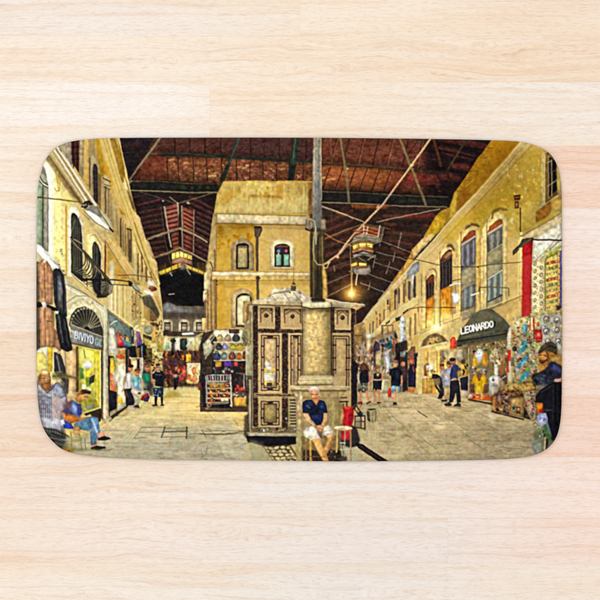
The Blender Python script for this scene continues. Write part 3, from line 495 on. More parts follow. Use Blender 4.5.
P([39.6,308,44,305.6,50,308,54,312,54.4,330,54.6,347.4,46,347,39.8,347.4],(174,128,88),1,.2,sh=.34,n=16,ns=(1.6,6)); L([44.6,307,45.6,346],(104,70,46),.8,.8); L([42,310,42.6,346],(216,172,128),1.1,.6); L([47,320.6,52,321.4],(92,60,40),.9); L([50,312,51,346],(208,162,116),.9,.5); P([41.6,302.6,45.6,301.8,47.4,307,43,308],(232,222,204)); P([54.4,328,58,333,63,348,60.4,351.6,55,347],(146,104,74),1,.2)
P([55.4,312,60,312,66,317,69,331,72.6,350,67,352,60.6,348,57,334],(36,36,38),1,.2,sh=.3,n=10,ns=(1.6,5)); L([58.6,315,62.6,342],(112,114,116),1.1,.7); L([64,319,68.6,346],(86,88,92),1.0,.7); L([61,316,65.6,346],(20,20,22),.8,.8); P([55,310.6,58.4,310.8,58.6,314.4,55,314],(222,218,204))
P([36,301.6,41,302.4,42,305,36,305.4],(24,23,22)); L([47,306,57,310.6],(26,24,24),1.6)
# the shop lamp hung in front
P([82,206, 84,201.5, 89,200.5, 93,204, 92,209, 85,209], (50,43,36)); K([81,201,94,200,94,209,82,209], 14, [(30,26,24),(150,130,96),(210,196,160)], .8, 1.8, 8)
P([82,214,95,224,104,232,112,231,104,244,92,228],(204,182,124),.8,.5,sh=.1); P([84,209.5, 91,205, 97,206.6, 101,210.6, 107,216, 111.6,223, 113,231, 106,228.6, 98,223, 90,215], (206,196,158),1,.2,sh=.1); P([85,209.6,91,205.4,96.6,206.8,100.4,211,102,219,96,214],(140,136,116),1,.2,sh=.2); P([84.6,210.4, 90,211, 97,215.6, 104,222.6, 112.6,231, 106,228.6, 97,223], (252,252,244),1,.2,sh=.05); L([97,206.4,103,217,112.8,231.4],(96,84,60),.9,.9); L([84,210.6,96,223,106,229,113,231.4],(110,98,72),.8,.8); L([109.6,228,112.8,231.6],(40,34,28),1.6)
# ---- shops further along the left aisle and the building at its end ----
P([104,305, 108,306, 109,420, 102,420], (196,186,152)); L([104.5,306,105,418], (232,226,200), 1.2); L([108,308,108.6,412], (120,110,84), .9); L([102.4,330,102.6,420],(90,80,60),.9)
P([108,311, 131,329, 134,340, 124,336, 110,336], (104,116,106), n=6, ns=(4,3)); L([108.5,308,132,326,137,330], (238,220,160), 1.6); L([108,310.6,130,328], (150,130,84), .8); P([110,335,132,344,131,352,110,350],(70,66,58),.9,.6)
L([110.6,325,114,321.6,117,321], (214,216,206), 1.2)
P([109.5,329, 111.5,327, 114,328.4, 116,342, 117.6,358, 109,360], (228,222,196)); L([111,330,112,356],(248,246,232),1.2); L([116,333,116.6,352],(160,156,128),.8); P([109,356,118,356,118,362,109,362],(170,200,160),.6)
P([116.4,332, 119,333, 123,341, 123.6,345.4, 118.6,346.6, 116.6,342], (236,106,96)); P([119,340,123,343,123,346,118.4,346.6],(214,50,66)); L([118,334,120,341],(250,150,130),1.0); P([123,339, 127,342, 127,345, 124,345], (132,160,206)); P([127,342,132,342,132,347,127,346],(96,140,136)); E(120,341,1.2,2.4,(240,150,110),.8)
K([116,330,132,338,131,342,120,338], 16, [(70,60,48),(150,120,90),(180,140,100),(96,84,70)], 1, 2.6, 22, (.4,.8))
P([130,326, 134,328, 134,344, 131,344], (70,74,70)); P([131.5,330,133,330,133,336,131.5,336],(140,150,140)); P([134,334,136,333,136,346,134.6,346],(200,176,160)); P([136,331, 140,332, 141.5,340, 141.5,347, 137,347], (134,88,142)); P([138,341,142,340,142,347,139,348],(96,84,160)); L([137,333,138,342],(190,110,110),1); L([134.6,326,138,330,140,331],(236,224,170),1.6)
P([120,346, 136,348, 147,340, 147,364, 120,352], (34,34,40)); R(126,347,128,376,(44,46,60)); L([128.6,350,128.6,378],(110,90,60),1.6); P([131,346,136,346,136,358,131,358],(30,36,40)); P([136,348,140,348,139,360,137,360],(150,116,72)); L([142,346,142,358],(140,150,160),1.2); P([143,338,147,344,147,358,144,356],(34,38,34)); L([130,358,142,358],(230,206,150),1.0)
P([131,320, 141,322, 142,326, 136,329], (212,192,116), n=14, ns=(2,2)); E(143.5,322,2.6,4.4,(228,204,130)); K([131,314,143,316,142,326,132,326],8,[(160,134,80),(226,208,140)],1,2.4,23); L([140,321.6,160,322.4],(200,166,100),1.1); L([138,325.8,134,329],(244,236,190),1.6)
P([143,334,152,337,152,341,143,338],(70,60,46)); P([143,337,160,344,158,350,146,346,143,341],(206,186,96),.9,.5)
P([150,344,157,342,158,352,155,360,151,356],(238,222,150)); P([146,348,152,348,152,366,147,366],(96,86,52)); P([157,336,166,340,166,352,157,352],(180,156,80)); K([143,350,166,350,166,366,143,366], 26, [(70,50,36),(176,150,80),(120,70,44),(36,30,28),(206,176,100)], 1, 3, 24); R(153,326,156,342,(200,160,80),.9,.5); K([152,320,165,324,164,340,154,338],12,[(90,70,40),(190,150,80),(60,46,32),(220,190,110)],1,3,25,(.3,.8))
P([108,356, 114,356, 116,376, 118,392, 118,416, 109,418], (36,36,42)); P([110,358, 114,357, 115,372, 116,384, 117,392, 110,390], (240,196,60)); P([110,372,114,376,116,390,111,392],(238,110,80)); E(112,354.6,2.4,1.6,(240,220,150)); P([110,390,117,392,117,412,111,413],(34,30,38))
R(117,348,126,412,(236,206,140),1,.5); P([118,364,126,362,126,406,118,408],(250,240,190)); E(121,356.6,4,2.4,(222,90,50),.9,.5); P([118,350,126,350,126,354,118,354],(180,130,70),.8,.5); G(121,380,8,(255,250,210),.6); R(119,397,122.6,404,(244,206,40)); P([117,406,126,402,127,405,118,411],(190,200,190)); E(117,376,4,7,(252,244,206),.8,1)
L([126.4,350,126.4,402],(50,44,40),1.6); R(130,361,138,372,(250,224,160)); R(129,359,131,390,(60,44,36)); R(137,360,139.4,376,(54,40,34)); R(139.4,358,143,378,(226,220,196)); L([141,358,141,376],(160,150,120),.8); R(143,360,146,376,(120,96,60))
P([108,418, 128,404, 128,407, 109,422], (60,54,40)); P([110,412,126,404,127,405.6,110,416.6],(214,204,150),.8); P([104,420,110,416,112,419,100,427,101,423],(206,196,150))
# end building
P([163,304, 171,303, 178,306, 205,306, 205,335, 163,335], (104,92,74), n=8, ns=(4,4)); P([163,304,168,302,172,304,180,308,205,312,205,315,163,314],(122,118,116),.95,.8); P([163,312,205,313,205,318,163,318],(70,60,48),.8,1); 
for x in (162.5,179.5,194.5):
    P([x-1,332, x-1,322, x+1.5,319.6, x+8,319.6, x+10,322, x+10,332], (204,188,152)); R(x+1.6,322,x+8,331,(62,54,48)); R(x+2.4,324,x+7.4,330,(176,160,126)); L([x+2,325.6,x+8,325.6],(90,76,60),1)
P([163,331,205,332,205,337,163,336],(60,48,36)); P([163,336,205,337,205,352,163,352],(196,176,120),1,.6)
for x, c in ((164,(230,210,160)),(171,(60,70,60)),(182,(48,60,50)),(200,(60,80,60))): R(x,338,x+4.6,351,c,.9,.3)
R(163.6,340,171.6,350,(240,232,190),.8,.4); R(165.6,342.6,169.6,349,(150,170,140),.9,.3); R(175,338,179,350,(220,220,200)); G(177.5,346,3,(250,250,230),.8); L([172,352,174,338],(60,50,40),1.2); E(173,341,3,1.6,(40,44,36)); R(180,339,187,350,(40,52,44)); L([183,334,193,333.6],(230,246,240),2); L([187,346,192,339],(200,236,226),2); R(194,341,202,352,(200,160,90)); R(198.6,344,200.6,351,(70,90,60)); G(198,343,4,(255,230,150),.8); L([196,337,203,333.6],(180,160,110),2.2); G(192,338,8,(255,230,160),.25)
P([163,351,205,351,205,384,163,388],(92,62,46),1,.5,sh=0,n=20,ns=(2,3)); K([163,352,205,352,205,362,163,362], 46, [(40,28,26),(90,44,36),(206,120,60),(236,176,80),(60,40,50),(140,60,50),(54,40,36)], 1.2, 3.4, 26, (.3,.8)); R(186,354,191,362,(240,190,70)); R(181.6,355,184,361,(236,150,70)); 
K([163,362,190,362,190,384,163,384], 60, [(74,46,40),(120,56,48),(170,84,64),(54,38,38),(120,50,60),(216,120,80),(90,60,120)], 1.6, 4.6, 27, (.3,.9)); K([178,368,187,368,187,380,178,380],10,[(220,80,50),(236,120,70),(190,50,70)],2,4,29,(.3,.8))
R(187,363,204,384,(250,226,160)); K([188,364,203,364,203,383,188,383], 16, [(240,170,90),(250,240,200),(226,120,60),(252,236,180)], 2, 5, 28, (.4,.9)); E(194,371,2.4,4,(230,100,50)); E(194.6,379,2.6,3.6,(240,140,70)); G(196,373,9,(255,220,130),.35); L([187,364,203,364],(250,246,220),1.0)
P([163,380,190,384,204,384,204,387,163,387],(90,66,40),.8,1); K([156,368,166,366,168,388,156,392],20,[(70,46,36),(150,110,60),(40,32,30),(200,150,80),(226,190,120)],1.4,4,30)
E(176,375,2.6,2.6,(40,32,32)); P([173,376,179,376,178,384,176,389,174,389],(36,34,38)); E(175.6,376,2.8,1.8,(196,176,160),.9,.4); E(176.4,368.6,1.6,2,(196,150,110)); L([175,380,175,389],(30,26,26),1.6); L([168,383,172,386],(60,40,40),2)
# people of the left aisle
def leg(q, c, w=2.2, w2=1.6): L(q, c, w, 1, w2)
P([143,372,150,366,152,384,148,400,144,396],(36,34,34),.8,.8); K([144,362,156,362,156,378,146,378],14,[(90,40,36),(60,30,30),(40,30,30),(140,90,60)],1.2,3,32)
E(130.6,368.4,2.6,3.4,(206,150,110)); E(131,366.2,2.9,1.7,(60,40,32)); P([124,376, 127,373, 131,372, 133,376, 133,388, 127,390, 123,388], (232,226,212)); L([126.4,375,128,387],(200,190,180),1); L([122,392,124,388],(60,46,40),1,.6); P([123,377,126,376,125,390,123,391],(220,176,126)); P([125,389,134,388,137,396,134,405,126,406],(40,40,46)); P([124,389,127,390,129,398,125,396],(90,60,44)); 
E(137.4,372.8,2.7,3.6,(206,140,104)); E(137.6,370,2.9,1.6,(120,74,50)); L([136.4,372.6,139.6,372.6],(80,50,40),.8); P([132,380, 134,377, 138,376, 141,378, 142,389, 141,392, 134,390, 132,387], (152,204,206)); P([132,382,134,379,134,390,132,388],(196,220,220)); L([138,378,139,389],(110,166,170),.9); P([132,388,142,391,149,389.6,151,396,148.6,396,147,392,138,396,138,406,135.6,407,134,398,131,391],(226,212,176)); P([140,391,148,390,147,393,142,396],(206,190,156)); E(139.4,393.4,1.6,1.2,(110,70,50)); P([135,405,139,405,139.6,408,133,407.4],(60,52,46)); P([129,406,136,408,135,410,128,409],(214,204,170)); P([149,396,151,396,151.6,399,149,399],(190,170,140))
E(147.4,368.6,2.8,3.6,(196,132,96)); E(147.4,366.4,2.9,1.6,(120,80,54)); P([142,376, 144,373, 149,373, 150,380, 149.6,384, 144,383, 142,378], (42,140,100)); L([145,375,145.6,382],(30,110,80),1); P([142,378,144,382,146,388,144,388],(214,160,114)); P([144.6,383,150,383,150,389,145,389],(110,140,120)); P([142,396,148,393,149.6,398,147,402,140,400],(160,44,56)); P([144,398,150,396,148,402,144,401.6],(50,44,70))
E(158,367.6,2.5,3.5,(206,156,122)); E(158,364.8,2.6,1.3,(60,44,38)); L([156.6,367.4,159.6,367.4],(90,60,46),.7); P([152,375, 154.6,372, 161.6,372, 166,376, 166,380, 163.6,380, 163.6,387, 155,386, 154.6,380, 152.4,380], (28,28,36)); L([156,374.6,161,374.8],(120,120,130),.8,.8); P([151.8,378,154.6,379,155,383,152.6,383],(200,146,110)); L([155,380,154.6,386],(190,150,120),1); L([165.6,379,165,384],(160,110,80),1.2)
P([153,388,163.6,387,163,397,158.6,397,158.4,392,157.6,397,154,397],(40,48,70)); K([154,388,163,388,163,397,154,397],9,[(130,160,180),(90,120,150)],1.2,2.6,34,(.4,.8)); P([154.4,396,157.6,396,156.6,405,154.4,405],(30,28,30)); P([160.4,396,163,396,163,404,161.4,405],(30,28,30)); L([152.6,405.4,156.6,405],(26,24,24),1.4); L([161,405.2,163.8,405],(26,24,24),1.4)
P([147,380,154,384,153,396,150,396,147,390],(40,36,40),.7,.8); P([142,406,150,404,160,407,166,408,150,409],(150,140,96),.5,1)
# ---- yellow block between the aisles ----
P([224,181, 314,181, 316,200, 316,330, 204,330, 206,285, 212,240, 214,213, 217,194], (208,168,72), n=7, ns=(6,9))
P([223,181.5, 260,180.5, 312,182.5, 312,214, 214,214, 217,196], (206,178,92), n=10, ns=(3,10)); T([222,182,312,182,312,214,214,214], 18, 1.6, 12, 0, 51, (1,.95,.6)); T([218,184,312,184,312,212,216,212], -44, 4, 10, 0, 52, (.55,.8,1.1), 1, .6); T([250,182,280,182,280,196,250,196],-60,4,3,0,53,(.4,.8,1),1.5,.5)
P([222,182,312,183,312,213,215,213],(206,184,124),.38,1.5,sh=0); P([222,199,312,200,312,213,216,213],(214,196,140),.35,3,sh=0); P([220,183,240,182,246,190,230,204,217,206],(150,122,60),.3,3,sh=0); P([284,184,308,184,308,194,290,196],(150,118,56),.35,2.5,sh=0); P([250,194.5,282,196,282,198.5,250,196.6],(150,110,40),.6,.8); P([222,192,234,188,236,198,220,206],(196,150,50),.6,2); P([276,184,284,184,284,196,276,196],(190,130,44),.7,1.4)
for q in ([234,183,233.6,212],[247,184,247,213],[262,184,262,213],[271,184,271.4,213],[284,186,284,213],[296,196,296,213]): L(q, (232,210,140), 1.3, .35)
P([308.5,183,313,182,313,216,308,216],(140,90,40),.8,.8); P([309,190,312,188,311,204,309,206],(60,36,26),.7,.7); L([304,186,303,212],(236,220,160),1,.6)
P([214,213, 232,213.6, 308,215.6, 308,224.6, 260,224, 213,222.5], (228,208,160), n=14, ns=(3,3)); P([217,214.4,232,214.4,232,221,217,221],(232,218,176),.8,1); P([262,218,280,217,280,222,262,222],(228,206,160),.8,1); L([214,213.6,306,216], (150,112,52), 1.1, .8); L([214,223,306,225], (160,120,54), 1.0, .7)
P([216,223, 258,224, 258,272, 215,272], (204,164,66), n=10, ns=(5,8)); T([216,224,258,224,258,250,216,250],-46,5,4,0,55,(.5,.9,1.2),1.5,.55); E(221,230,4,3.4,(150,104,34),.7,1.6); P([230,225,250,226,250,234,236,232],(190,136,34),.6,2)
P([258,225, 312,226, 312,272, 258,272], (214,180,104), n=8, ns=(5,6)); P([280,228,295,228,293,237,282,237],(190,150,90),.5,2); P([296,232,311,232,311,271,298,271],(218,180,96),.7,2)
L([259,228,308,229],(178,140,70),.7,.6)
P([213,214, 217,214, 216.5,272, 206,290, 207,262], (186,160,104), n=12, ns=(3,6)); L([217,214, 216,272],(150,116,60),1,.6); P([206,262,212,262,212,285,205,290],(196,172,116),.8,1); L([210,262,213,268,211,284],(70,56,36),1.0); L([214.6,250,214.6,272],(110,80,40),1.2,.8); P([204,275,208,268,208,300,204,300],(206,186,136))
# windows of the block
def arch(x0, x1, yt, yb, c, r=None, **k):
    r = (x1-x0)*.5 if r is None else r; m = (x0+x1)*.5; pts = [(x0,yb)]
    for q in range(13): a0 = math.pi*(1 - q/12); pts.append((m+(x1-x0)*.5*math.cos(a0), yt+r-r*math.sin(a0)))
    P(pts+[(x1,yb)], c, **k)
arch(231,254,238,270.5,(166,142,100), n=10, ns=(3,3)); arch(236,249,243,269,(50,34,34),r=3); R(238,246.5,247.2,267.6,(176,160,108),n=10,ns=(2,4)); R(238,246,247.2,248,(130,110,76)); L([233,244,233,270],(140,116,76),.8,.6); L([238,269.4,247,269.4],(120,96,60),1,.8)
arch(270.4,294.4,238.6,268.6,(226,206,162), r=8, n=8, ns=(3,3)); L([270,268.6,270,248],(170,136,76),.7,.6); L([295,268.6,294.6,248],(170,136,76),.7,.6); arch(274.4,290,243.6,267,(66,56,44), r=4); R(276,254.5,281,265.6,(132,180,152)); R(284,254.5,289,265.6,(134,182,154)); R(276,247.6,281.4,254,(58,60,70)); R(283.4,247.6,289,254,(54,46,50)); E(278.6,251,1.6,1.6,(110,140,170)); E(286.2,251,1.5,1.6,(196,90,110)); E(278.5,253.8,.9,1,(220,200,120)); L([275,246.4,289,246.4],(150,90,60),.8); R(281.4,248,283.2,266,(50,44,38)); L([276.5,255.4,281,255.4],(190,206,170),.7,.7); L([271,269.4,294,269.4],(150,110,56),.9,.8)
P([254,226.5, 261.6,226.5, 262.4,230, 260,236.4, 258.6,237.4, 258.6,271, 255.8,271, 255.8,237.4, 254.6,236], (82,66,52)); L([257,238,257,271],(116,92,66),.8,.8); R(255,226,261,228,(56,44,38)); L([259.6,229,258,236],(140,116,90),.8,.7)
P([212,271.4, 312,272, 312,276, 212,275.5], (232,212,160), n=10, ns=(4,2)); P([212,275.5,312,276,312,281,212,281],(206,172,98),n=8,ns=(4,2)); L([214,271.4,312,272.4],(160,122,60),.9,.7); L([216,280.6,312,281],(150,108,36),.9,.7); P([218,272,234,272,234,276,218,276],(236,222,184),.7,.6)
P([216,281, 312,281, 312,310, 240,310, 240,330, 217,330], (226,182,82), n=9, ns=(5,6)); P([216,281,224,281,224,330,217,330],(216,164,54),.6,1.5); L([224,281.5,224,287,250,286.6],(190,146,60),.7,.6); P([259,281.5,312,281.5,312,300,259,300],(226,190,104),.8,1.5)
L([257.6,277,258,300],(96,76,56),2.6); E(258,278,2.2,1.6,(80,62,48)); L([293.6,268,293.6,284],(150,110,60),.7,.7)
arch(231,254,288,328,(190,162,114), n=9, ns=(3,3)); arch(236,252,293,327,(56,44,36), r=6); P([237.6,298,242,295.4,250,295.4,250,325,237.6,325],(226,214,168)); L([236,326,250,326],(70,60,46),1.4)
# its aisle side: balconies and shutters seen edge on
P([204,285, 217,278, 217,335, 204,335], (168,136,84), n=14, ns=(1.4,7)); 
for x, c in ((205.5,(214,192,146)),(207.6,(120,94,56)),(209.4,(196,164,104)),(211,(110,82,44)),(213,(184,150,88)),(215,(130,98,50))): L([x,284,x+.4,334], c, 1.3, .75)
P([204,280,211,280,209,288,204,292],(222,200,150)); P([203,291,207,290,207,300,203,302],(226,206,156)); P([202,318,206,318,206,330,202,330],(220,190,120)); P([204,300,206,300,206,318,204,318],(110,90,60)); K([205,283,218,283,218,332,206,332],24,[(90,66,36),(206,180,126),(150,118,66)],.8,2.4,56,(.15,.5)); E(217,281,.9,1.4,(90,40,30)); E(217,284.6,.9,1.2,(110,70,36)); L([216.6,286,216.6,300],(140,96,40),1,.7)
# bag shop under the block
P([203,333, 217,329, 248,329, 248,412, 200,412, 200,345], (70,56,46), n=14, ns=(3,3)); P([214,329.6, 248,329, 248,342, 210,342], (236,226,190), .95, .6); P([206,342,212,333,216,336,213,350,205,360],(196,176,130)); R(229,329.4,239.6,333.6,(80,62,52)); K([229,330,239,330,239,333,229,333],6,[(120,90,80),(60,48,44)],1,1.6,57)
P([203,344,209,338,214,340,212,352,204,356],(206,196,160)); E(214,340.6,3.4,4.6,(56,52,50)); L([208,346,216,334],(236,220,180),1,.7)
R(214,342,247,361,(206,190,140),.85,.5)
for y in (342.3,352.3,360.6,367.6): L([214,y,247,y-.4],(240,230,196),1.2,.95)
for x, y, rx, ry, c in ((220,338.4,3.4,3,(214,180,110)),(228,338.6,3.6,3,(186,156,126)),(236,338.2,4,3.6,(66,70,70)),(244,337,2.6,3.6,(150,150,110)),(219,347.4,3.4,3,(60,64,72)),(225,347.2,3,2.8,(160,150,190)),(233,347.4,4,2.6,(186,176,70)),(240,347.6,4.4,3,(206,170,70)),(217,356.6,4,3.8,(72,82,98)),(224,356.8,3.4,3.4,(150,160,150)),(232.4,356.6,3.8,3.6,(126,74,60)),(239.4,357,3,3,(206,130,60)),(244.6,356,2,3.4,(110,60,40))):
    E(x,y,rx,ry,c,1,0,n=26,ns=(1.6,1.6)); L([x-rx*.55,y-ry*.6,x-rx*.3,y-ry*1.25,x+rx*.3,y-ry*1.25,x+rx*.55,y-ry*.6],tuple(v*.55 for v in c),.8)
    E(x-rx*.3,y-ry*.2,rx*.35,ry*.3,tuple(min(255,v*1.35) for v in c),.6,.3)
R(212,361,248,392,(44,36,36)); R(215.4,361.6,221.4,366.6,(226,166,60)); R(224,361.6,231.6,366.4,(112,66,160)); R(232,362,236,367,(60,50,50)); R(234.6,361.4,238,366.6,(206,70,60)); K([238,361,247,361,247,372,238,372],14,[(150,60,50),(90,40,36),(60,44,40),(190,110,70)],1,3,58,(.3,.9))
K([211,368,234,368,234,375,211,375],18,[(90,100,96),(150,140,130),(110,40,44),(40,44,44),(190,180,160)],1.4,3.4,59); L([211,375,230,375],(224,216,190),1.0)
K([234,368,247,368,247,392,234,392],40,[(34,28,30),(60,50,46),(40,60,56),(110,50,44)],1.4,4,60,(.3,.8)); K([236,386,246,386,246,392,235,392],16,[(206,70,50),(226,100,60),(160,44,40)],1.2,3.4,61,(.3,.7)); L([236,373.4,247,373.6],(130,110,100),.8); L([244,374,244,388],(200,190,170),1.0)
R(232,392,248,402,(90,80,70)); K([232,392,248,392,248,399,232,399],16,[(200,190,170),(40,36,34),(140,130,120),(70,60,56)],1,2.6,62); P([234,398,247,397.6,248,406,234,406],(216,170,70),.95,.5); L([235,398,246,398],(236,200,110),1,.7)
# display trolley
P([199,376, 206,374, 208,376, 209,408, 201,407], (38,34,38)); L([200.6,377,202,406],(80,64,56),1.0); L([205,376,206,406],(70,66,70),1,.8); P([198,382,201,380,202,390,198,390],(110,60,44))
P([206,375, 231,374, 232,407, 207,408], (70,58,50)); P([207,375,229,374.4,229,382,207,383],(206,196,176))
for x, c in ((209,(60,50,60)),(211.4,(150,60,80)),(214,(90,70,110)),(216.6,(40,60,50)),(219,(60,40,50)),(222,(120,44,60)),(225,(30,32,36)),(227.4,(120,110,110))): P([x-.9,375.4,x+.9,375.4,x+1,380.6,x-.8,380.6], c)
for i, y in enumerate((384,388.6,393.4,398.4)):
    L([208,y,230,y-.4],(206,180,130),1.6,.9); K([208,y+.6,229.6,y+.4,229.6,y+4,208,y+4.2],26,[(206,110,50),(226,150,80),(40,30,30),(190,70,50),(60,44,40),(236,180,100),(30,28,30)],1.2,2.6,63+i,(.5,2))
R(208,384,228,387,(206,170,90),.4,.4); K([208,383,228,383,228,386,208,386],12,[(226,170,60),(190,190,120),(220,110,60)],1,2,68)
P([221,398,229,397.6,229,402,221,402.6],(226,214,176)); L([206,376,207,404],(206,196,186),1.2,.9); L([230.4,375,231.6,406],(214,206,190),1.6); P([205,402,230,401,231,408,206,409],(30,28,30)); E(209,405,2.6,2.6,(200,180,140),.9,.4); E(209,405,1.4,1.6,(90,80,64)); L([206,402.6,229,402.2],(220,200,150),1.0,.8); L([212,404,228,403.4],(206,190,160),.8,.7); E(207,408.6,1.8,1.2,(190,160,120)); E(231,405.6,1.2,1.4,(220,210,190)); P([204,407.6,231,408,229,410.6,206,410.4],(90,80,56),.7,.6); L([196,407,203,405],(120,90,60),.8,.7)
# steel cabinet leaning at the corner
L([312,226,314,300],(26,22,20),5,.0)
# ---- lamp pole ----
P([310,214, 324,214, 326,303, 310,303], (62,52,36), 1, .6, n=10, ns=(2,10))
P([313.6,136, 321.2,136, 321.6,200, 321.8,232, 312,232, 312.4,200], (132,130,120), n=10, ns=(1.6,5)); P([313.6,136,316.2,136,315,232,312,232,312.4,200],(176,162,140),.9,.4); L([320.8,138,321.4,200],(196,186,160),.9,.8); L([318.6,140,318.6,228],(104,104,98),1.4,.6); L([317.4,138,316.8,200],(150,150,140),.8,.7); T([313,136,321,136,322,232,312,232],20,1.5,6,0,70)
P([312,205,321.6,205,322,232,311.6,232],(94,92,80),.6,2); P([311.6,228, 323,228, 324,303, 311.4,303], (78,66,42), n=14, ns=(1.5,9)); L([313.6,232,313.6,300],(140,120,70),1.2,.7); L([318,236,318,290],(44,38,26),2,.7); L([322,236,323.6,302],(150,130,76),1.0,.7); P([322.4,262,327,275,328,303,323,303],(196,166,90),.9,.6); P([315,270,321,270,322,303,314,303],(40,34,26),.7,1.5); L([313.8,238,314.4,258],(150,140,110),1,.5)
L([310.6,231,324,230],(60,54,46),2.2,.9); P([305.6,220, 309.6,218, 313.6,221, 313.6,229, 309.6,231.4, 305,229.4], (156,138,112)); P([305,228,310,230,313,227,313,230.4,309.4,231.6,305,230],(60,48,38)); L([309.6,219,309.8,230],(110,90,70),1.0); P([320,219,325.6,219,326,230,321,230],(126,118,100),.95,.3); L([308,220,311,218.6],(206,190,160),.9)
L([311,219,314.6,222,316,230,315.4,238,316,244],(200,186,154),.9,.95); L([315.6,228,313.6,240,313.4,252,314.4,260,318,264.6,323,265,330,262],(206,188,144),.9,.95); L([316,244,317,232],(190,180,150),.9,.7); L([323,265,324,268.4,327,267.4,329,262],(196,176,130),.9)
# stay running up to the right
L([323,265, 338,255, 352,236.4, 366,222, 384,203, 408,170, 431,138.6], (170,146,118), 1.4, 1, 1.9); L([324,264, 338,254, 352,235.6, 384,202.4, 408,169.4, 430.6,138.4], (220,192,162), .6, .8); L([338,256,346,247,354,240],(150,130,96),1.1,.9); E(337.6,257,1.3,1.6,(200,176,130)); E(378,207,1.4,2.6,(190,150,120),.9,.4,35); E(411.6,165.4,1.2,1.4,(226,206,180))
M([217,214,258,214,258,232,217,240],.9,4); M([296,182,314,182,314,300,300,300],.93,4); M([216,281,236,281,236,330,216,330],.95,4); L([216,223.4,306,225.4],(120,86,36),1.2,.7); M([218,224,306,226,306,229,218,228],.85,1.2); M([217,281,310,281.6,310,285,217,285],.86,1.2)
# ---- inlaid kiosk ----
P([244,306, 253,303, 256,306, 256,436, 250,432, 246,380], (176,158,112), n=8, ns=(3,6)); P([243,301, 252,301, 250,318, 246,324, 242.6,322], (196,162,104)); P([247,304,252,303,250,318,246,323],(150,116,66)); P([249,306,253,304,253,420,250,420],(186,170,130)); L([250.4,312,250.6,345],(140,116,76),1.2,.8)
R(252.6,303,356,434,(198,168,116), n=7, ns=(4,6))
P([252,300.5, 262,298.6, 272,296.6, 270,293, 276,289, 284,287.6, 296,288, 312,298, 312,306.5, 252,304.4], (216,202,172), n=9, ns=(4,2)); E(285,296,16,8.4,(214,200,168),1,.3); P([274,294,282,291,290,290,290,292,280,293.4],(140,120,90),.8,.4); E(279,290.6,8,2.6,(222,206,166),.9,.4)
for q in ([272,296,276,301],[283.6,292,290,302],[293,292,302,303],[300,291.6,309,300]): L(q, (140,124,96), .8, .8)
L([268,296.4,276,292.6,286,291.4],(110,92,64),.9,.7); L([276,298.6,284,298.4],(150,136,110),.8,.6); L([288,298,291,298],(120,106,84),.8,.6)
P([290.4,291, 291,288, 290.6,286, 292,284, 293,281.6, 294,281.6, 295.4,284, 296.4,286, 295.6,288, 296,291], (116,92,62)); L([291,285.4,296,285.4],(206,186,140),.9); L([291,288.4,296,288.4],(76,60,40),1); L([293.6,282.6,293.6,279.6],(116,92,62),.7); E(290,292.6,1,.8,(110,90,60)); E(300,293,1.4,1,(140,116,80))
P([252,301, 312,302.4, 312,306.6, 252,304.6], (206,182,132)); L([252,304.8,312,306.4],(90,66,42),1.0,.9); L([254,300.8,312,302.2],(236,222,190),.7,.8)
P([323,298.4, 330,299, 346,302.6, 365,304.4, 365,306.4, 352,309, 330,307, 324,305], (214,194,150)); L([324,299,346,302.8,364,304.6],(232,220,190),.9); P([352,306,364,306,356,310.6,352,311],(190,150,90)); L([328,307,352,309],(90,64,40),1.0); L([324,301,334,305],(160,136,100),.8,.6)
def inlay(pts, seed):
    P(pts, (56,41,35), sh=0)
    xs = [p[0] for p in pairs(pts)]; ys = [p[1] for p in pairs(pts)]
    K(pts, int((max(xs)-min(xs))*(max(ys)-min(ys))*.30)+4, [(88,66,52),(112,88,64),(74,54,44),(38,28,27),(126,102,74)], .7, 1.6, seed)
inlay([253,306,258,306,258,432,253,432],71); inlay([275,306.6,280.4,306.8,280.4,329,275,329],72); inlay([254,328.6,304,329.6,304,333,254,332.6],73); inlay([282,333,288,333,288,432,282,432],74); inlay([330.6,307,335,307,335,333,330.6,333],75); inlay([331,329.6,352,330,352,332.8,331,332.6],76); inlay([351,308,355.6,309,355.6,410,351,410],77); L([304,306,304,329],(90,66,42),.8,.6)
P([352.4,360,358,362,357,405,352,412],(36,28,32))
def frame(x0,y0,x1,y1,c,w=1.0): L([x0,y0,x1,y0,x1,y1,x0,y1,x0,y0],c,w,.95)
for x, y, w, h in ((266.4,315.6,5.6,13),(292.6,316.4,8,13),(342.6,317.6,5.4,13)):
    L([x-w,y+h*.5,x-w,y-7,x+w,y-7,x+w,y+h*.5],(96,60,44),1.1,.95); L([x-w+1.2,y-2,x-w*.5,y-4.6,x,y-5.8,x+w*.5,y-4.6,x+w-1.2,y-2],(120,84,60),1.0,.9); E(x,y,2.3,2.3,(62,44,36)); E(x-.4,y-.4,.9,.9,(110,84,66)); K([x-w,y-7,x-w+3,y-7,x-w+1,y-4],3,[(84,54,42)],1,1.6,78); K([x+w,y-7,x+w-3,y-7,x+w-1,y-4],3,[(84,54,42)],1,1.6,79)
    frame(x-w-2.4,y-9,x+w+2.4,y+11.6,(222,198,150),.6)
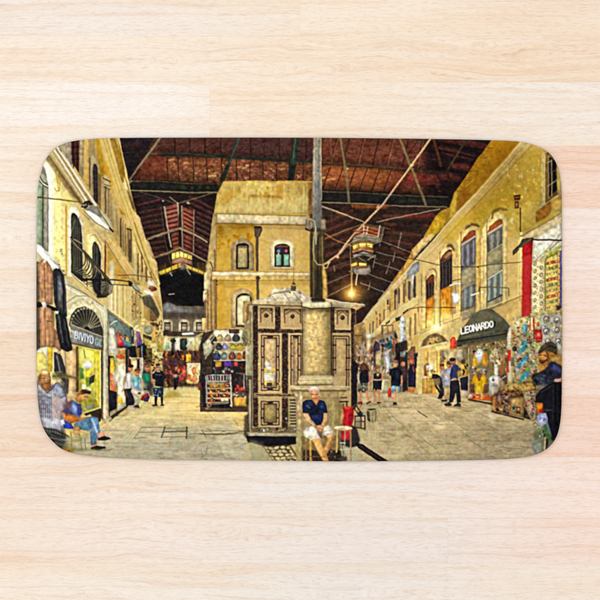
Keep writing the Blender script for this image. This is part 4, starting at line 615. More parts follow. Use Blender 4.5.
def panel(x0,x1,y0,y1,dots,fill=None):
    if fill: R(x0+3.4,y0+3.4,x1-3.4,y1-3.4,fill,n=8,ns=(2,6))
    frame(x0,y0,x1,y1,(80,52,42),1.1); frame(x0+2.6,y0+2.6,x1-2.6,y1-2.6,(64,42,38),1.2); frame(x0-1.2,y0-1.2,x1+1.2,y1+1.2,(226,204,156),.6); frame(x0+1.3,y0+1.3,x1-1.3,y1-1.3,(196,166,122),.8)
    for yy in dots:
        for xx in (x0+1.2, x1-1.2): L([xx-.8,yy,xx+.8,yy],(56,36,34),1.4)
    L([(x0+x1)/2-2,y0+1,(x0+x1)/2+2,y0+1],(56,36,34),2.0); L([(x0+x1)/2-2,y1-1,(x0+x1)/2+2,y1-1],(56,36,34),2.0)
panel(261.4,279,335.4,390.4,(346,357,370,384),(206,174,124)); panel(291,300.6,335.4,388,(344,356,370),(202,170,120)); R(292.6,338,296,386,(176,150,110),.7,.5); L([294.6,342,294.6,384],(140,110,84),.8,.7)
L([333,336,349,336.4],(70,46,38),1.2); L([333.4,336,333.4,376],(70,46,38),1.3); L([335.6,338.6,335.6,374],(90,62,46),1.0); L([336,338.6,346.6,338.8],(90,62,46),1.0); L([346.6,339,346.6,388],(70,46,38),1.2); L([349,337,348.8,390],(80,54,42),1.1); R(336.4,340,345.6,376,(204,172,118),.6,.5)
for yy in (345,358,370): L([332.6,yy,336,yy],(50,34,32),1.2); L([346,yy,350,yy],(50,34,32),1.2)
# notices
P([264,363, 266,361, 269,360.4, 271,364, 271,367, 265,367.6], (232,222,196)); L([266,358,270,362],(160,130,90),.7); L([270,360,274,356.6],(150,120,84),.7); P([264,367.6,275,368,275.6,371,264,371],(226,190,90)); P([266,366,272,366.4,272,369.6,266,369.4],(242,236,214)); P([264,370.6,275,371.4,275,382,264,381.4],(238,228,198)); P([264,371,275,371.6,275,373,264,372.6],(220,186,90),.8); L([265.6,374.6,273.6,375],(170,160,140),.6,.8); L([265.6,377,273.4,377.4],(190,180,160),.6,.8); P([264,381,275,382,275,385,264,385],(214,172,84),.8); R(267,383,272,386.6,(50,42,38)); L([268,385,271,385],(120,110,96),.6); E(259,364,.9,1,(240,226,160)); E(279.6,384,.8,1.6,(226,190,120)); R(278.6,386,280.6,389,(130,94,60))
# rail, bottom panels
P([254,393, 300,393.6, 300,397, 254,396.6], (176,146,96)); L([256,394.8,298,395.4],(60,42,36),1.3,.9); K([256,394,298,394.4,298,396,256,395.8],20,[(34,26,26),(110,84,60)],.7,1.4,80); L([254,397.4,298,397.8],(226,204,150),.7,.8); L([258,391.8,282,392],(226,204,150),.8,.8)
panel(261.4,279,401.4,425,(409,418),(160,142,90)); R(265,405,276,421,(168,146,92),1,.4,n=14,ns=(1.4,6)); L([270,408,270.4,416],(150,100,60),.7,.6); R(288,398,298,430,(186,164,112),1,.3)
for y in range(400, 427, 3): L([290.4,y,297,y],(40,36,36),1.4,.95); L([290.4,y+1.4,297,y+1.4],(210,196,156),.7,.7)
L([287.6,427.4,296,427.4],(120,96,60),.9); P([253,427,297,428,297,433,252,433],(120,104,76),.9,.5); K([253,428,297,428,297,432,253,432],24,[(60,50,44),(150,132,100),(196,180,150)],1,2.4,81,(1,4)); E(264,430.6,1.2,1.4,(226,220,200)); E(286.4,418.6,.8,.9,(200,196,180)); E(253.6,427,.8,.9,(200,196,180))
R(245.6,344.6,252.6,375,(196,184,142),n=6,ns=(2,8)); L([246.2,345,246.4,375],(226,216,176),1.0); P([246.6,375.4,252.6,375.4,252,380,248,380],(90,78,60)); L([249.8,380,249.8,432],(206,194,160),1.8); L([251.6,380,251.6,430],(96,84,66),1.2); L([248,380,248,430],(110,96,76),1.0); P([243.4,330,246.6,332,246.6,346,243,346],(130,128,96)); E(246,338,2.6,6,(130,120,80),.9,.5); K([242,334,250,334,250,344,242,344],8,[(90,80,50),(190,170,110)],1,2.4,82)
P([247,378,249,380,249,405,246,404],(60,50,44),.8,.4); P([244.6,416,249,414,250,442,244,436],(70,60,48),.9,.8); P([246,436,250,436,250,443,247.6,442],(30,28,30))
P([247,432.6, 297,434, 297,437, 249,436.4], (166,156,128)); L([248,433,296,434.4],(196,186,156),.8,.8); P([247.6,436, 297,436.4, 297,446.4, 262,446, 248,441.6], (24,23,28)); P([262,444,297,445,297,448,263,448],(20,18,20),.9,.4)
# cobbles beside the plinth
P([263,446, 296,444, 302,462, 276,462], (70,58,40)); 
_r = np.random.RandomState(3)
for j in range(5):
    for i in range(6):
        x = 265+i*6+j*2.2+_r.uniform(-.8,.8); y = 448+j*3.4+_r.uniform(-.5,.5)
        if x < 303: E(x, y, 2.9, 1.6, (186,168,122), 1, 0, _r.uniform(-20,20), n=12, ns=(2,2))
P([288,446,296,444,307,462,299,462],(170,152,104)); L([290.6,447,300,461],(90,70,40),1.4); P([250,440,263,444,274,462,240,462],(178,166,120),.6,2); L([263,446,274,462],(110,98,70),.9,.8)
# ---- stone column ----
P([302,304, 306,300.6, 316,300, 326,300.4, 331,303, 331,306, 329,308, 306,309, 303,307], (218,202,160), n=10, ns=(3,2)); L([303,306,312,308.2,330,307.4],(140,116,76),1.0,.8); L([304,302.6,328,301.6],(238,226,192),.8,.8); P([311,299,325,299,325,303,312,303],(40,34,28),.8,.5)
P([303.6,308, 330.4,308, 330.8,376, 302.6,376], (196,170,112), n=9, ns=(4,4)); P([303.6,308,309,308,308,376,302.6,376],(214,192,140),.6,1.6); P([324,308,330.6,308,331,376,324,376],(176,148,92),.6,1.6); T([304,308,330,308,331,376,303,376],13,3,2.4,0,83,(1,.95,.8)); T([304,308,330,308,331,376,303,376],-30,2,1.4,20,84,(1,1,1),1,.62)
K([304,310,330,310,330,374,304,374],34,[(150,124,78),(160,134,84),(222,204,156)],.8,2.6,85,(1.5,6),.3,10,.3)
for q in ([304,322,312,324,318,322],[309,336,316,338,326,335],[304,352,313,350,320,354,330,352],[318,362,326,365],[306,344,308,350]): L(q,(140,114,70),.7,.6)
P([302,375.4, 331,375.4, 334,378, 334.6,382, 331,385, 300,385.4, 297.4,382, 299,377.4], (206,186,136), n=8, ns=(4,2)); L([299,380.4,332,379.8],(160,136,88),.9,.7); L([301,376.4,331,376],(232,216,172),.9,.7); L([303,377.6,312,379],(120,96,60),.8,.5)
P([290,385.6, 349,386.4, 349,389.4, 340,391, 292,390.4, 290,388], (212,190,138)); L([290,385.8,349,386.6],(236,218,170),.9); L([291,389.6,347,390],(140,116,70),.9,.8)
P([295.4,390, 341,390.4, 339.6,462, 297,462], (170,148,98), n=8, ns=(4,6)); P([299,391,339,391,339,397,299,397],(190,166,112),.8,.5); L([299,398,339,398.4],(126,104,64),.9,.8); P([296,390,303,390,301.6,420,302,432,297,430],(214,190,144),.95,.4,n=12,ns=(2,3)); P([297.4,412,301,411,301.6,420,298,419],(190,140,104),.8,.6); L([299.6,396,299.4,412],(186,150,116),.9,.7); E(297,394,2.6,3.4,(224,206,160),.8,.6); P([296,428,302.4,432,304,462,296,446],(178,166,114)); P([328,400,339,400,339,460,330,460],(176,154,100),.8,1); P([290.4,390,299,390.4,299,400,296.6,402,295,396],(206,184,136)); L([291,390.4,296,397,298,402],(120,96,60),.8,.7); P([338,391,346,390.6,342,396,340,402],(190,164,112)); L([336,400,336,440],(150,124,76),.9,.6); R(302,402,308,460,(160,136,86),.5,1)
for q in ([331,402,331.4,440],[325,404,325,420],[338.6,398,338.6,458]): L(q,(136,112,70),.7,.6)
L([341,397.6,346.6,397.8],(70,46,38),1.2); L([340,401.6,348,401.8],(60,40,36),1.4); L([346.8,402,346.8,412],(60,40,36),1.4); L([343.6,404,343.6,410],(90,66,50),1.2); R(339,398,352,462,(178,152,100),.0)
P([339.4,404,343,404,343,440,340,440],(140,114,66),.8,.6); P([341.6,408,343.6,408,343.4,424,341.6,424],(206,160,90),.8,.4)
M([302.6,308,305.4,308,305,376,301.8,376],.8,1); M([308,308,318,308,318,376,308,376],1.07,2.5); M([326,308,331,308,332,376,327,376],.78,1.6); M([300,304,332,304,332,311,300,311],.86,1.4); M([303,371,331,371,331,376,303,376],.85,1.2); L([331.4,310,331.6,374],(70,52,34),1.0,.8); L([302.6,334,302.4,374],(110,84,50),.9,.8)
M([254,306,352,307.6,352,313,254,312],.82,1.6); M([257,399,300,399,300,432,257,432],.92,3); M([332,333,352,333,352,410,332,410],.93,3); M([296,391,340,391,340,394,296,393.6],.8,1.2); M([318,410,340,402,340,462,328,462],.88,3); M([247,306,254,306,254,432,247,432],.86,1.6); M([297,384,334,384,336,388,294,388],.85,1)
L([331.2,309,331.6,375],(60,44,28),1.6,.85); L([302.4,309,302,375],(90,68,42),1.2,.8); P([301.6,303.6,303.6,301.6,316,300.4,328,301,331.6,303.4,331.4,306.4,328,308,306,308.4,302,306.6],(222,206,164),1,.2,sh=.3); L([302,306.8,312,308.8,330.6,307.8],(70,52,32),1.1,.9); L([301.4,302.4,301.6,307],(80,60,40),1.0,.9); L([331.8,302.6,331.8,308],(80,60,40),1.0,.9); M([292,296,302,301,302,307,290,304],.82,1.2); M([331,299,344,303,344,309,331,308],.82,1.2); M([303,308,331,308,331,313,303,313],.84,1.2); P([311,299,325,299,325,302.4,312,302.4],(36,30,24),.8,.4); L([298.6,385,333,384.6],(96,74,44),1.0,.8); L([292,390.8,346,391],(90,68,42),1.0,.8); P([299,377.6,332,377.4,333,379.4,298.6,379.6],(228,208,160),.7,.4,sh=0)
# under the bench and chair
P([301,436, 340,436, 341,462, 302,462], (120,96,58), .85, .6); P([303,450,341,450,342,462,303,462],(50,40,34),.95,.6); K([302,450,342,450,342,461,302,461],20,[(110,96,72),(40,30,26),(80,64,48),(150,130,100)],1,3,86); R(309.6,430,311.6,462,(196,150,70)); R(305,436,307,462,(150,126,80),.7); L([302,457,330,456.4],(110,86,50),1.0); E(342,459,5,2.4,(130,120,96),.8,.6); P([336,456,347,456,347,461.6,336,461.6],(40,34,30),.7,.8)
# ---- red chair, stool, bin ----
P([352,425,357,428,360,440,358,446,350,448,345,446,340,444,341,438],(30,26,28),.9,.6); P([355,443,362,444,389,461.6,379,462,358,448],(30,24,24)); L([360,446,383,461],(56,44,40),1.4,.8); L([341,440,345,462],(90,70,56),.9)
P([343,407.4, 346,406.4, 352,406.6, 354,409, 353.6,420, 351,428, 343.4,427, 342.6,424, 344,416], (178,34,40), n=12, ns=(2,4)); P([343.2,407.4,347,406,352.6,407,352,409,345,409.6],(226,70,50)); P([349,410,353,410,352,426,349,427],(150,24,34),.8,.4); P([341,413,343.6,410,342.6,424,340.6,424],(196,140,80)); P([341,431,351,431,350.6,440,341,440],(170,40,48)); P([344,428,352,428,351,434,344,434],(200,50,54))
E(343.4,428.4,9.2,2.7,(228,202,156)); E(342.4,427.4,7.4,1.5,(240,222,186),.9,.3); L([334.6,429.4,343,431,352,429.6],(150,116,74),.9,.8); L([345,431,344.4,456],(176,150,110),1.2); L([350.4,430.4,351,461],(170,130,90),1.5); L([337.4,431,336.4,452],(196,172,110),1.6); L([340,449.6,347,449],(206,196,176),1.0); L([346,451.6,350.4,449.6,350,447],(186,170,150),.9); L([340,443,345,443],(220,210,190),1.2,.8)
L([352,405,359,415,362,420],(60,50,46),1.0); L([362.4,404,357,411],(196,80,60),1.1); L([353,402,361,412],(40,36,36),1.2); L([348,410,358,403],(120,80,60),.8)
L([355,416,355,429],(56,38,32),1.2); L([365,415.6,365,429],(56,38,32),1.4); L([355,416.4,365,415.6],(70,50,42),1.6); L([355,421.6,365,421.4],(80,56,46),1.2); L([361,416,361,428],(64,44,38),1.3); L([355,427,365,428.6],(50,36,32),1.1); P([356,418,360,418,360,427,356,427],(110,100,76),.6); E(360,414,3,2.4,(30,32,34),.9,.4)
P([366.6,409.6, 376.6,409.4, 376,421, 374,422, 369,421.6, 367.4,420], (146,136,92), n=8, ns=(2,4)); P([366.6,409.6,369.6,410,370,421.4,367.4,420],(64,62,50)); E(371.6,409.8,5,1.2,(60,54,40)); L([366.6,410,371,411.4,376.6,410],(196,186,140),.8,.9); L([374.6,412,374,421],(186,176,130),1.2,.6)
# ---- the seated man ----
P([303,432, 308,427, 312,425.4, 318,428, 320,436, 321,440, 317,441.6, 308,438.6, 304,436], (232,222,200), n=8, ns=(3,3)); P([322,428, 328,424.6, 331.6,428, 334,435, 332,439, 326,436, 322,434], (226,214,192), n=8, ns=(3,3)); L([324,431,330,430.6],(160,150,136),.8,.7); L([309,429,315,432],(250,246,232),1.4,.6); P([305,427,309,425.6,310,428,306,432],(190,176,150),.7,.5); P([316,428,323,428,322,438,319,436],(90,66,46),.7,.7)
P([312,439, 320,438.6, 322,446, 326,453, 328.6,460.6, 326,461.6, 322.6,459.6, 317.6,452, 314,444], (222,170,100)); P([328,436, 334,434.6, 334.4,439, 331,447, 326.6,454, 323.4,449, 326.6,442], (206,150,88)); L([314,441,322,456],(240,200,136),1.3,.7); L([329,440,325,449],(232,186,120),1.0,.7); P([326,434,333.6,433,333.6,437.6,327,438],(226,176,130),.9,.4); P([331,440,333.4,438,330,448,327,453],(176,120,60),.7,.6)
P([321.4,456,324,456,328.8,460,328.6,461.5,324,461.5,321,459],(206,148,84))
P([302.6,402, 306,400, 311.6,399.4, 315.6,404, 319.6,399.6, 324,401, 326.4,405, 327.6,413, 323.6,413.6, 323,424, 318,426, 312,424, 308.6,418, 308.4,413.4, 302.4,413.6], (29,36,58), n=7, ns=(2,3)); P([306,402,311,401,312,406,306,407],(46,60,96),.7,.8); P([319,402,323,401,325,408,320,408],(40,54,88),.7,.8); P([311,415,322,415,322.6,421,311.6,420],(38,52,100),.7,.9); P([309,406,318,408,319,415,310,414],(18,22,30),.7,.9); L([306.4,405.6,310,408.4],(130,140,160),.8,.8); E(321.6,406.6,1.4,1.2,(50,90,140),.9,.3); L([312,416.4,320,415.6],(90,60,80),.7,.6)
P([303,413, 308,413.4, 311,419, 317,426, 316,429, 312,426, 305,419.6], (222,176,126)); P([323.6,413, 327.6,413, 328,418, 324.4,426, 321.6,430, 320.6,426, 323,420], (216,168,116)); P([316.4,426, 320,425, 324,426, 323.4,430, 320.6,432, 317,430.6], (206,146,98)); L([304,415,314,426],(240,204,160),.9,.7); L([318,428,322,429.4],(150,96,60),.7,.8); L([318,426.6,322,427.4],(236,186,140),.7,.7)
P([311.6,399.4,313,398,319,398,319.4,400,316,405.6],(206,140,86)); E(314.4,393.6,4.1,6,(216,152,106)); P([309.4,393,309,389.4,310.6,387.4,313,386.4,316.6,386.6,319,388.6,319.6,391,318.8,393,317.6,390.6,313.6,389.6,310.8,391],(232,222,210)); P([310,391,311,389,314,388.4,318,389.4,318.6,391.6,314,391],(226,190,160),.6,.5); L([311.4,394.4,313.8,394.4],(90,56,40),.9,.9); L([315.2,394.4,317.6,394.2],(90,56,40),.9,.9); L([314.6,394.6,314.8,397],(230,160,110),.9,.8); L([312.6,398.4,316.4,398.2],(150,80,60),.8,.9); E(317,396.6,1.4,1.8,(190,110,70),.6,.5); E(313,396.6,1.2,1.2,(240,176,128),.8,.4); P([312,399,317,399,315.4,401.6],(190,120,72),.7,.4)
# ---- arcade on the right: far part ----
P([354,325, 362,322, 390,292, 418,262, 456,212, 500,160, 520,140, 570,140, 570,400, 470,400, 420,392, 357,392], (212,178,108), n=8, ns=(6,6))
P([354,326,364,322,364,360,354,360],(150,116,66),.95,.5); L([354,335,363,335.6],(90,66,40),.9); R(355.4,326,362.6,334,(176,140,84),.8,.4); R(355.4,337,362.6,345,(160,126,76),.8,.4); E(360,330,1.2,1.4,(120,90,54),.7,.5)
P([494,137, 522,139, 500,164, 478,190, 460,209, 448,224, 440,231, 424,247, 424,236, 436,216, 441,211, 450,207, 455,192, 465,178, 478,158], (150,114,28), n=14, ns=(3,4)); P([494,138,522,140,500,166,490,160],(166,124,20),.7,2); P([455,196,470,186,470,200,458,212],(136,90,30),.6,2); L([466,186,474,180],(196,160,80),.9,.7); L([470,192,476,186],(190,150,70),.8,.6)
P([424,236,437,216,446,212,446,226,424,246],(166,136,34)); P([450,205,455,192,458,192,456,212,450,220],(206,176,70),.8,.6)
for q in ([487,148,494,148],[480,158,487,158],[470,171,478,171],[464,180,471,180],[457,191,463,191]): L(q,(60,44,20),.8,.5)
P([412,250,424,237,424,246,412,262],(196,168,112)); P([421,240,429,234,436,234,424,248,421,248],(214,190,140),.8,.6); P([403,268,412,251,414,262,404,274],(190,150,74)); P([393,281,403,266,404,276,394,288],(176,140,80)); P([378,300,393,281,394,290,380,306],(200,170,124))
# cornice
P([522,139.4, 532,143, 500,176, 470,207, 446,234, 420,262, 392,294, 376,312, 366,324, 362,322, 372,308, 392,286, 416,259, 440,232, 456,213, 480,189, 505,160], (208,184,126), n=8, ns=(3,3))
L([523,140, 480,190, 456,214, 440,233, 416,260, 390,290, 366,319], (226,206,152), 1.0, .9); L([527,142.4, 484,192, 450,228, 422,258], (160,132,80), .8, .7); L([530,144, 470,207, 440,240, 414,266], (228,206,150), 1.0, .7); L([532,145.6,472,209,442,242,416,268,394,292],(140,104,44),.9,.7); L([525,142,460,214,430,246],(180,150,96),.8,.6)
# wall wash
P([532,146, 570,160, 570,230, 520,236, 480,236, 460,226], (190,162,72), .9, 4, n=10, ns=(5,5)); P([470,212,500,185,520,185,510,215,485,225],(186,154,50),.6,5); T([480,150,562,150,562,235,470,235],10,7,6,40,90,(1,1,.7)); T([505,160,545,160,545,205,500,205],44,2.4,3.4,0,91,(1,1,1),1,.66); T([470,150,562,160,562,235,450,235],-14,6,8,0,92,(.8,1,1.1),1.5,.58)
P([440,234,460,214,478,214,470,232,446,246],(206,166,48),.6,3); P([410,268,440,238,446,246,440,330,410,335],(222,192,124),.6,3)
E(522,176,1.4,5,(214,206,180),.6,.8); E(526,190,1.6,4,(206,196,160),.5,.8); E(533.6,170,2,1.2,(220,214,190),.7,.6); L([533,166,533,174],(226,220,200),.9,.5); E(512,221,2.2,4,(220,206,160),.6,1); E(528,190,2.4,1,(150,120,70),.6,.5)
# barred window at the far right
P([545,154, 551,150, 556,160, 562,172, 562,192, 545,206, 544,180], (110,84,46)); P([541,152,546,150,545.6,206,540,208],(196,180,130),.9,.4); L([544.8,156,544.4,206],(214,200,156),1.2); P([548,157, 552,158, 556,166, 557,190, 548,198], (26,18,26)); P([545.6,156,548,154,548,200,545.6,203],(120,90,48)); L([548.4,156,548.6,198],(206,196,160),.8,.8); L([551.6,160,552,196],(190,180,150),.9,.9); L([547,163,556,158.6],(190,186,160),.8,.85); L([547.6,186,557,180],(190,186,160),.8,.85); L([547,174,557,170],(120,116,110),.6,.7); P([552,158,556,162,556.6,168,553,167],(12,8,18)); P([557,164,562,176,562,196,557,193],(176,160,100)); P([540,207,558,194,562,192,562,196,541,210],(206,186,136)); L([540,208,558,196],(226,212,170),.9); L([541,210,562,197],(110,80,40),.9,.7)
P([536,212,551,200,552,208,548,216,536,223],(150,100,34),.9,.6,n=24,ns=(3,3)); P([551,200,562,196,562,212,552,210],(206,170,90),.9,.5)
P([513.6,195.4,520.4,194.6,520.4,199,518.6,201,519,208,515,208.6,514.6,201.6],(70,44,26)); L([514,197.6,520,197],(150,110,60),.9); L([514.6,201,519.4,200.6],(190,150,90),.8); R(515.4,203,518,207.6,(130,96,50))
L([520.4,208,520.4,236],(70,56,30),1.2); P([519.6,232,523,232,523,316,519,318],(222,196,120)); L([518.6,240,518,318],(236,216,150),1.0); L([523.4,245,522,312],(190,140,60),.7)
# tall arched windows
def rwin(x0, x1, yt, yb, slope, surround, face):
    w = x1-x0
    P([x0-5,yb, x0-5,yt+12, x0-2,yt+5, x0+w*.35,yt-5, x0+w*.7,yt-7, x1+2,yt-4, x1+5,yt+4, x1+5,yb-slope*w], surround, n=7, ns=(3,5))
    P([x0,yb, x0,yt+w*.95, x0+w*.2,yt+w*.55, x0+w*.5,yt+w*.2, x0+w*.8,yt, x1,yt+1, x1,yb-slope*w], face)
rwin(487,502.6,218.6,312,.5,(220,194,126),(150,138,104)); P([487,233, 490,226, 496,221, 502.6,219.4, 502.6,224, 494,230], (168,88,42)); L([486.6,234.4,502.6,224.6],(206,194,166),1.4); P([487,236,502.6,226,502.6,243,487,253],(112,110,98))
for i in range(5): L([488.8+i*3,237-i*1.9,488.8+i*3,252-i*1.9],(160,156,136) if i%2 else (84,82,74),1.3,.9)
L([487.4,238,487.4,252],(60,56,44),1.2); P([486.6,254,502.6,244,502.6,262,486.6,266],(152,140,102),n=6,ns=(2,3)); L([487,253.6,502.6,243.6],(190,180,140),.9,.8); P([487,278,502.6,269,502.6,296,487,303],(112,120,108)); 
for i in range(5): L([489+i*3,280-i*1.7,489+i*3,300-i*1.6],(176,184,168) if i%2==0 else (86,92,82),1.6,.85)
L([487.6,279,502.6,270],(206,196,166),1.2); L([488,302,502.4,294.6],(60,64,60),1.1); P([490.6,215,493,210,500,207,507,208.6,508,211,500,210,494,213],(120,94,40),.8,.4); P([491,219,493,213,494,213,493,219],(150,84,34)); L([503.6,222,503.6,302],(232,214,156),1.6,.8); P([484.6,231,486.6,228,486.4,312,484,312],(232,208,140),.8,.4)
rwin(461,475.4,229.6,322,.5,(220,188,112),(158,142,106)); P([461,244,464,238,470,231.6,475.4,230,475.4,235,468,240],(160,78,40)); L([460.8,245.4,475.4,236],(196,184,166),1.4); P([461,247,475.4,237,475.4,262,461,270],(104,100,104))
for i in range(5): L([462.4+i*2.8,248-i*1.8,462.4+i*2.8,268-i*1.5],(158,152,156) if i%2==0 else (80,76,74),1.3,.9)
P([460.6,271,475.4,263,475.4,282,460.6,286],(158,146,112)); L([461,270.6,475.4,262.6],(90,80,60),.9,.8); P([460.6,291,475.4,284,475.4,306,460.6,312],(128,120,96)); P([463.6,289,475,283,475,304,463.6,310],(116,120,112))
for i in range(4): L([465+i*3,289-i*1.4,465+i*3,308-i*1.4],(84,86,80) if i%2 else (170,172,160),1.3,.8)
P([464.6,230.6,466,226.4,471,223,477,223.6,480,227,478,227,472,225.6,467,229],(90,64,34),.85,.4); L([478,232,478.6,312],(238,206,128),2.4,.7); P([480.6,238,484,236,484,316,480.6,317],(224,196,126),.8,.5); P([478,240,480.6,238,480.6,300,478.4,302],(196,156,70),.7,.5)
rwin(440,452,249,326,.5,(214,184,118),(46,36,36)); P([440,262,443,255,448,250.6,452,250.6,452,256,446,259],(126,66,40)); P([444,257,448,252,452,251.6,452,254,446,258.6],(196,160,110),.8,.4); L([440.4,263,452,256.6],(150,120,80),.9,.6)
for x in (442.6,446,449.6): L([x,262,x,288],(92,84,80),.9,.8)
P([440,290,452,284,452,322,440,328],(196,130,40),n=22,ns=(1.2,8)); P([441,312,450,306,450,324,441,328],(236,176,60),.6,1); L([445,300,445,326],(250,206,110),1.2,.6); L([443,292,443,324],(140,84,24),1,.7); L([449,288,449,322],(226,160,60),1.0,.7); P([445.6,248,448,244,452,244.6,454.4,249,454,252,452,248,448,246.6],(80,56,36),.85,.4)
rwin(426,434,274,330,.5,(210,180,118),(50,36,32)); P([426,284,428,279,432,275,434,276,434,282],(130,70,40)); L([429,282,429,300],(96,84,70),.8); L([432,280,432,298],(96,84,70),.8); P([426,300,434,295,434,326,426,330],(190,120,40),n=20,ns=(1.2,8)); P([427,312,432,310,432,326,427,328],(240,186,80),.7,.8); L([430,270,434,268.6,436.4,272,436.4,290],(96,70,40),.9,.8); L([437.6,262,437.4,330],(226,196,130),2,.8); P([453,268,457,266,457,322,453,324],(190,154,84),.8,.6); P([455.6,258,458,256,458,320,455.6,322],(228,200,140),.8,.5)
P([407.4,272,412,265,419.4,260.6,419.6,270,410,280,406.4,279],(150,150,148)); L([419.6,260,419.8,300],(206,180,126),1.2,.8); P([408,278,413,274,416,276,416,296,408,300],(176,158,126)); L([414.6,277,415,298],(60,52,44),1.6); L([410,282,410,300],(90,80,66),1.4); L([405.6,280,406,296],(110,90,60),1.0); P([412,276,414,274,414,284,412,286],(226,214,190)); L([421.6,274,421.6,296],(110,90,60),1.0,.7); L([424,265,424,330],(234,206,140),1.3,.6); L([418.6,300,419,340],(180,140,70),1.0,.7)
for x, y, h, c in ((404,284,18,(70,60,52)),(408.6,282,16,(90,80,66)),(399,289,14,(80,56,50)),(395,292,17,(84,66,48)),(397.6,294,15,(150,140,126)),(390,302,12,(130,110,80)),(388,300,4,(60,34,40)),(384,310,14,(140,112,74)),(380,314,12,(150,60,40)),(377,318,14,(150,128,90)),(373,322,14,(90,80,60)),(370,324,12,(120,104,80)),(365,330,14,(120,100,76)),(414,280,16,(66,58,50))): L([x,y,x,y+h], c, 1.5, .9)
L([392,288,392,310],(196,160,70),3,.5); E(396,292,1.6,3,(60,44,40),.9,.4); L([401,284,401,308],(236,214,160),1,.7); L([386,302,386,322],(236,214,160),1,.7); K([362,318,380,310,392,296,392,330,362,345],40,[(226,204,156),(190,160,106),(160,126,80),(120,96,64)],1,3,94,(.12,.5),.7)
# string course over the far shops
P([418,296, 418,303, 400,316, 384,329, 370,341, 368,338, 384,321, 400,307], (224,200,138), n=6, ns=(3,2)); L([418,304,398,318,370,343],(150,120,64),.9,.7); L([418,296,399,308.6,382,323],(242,224,170),.9,.7); P([388,313,398,308,398,315,390,320],(216,184,116),.7,.8)
P([402.6,313, 408,308.6, 408.4,310, 403,314.6], (44,36,26)); P([395,318,400.6,316,401,319.6,396,321.6],(64,56,38)); P([386,323,390,320,390,321.6,386,325],(50,40,28)); L([409,309,420,307,437,307.6,455,307.6],(70,56,40),.9,.85); L([418,307.4,418.4,312],(90,70,40),.8); L([382,325.6,393,325.2],(80,64,40),.9); L([382,325,382,340],(80,64,40),.8,.8); L([379,337,384,337],(40,30,30),1.6); L([393,326,393,336],(110,90,60),.8)
R(386,326,393,340,(196,160,106),.6,.5); L([383,327,383,345],(120,96,60),1.0); L([388,327,388,340],(150,120,76),1.0); L([391,326,391,340],(210,180,126),1.0)
P([400,318,404.6,316,405.6,340,403,346,399,344],(206,206,200)); K([399,322,405,320,405,342,399,344],20,[(150,150,150),(236,236,230),(120,120,124),(190,196,196)],1,2.4,95,(.3,.8)); E(402.4,319,2.4,2.6,(246,244,232),.9,.6); P([405,322,409,314,411,340,406,344],(214,190,130),.8,.5); L([410.4,318,410,336],(140,112,66),1.6); L([415.4,314,415.4,334],(150,118,66),1.8); L([413,316,413,338],(232,208,150),1.6,.8)
E(369,336,2.2,2.2,(250,248,230)); G(369,336,4,(255,244,210),.5)
# far stalls and goods
P([357,345, 372,338, 396,330, 396,392, 357,392], (176,148,106), n=14, ns=(3,3)); K([357,346,372,340,372,370,357,372],46,[(232,226,206),(206,190,160),(150,120,90),(90,70,60),(226,206,170)],1.4,4,96,(.2,.7)); K([371,342,398,334,398,372,371,374],60,[(210,186,140),(150,116,84),(80,64,60),(226,210,180),(60,64,80),(180,120,90)],1.6,5,97,(.18,.6))
K([381,340,392,336,392,350,381,350],18,[(60,76,104),(40,44,60),(196,200,210),(90,110,140)],1.4,4,98,(.4,.9)); K([387,342,392,340,392,350,387,350],8,[(50,110,96),(40,80,76)],1.6,4,99,(.4,.9)); L([393.6,340,393.6,352],(206,90,50),1.4); P([384,350,391,349,392,366,386,372,383,360],(196,192,186)); P([386,360,388,352,389,370,386,374],(240,236,226)); P([389,352,391.6,350,392,362,390,364],(120,110,110),.9); P([375,352,381,350,382,366,376,366],(226,200,150)); L([374.6,346,374.4,366],(70,60,56),2.4,.8); P([377,344,379,342,380,350,377,351],(70,74,96)); P([366,340,372,338,371,350,366,354],(214,190,150))
P([395,344, 407,340, 408,350, 402,352, 408,352, 408,392, 396,380], (44,36,36), .95, .5); P([400,352,406,351,405,357,400,357],(130,140,130)); R(396,346,400,366,(40,34,36)); P([408,340,412,340,412,392,408,392],(196,166,104),.9,.4); P([408,352,411,347,415,346,416,356,416,366,409,368],(110,90,64)); K([408,350,416,348,416,364,408,366],14,[(150,130,100),(80,66,50),(176,90,70)],1.2,3,100); P([414,354,418,352,420,362,418,368,415,368],(34,34,44)); P([417,356,420,358,420,392,416,392],(214,186,126)); R(378,380,388,393,(186,178,140)); L([378,380,388,380],(226,220,190),1.2)
P([359,374,372,374,372,392,359,392],(176,156,116),.5,1.5)
# lit doorway shop with the fanlight
P([418,326, 440,318, 462,312, 462,330, 456,392, 418,394], (220,192,124), n=8, ns=(4,4)); L([420,334,440,325,460,318],(150,120,66),.9,.7); L([420,328.6,440,320,462,312],(240,220,160),.9,.7); P([420,322,440,315,452,310,452,318,420,332],(226,196,110),.8,.5)
G(436,318,6,(255,250,160),.6); P([433,308,438.6,306,439,330,433,332],(246,226,120),.8,.8); P([430,326,442,322,442,330,432,333],(252,250,190),.7,1.2); P([441.6,300,444,299,444,322,441.6,323],(246,206,96),.7,.6)
P([422,347, 424,341, 429,336, 436,333.6, 442,336, 447,342, 434,345], (124,96,62)); P([425,346,428,341,433,337.6,438,337,443,341,434,344],(200,160,86)); K([426,340,444,336,444,343,426,346],16,[(110,80,50),(236,206,130),(90,64,44)],1,2.4,101); L([422,347.6,434,345,448,342],(236,216,156),1.6); L([421,347,424,340,430,335,437,333,443,336.6,448,342],(96,72,46),.9,.8)
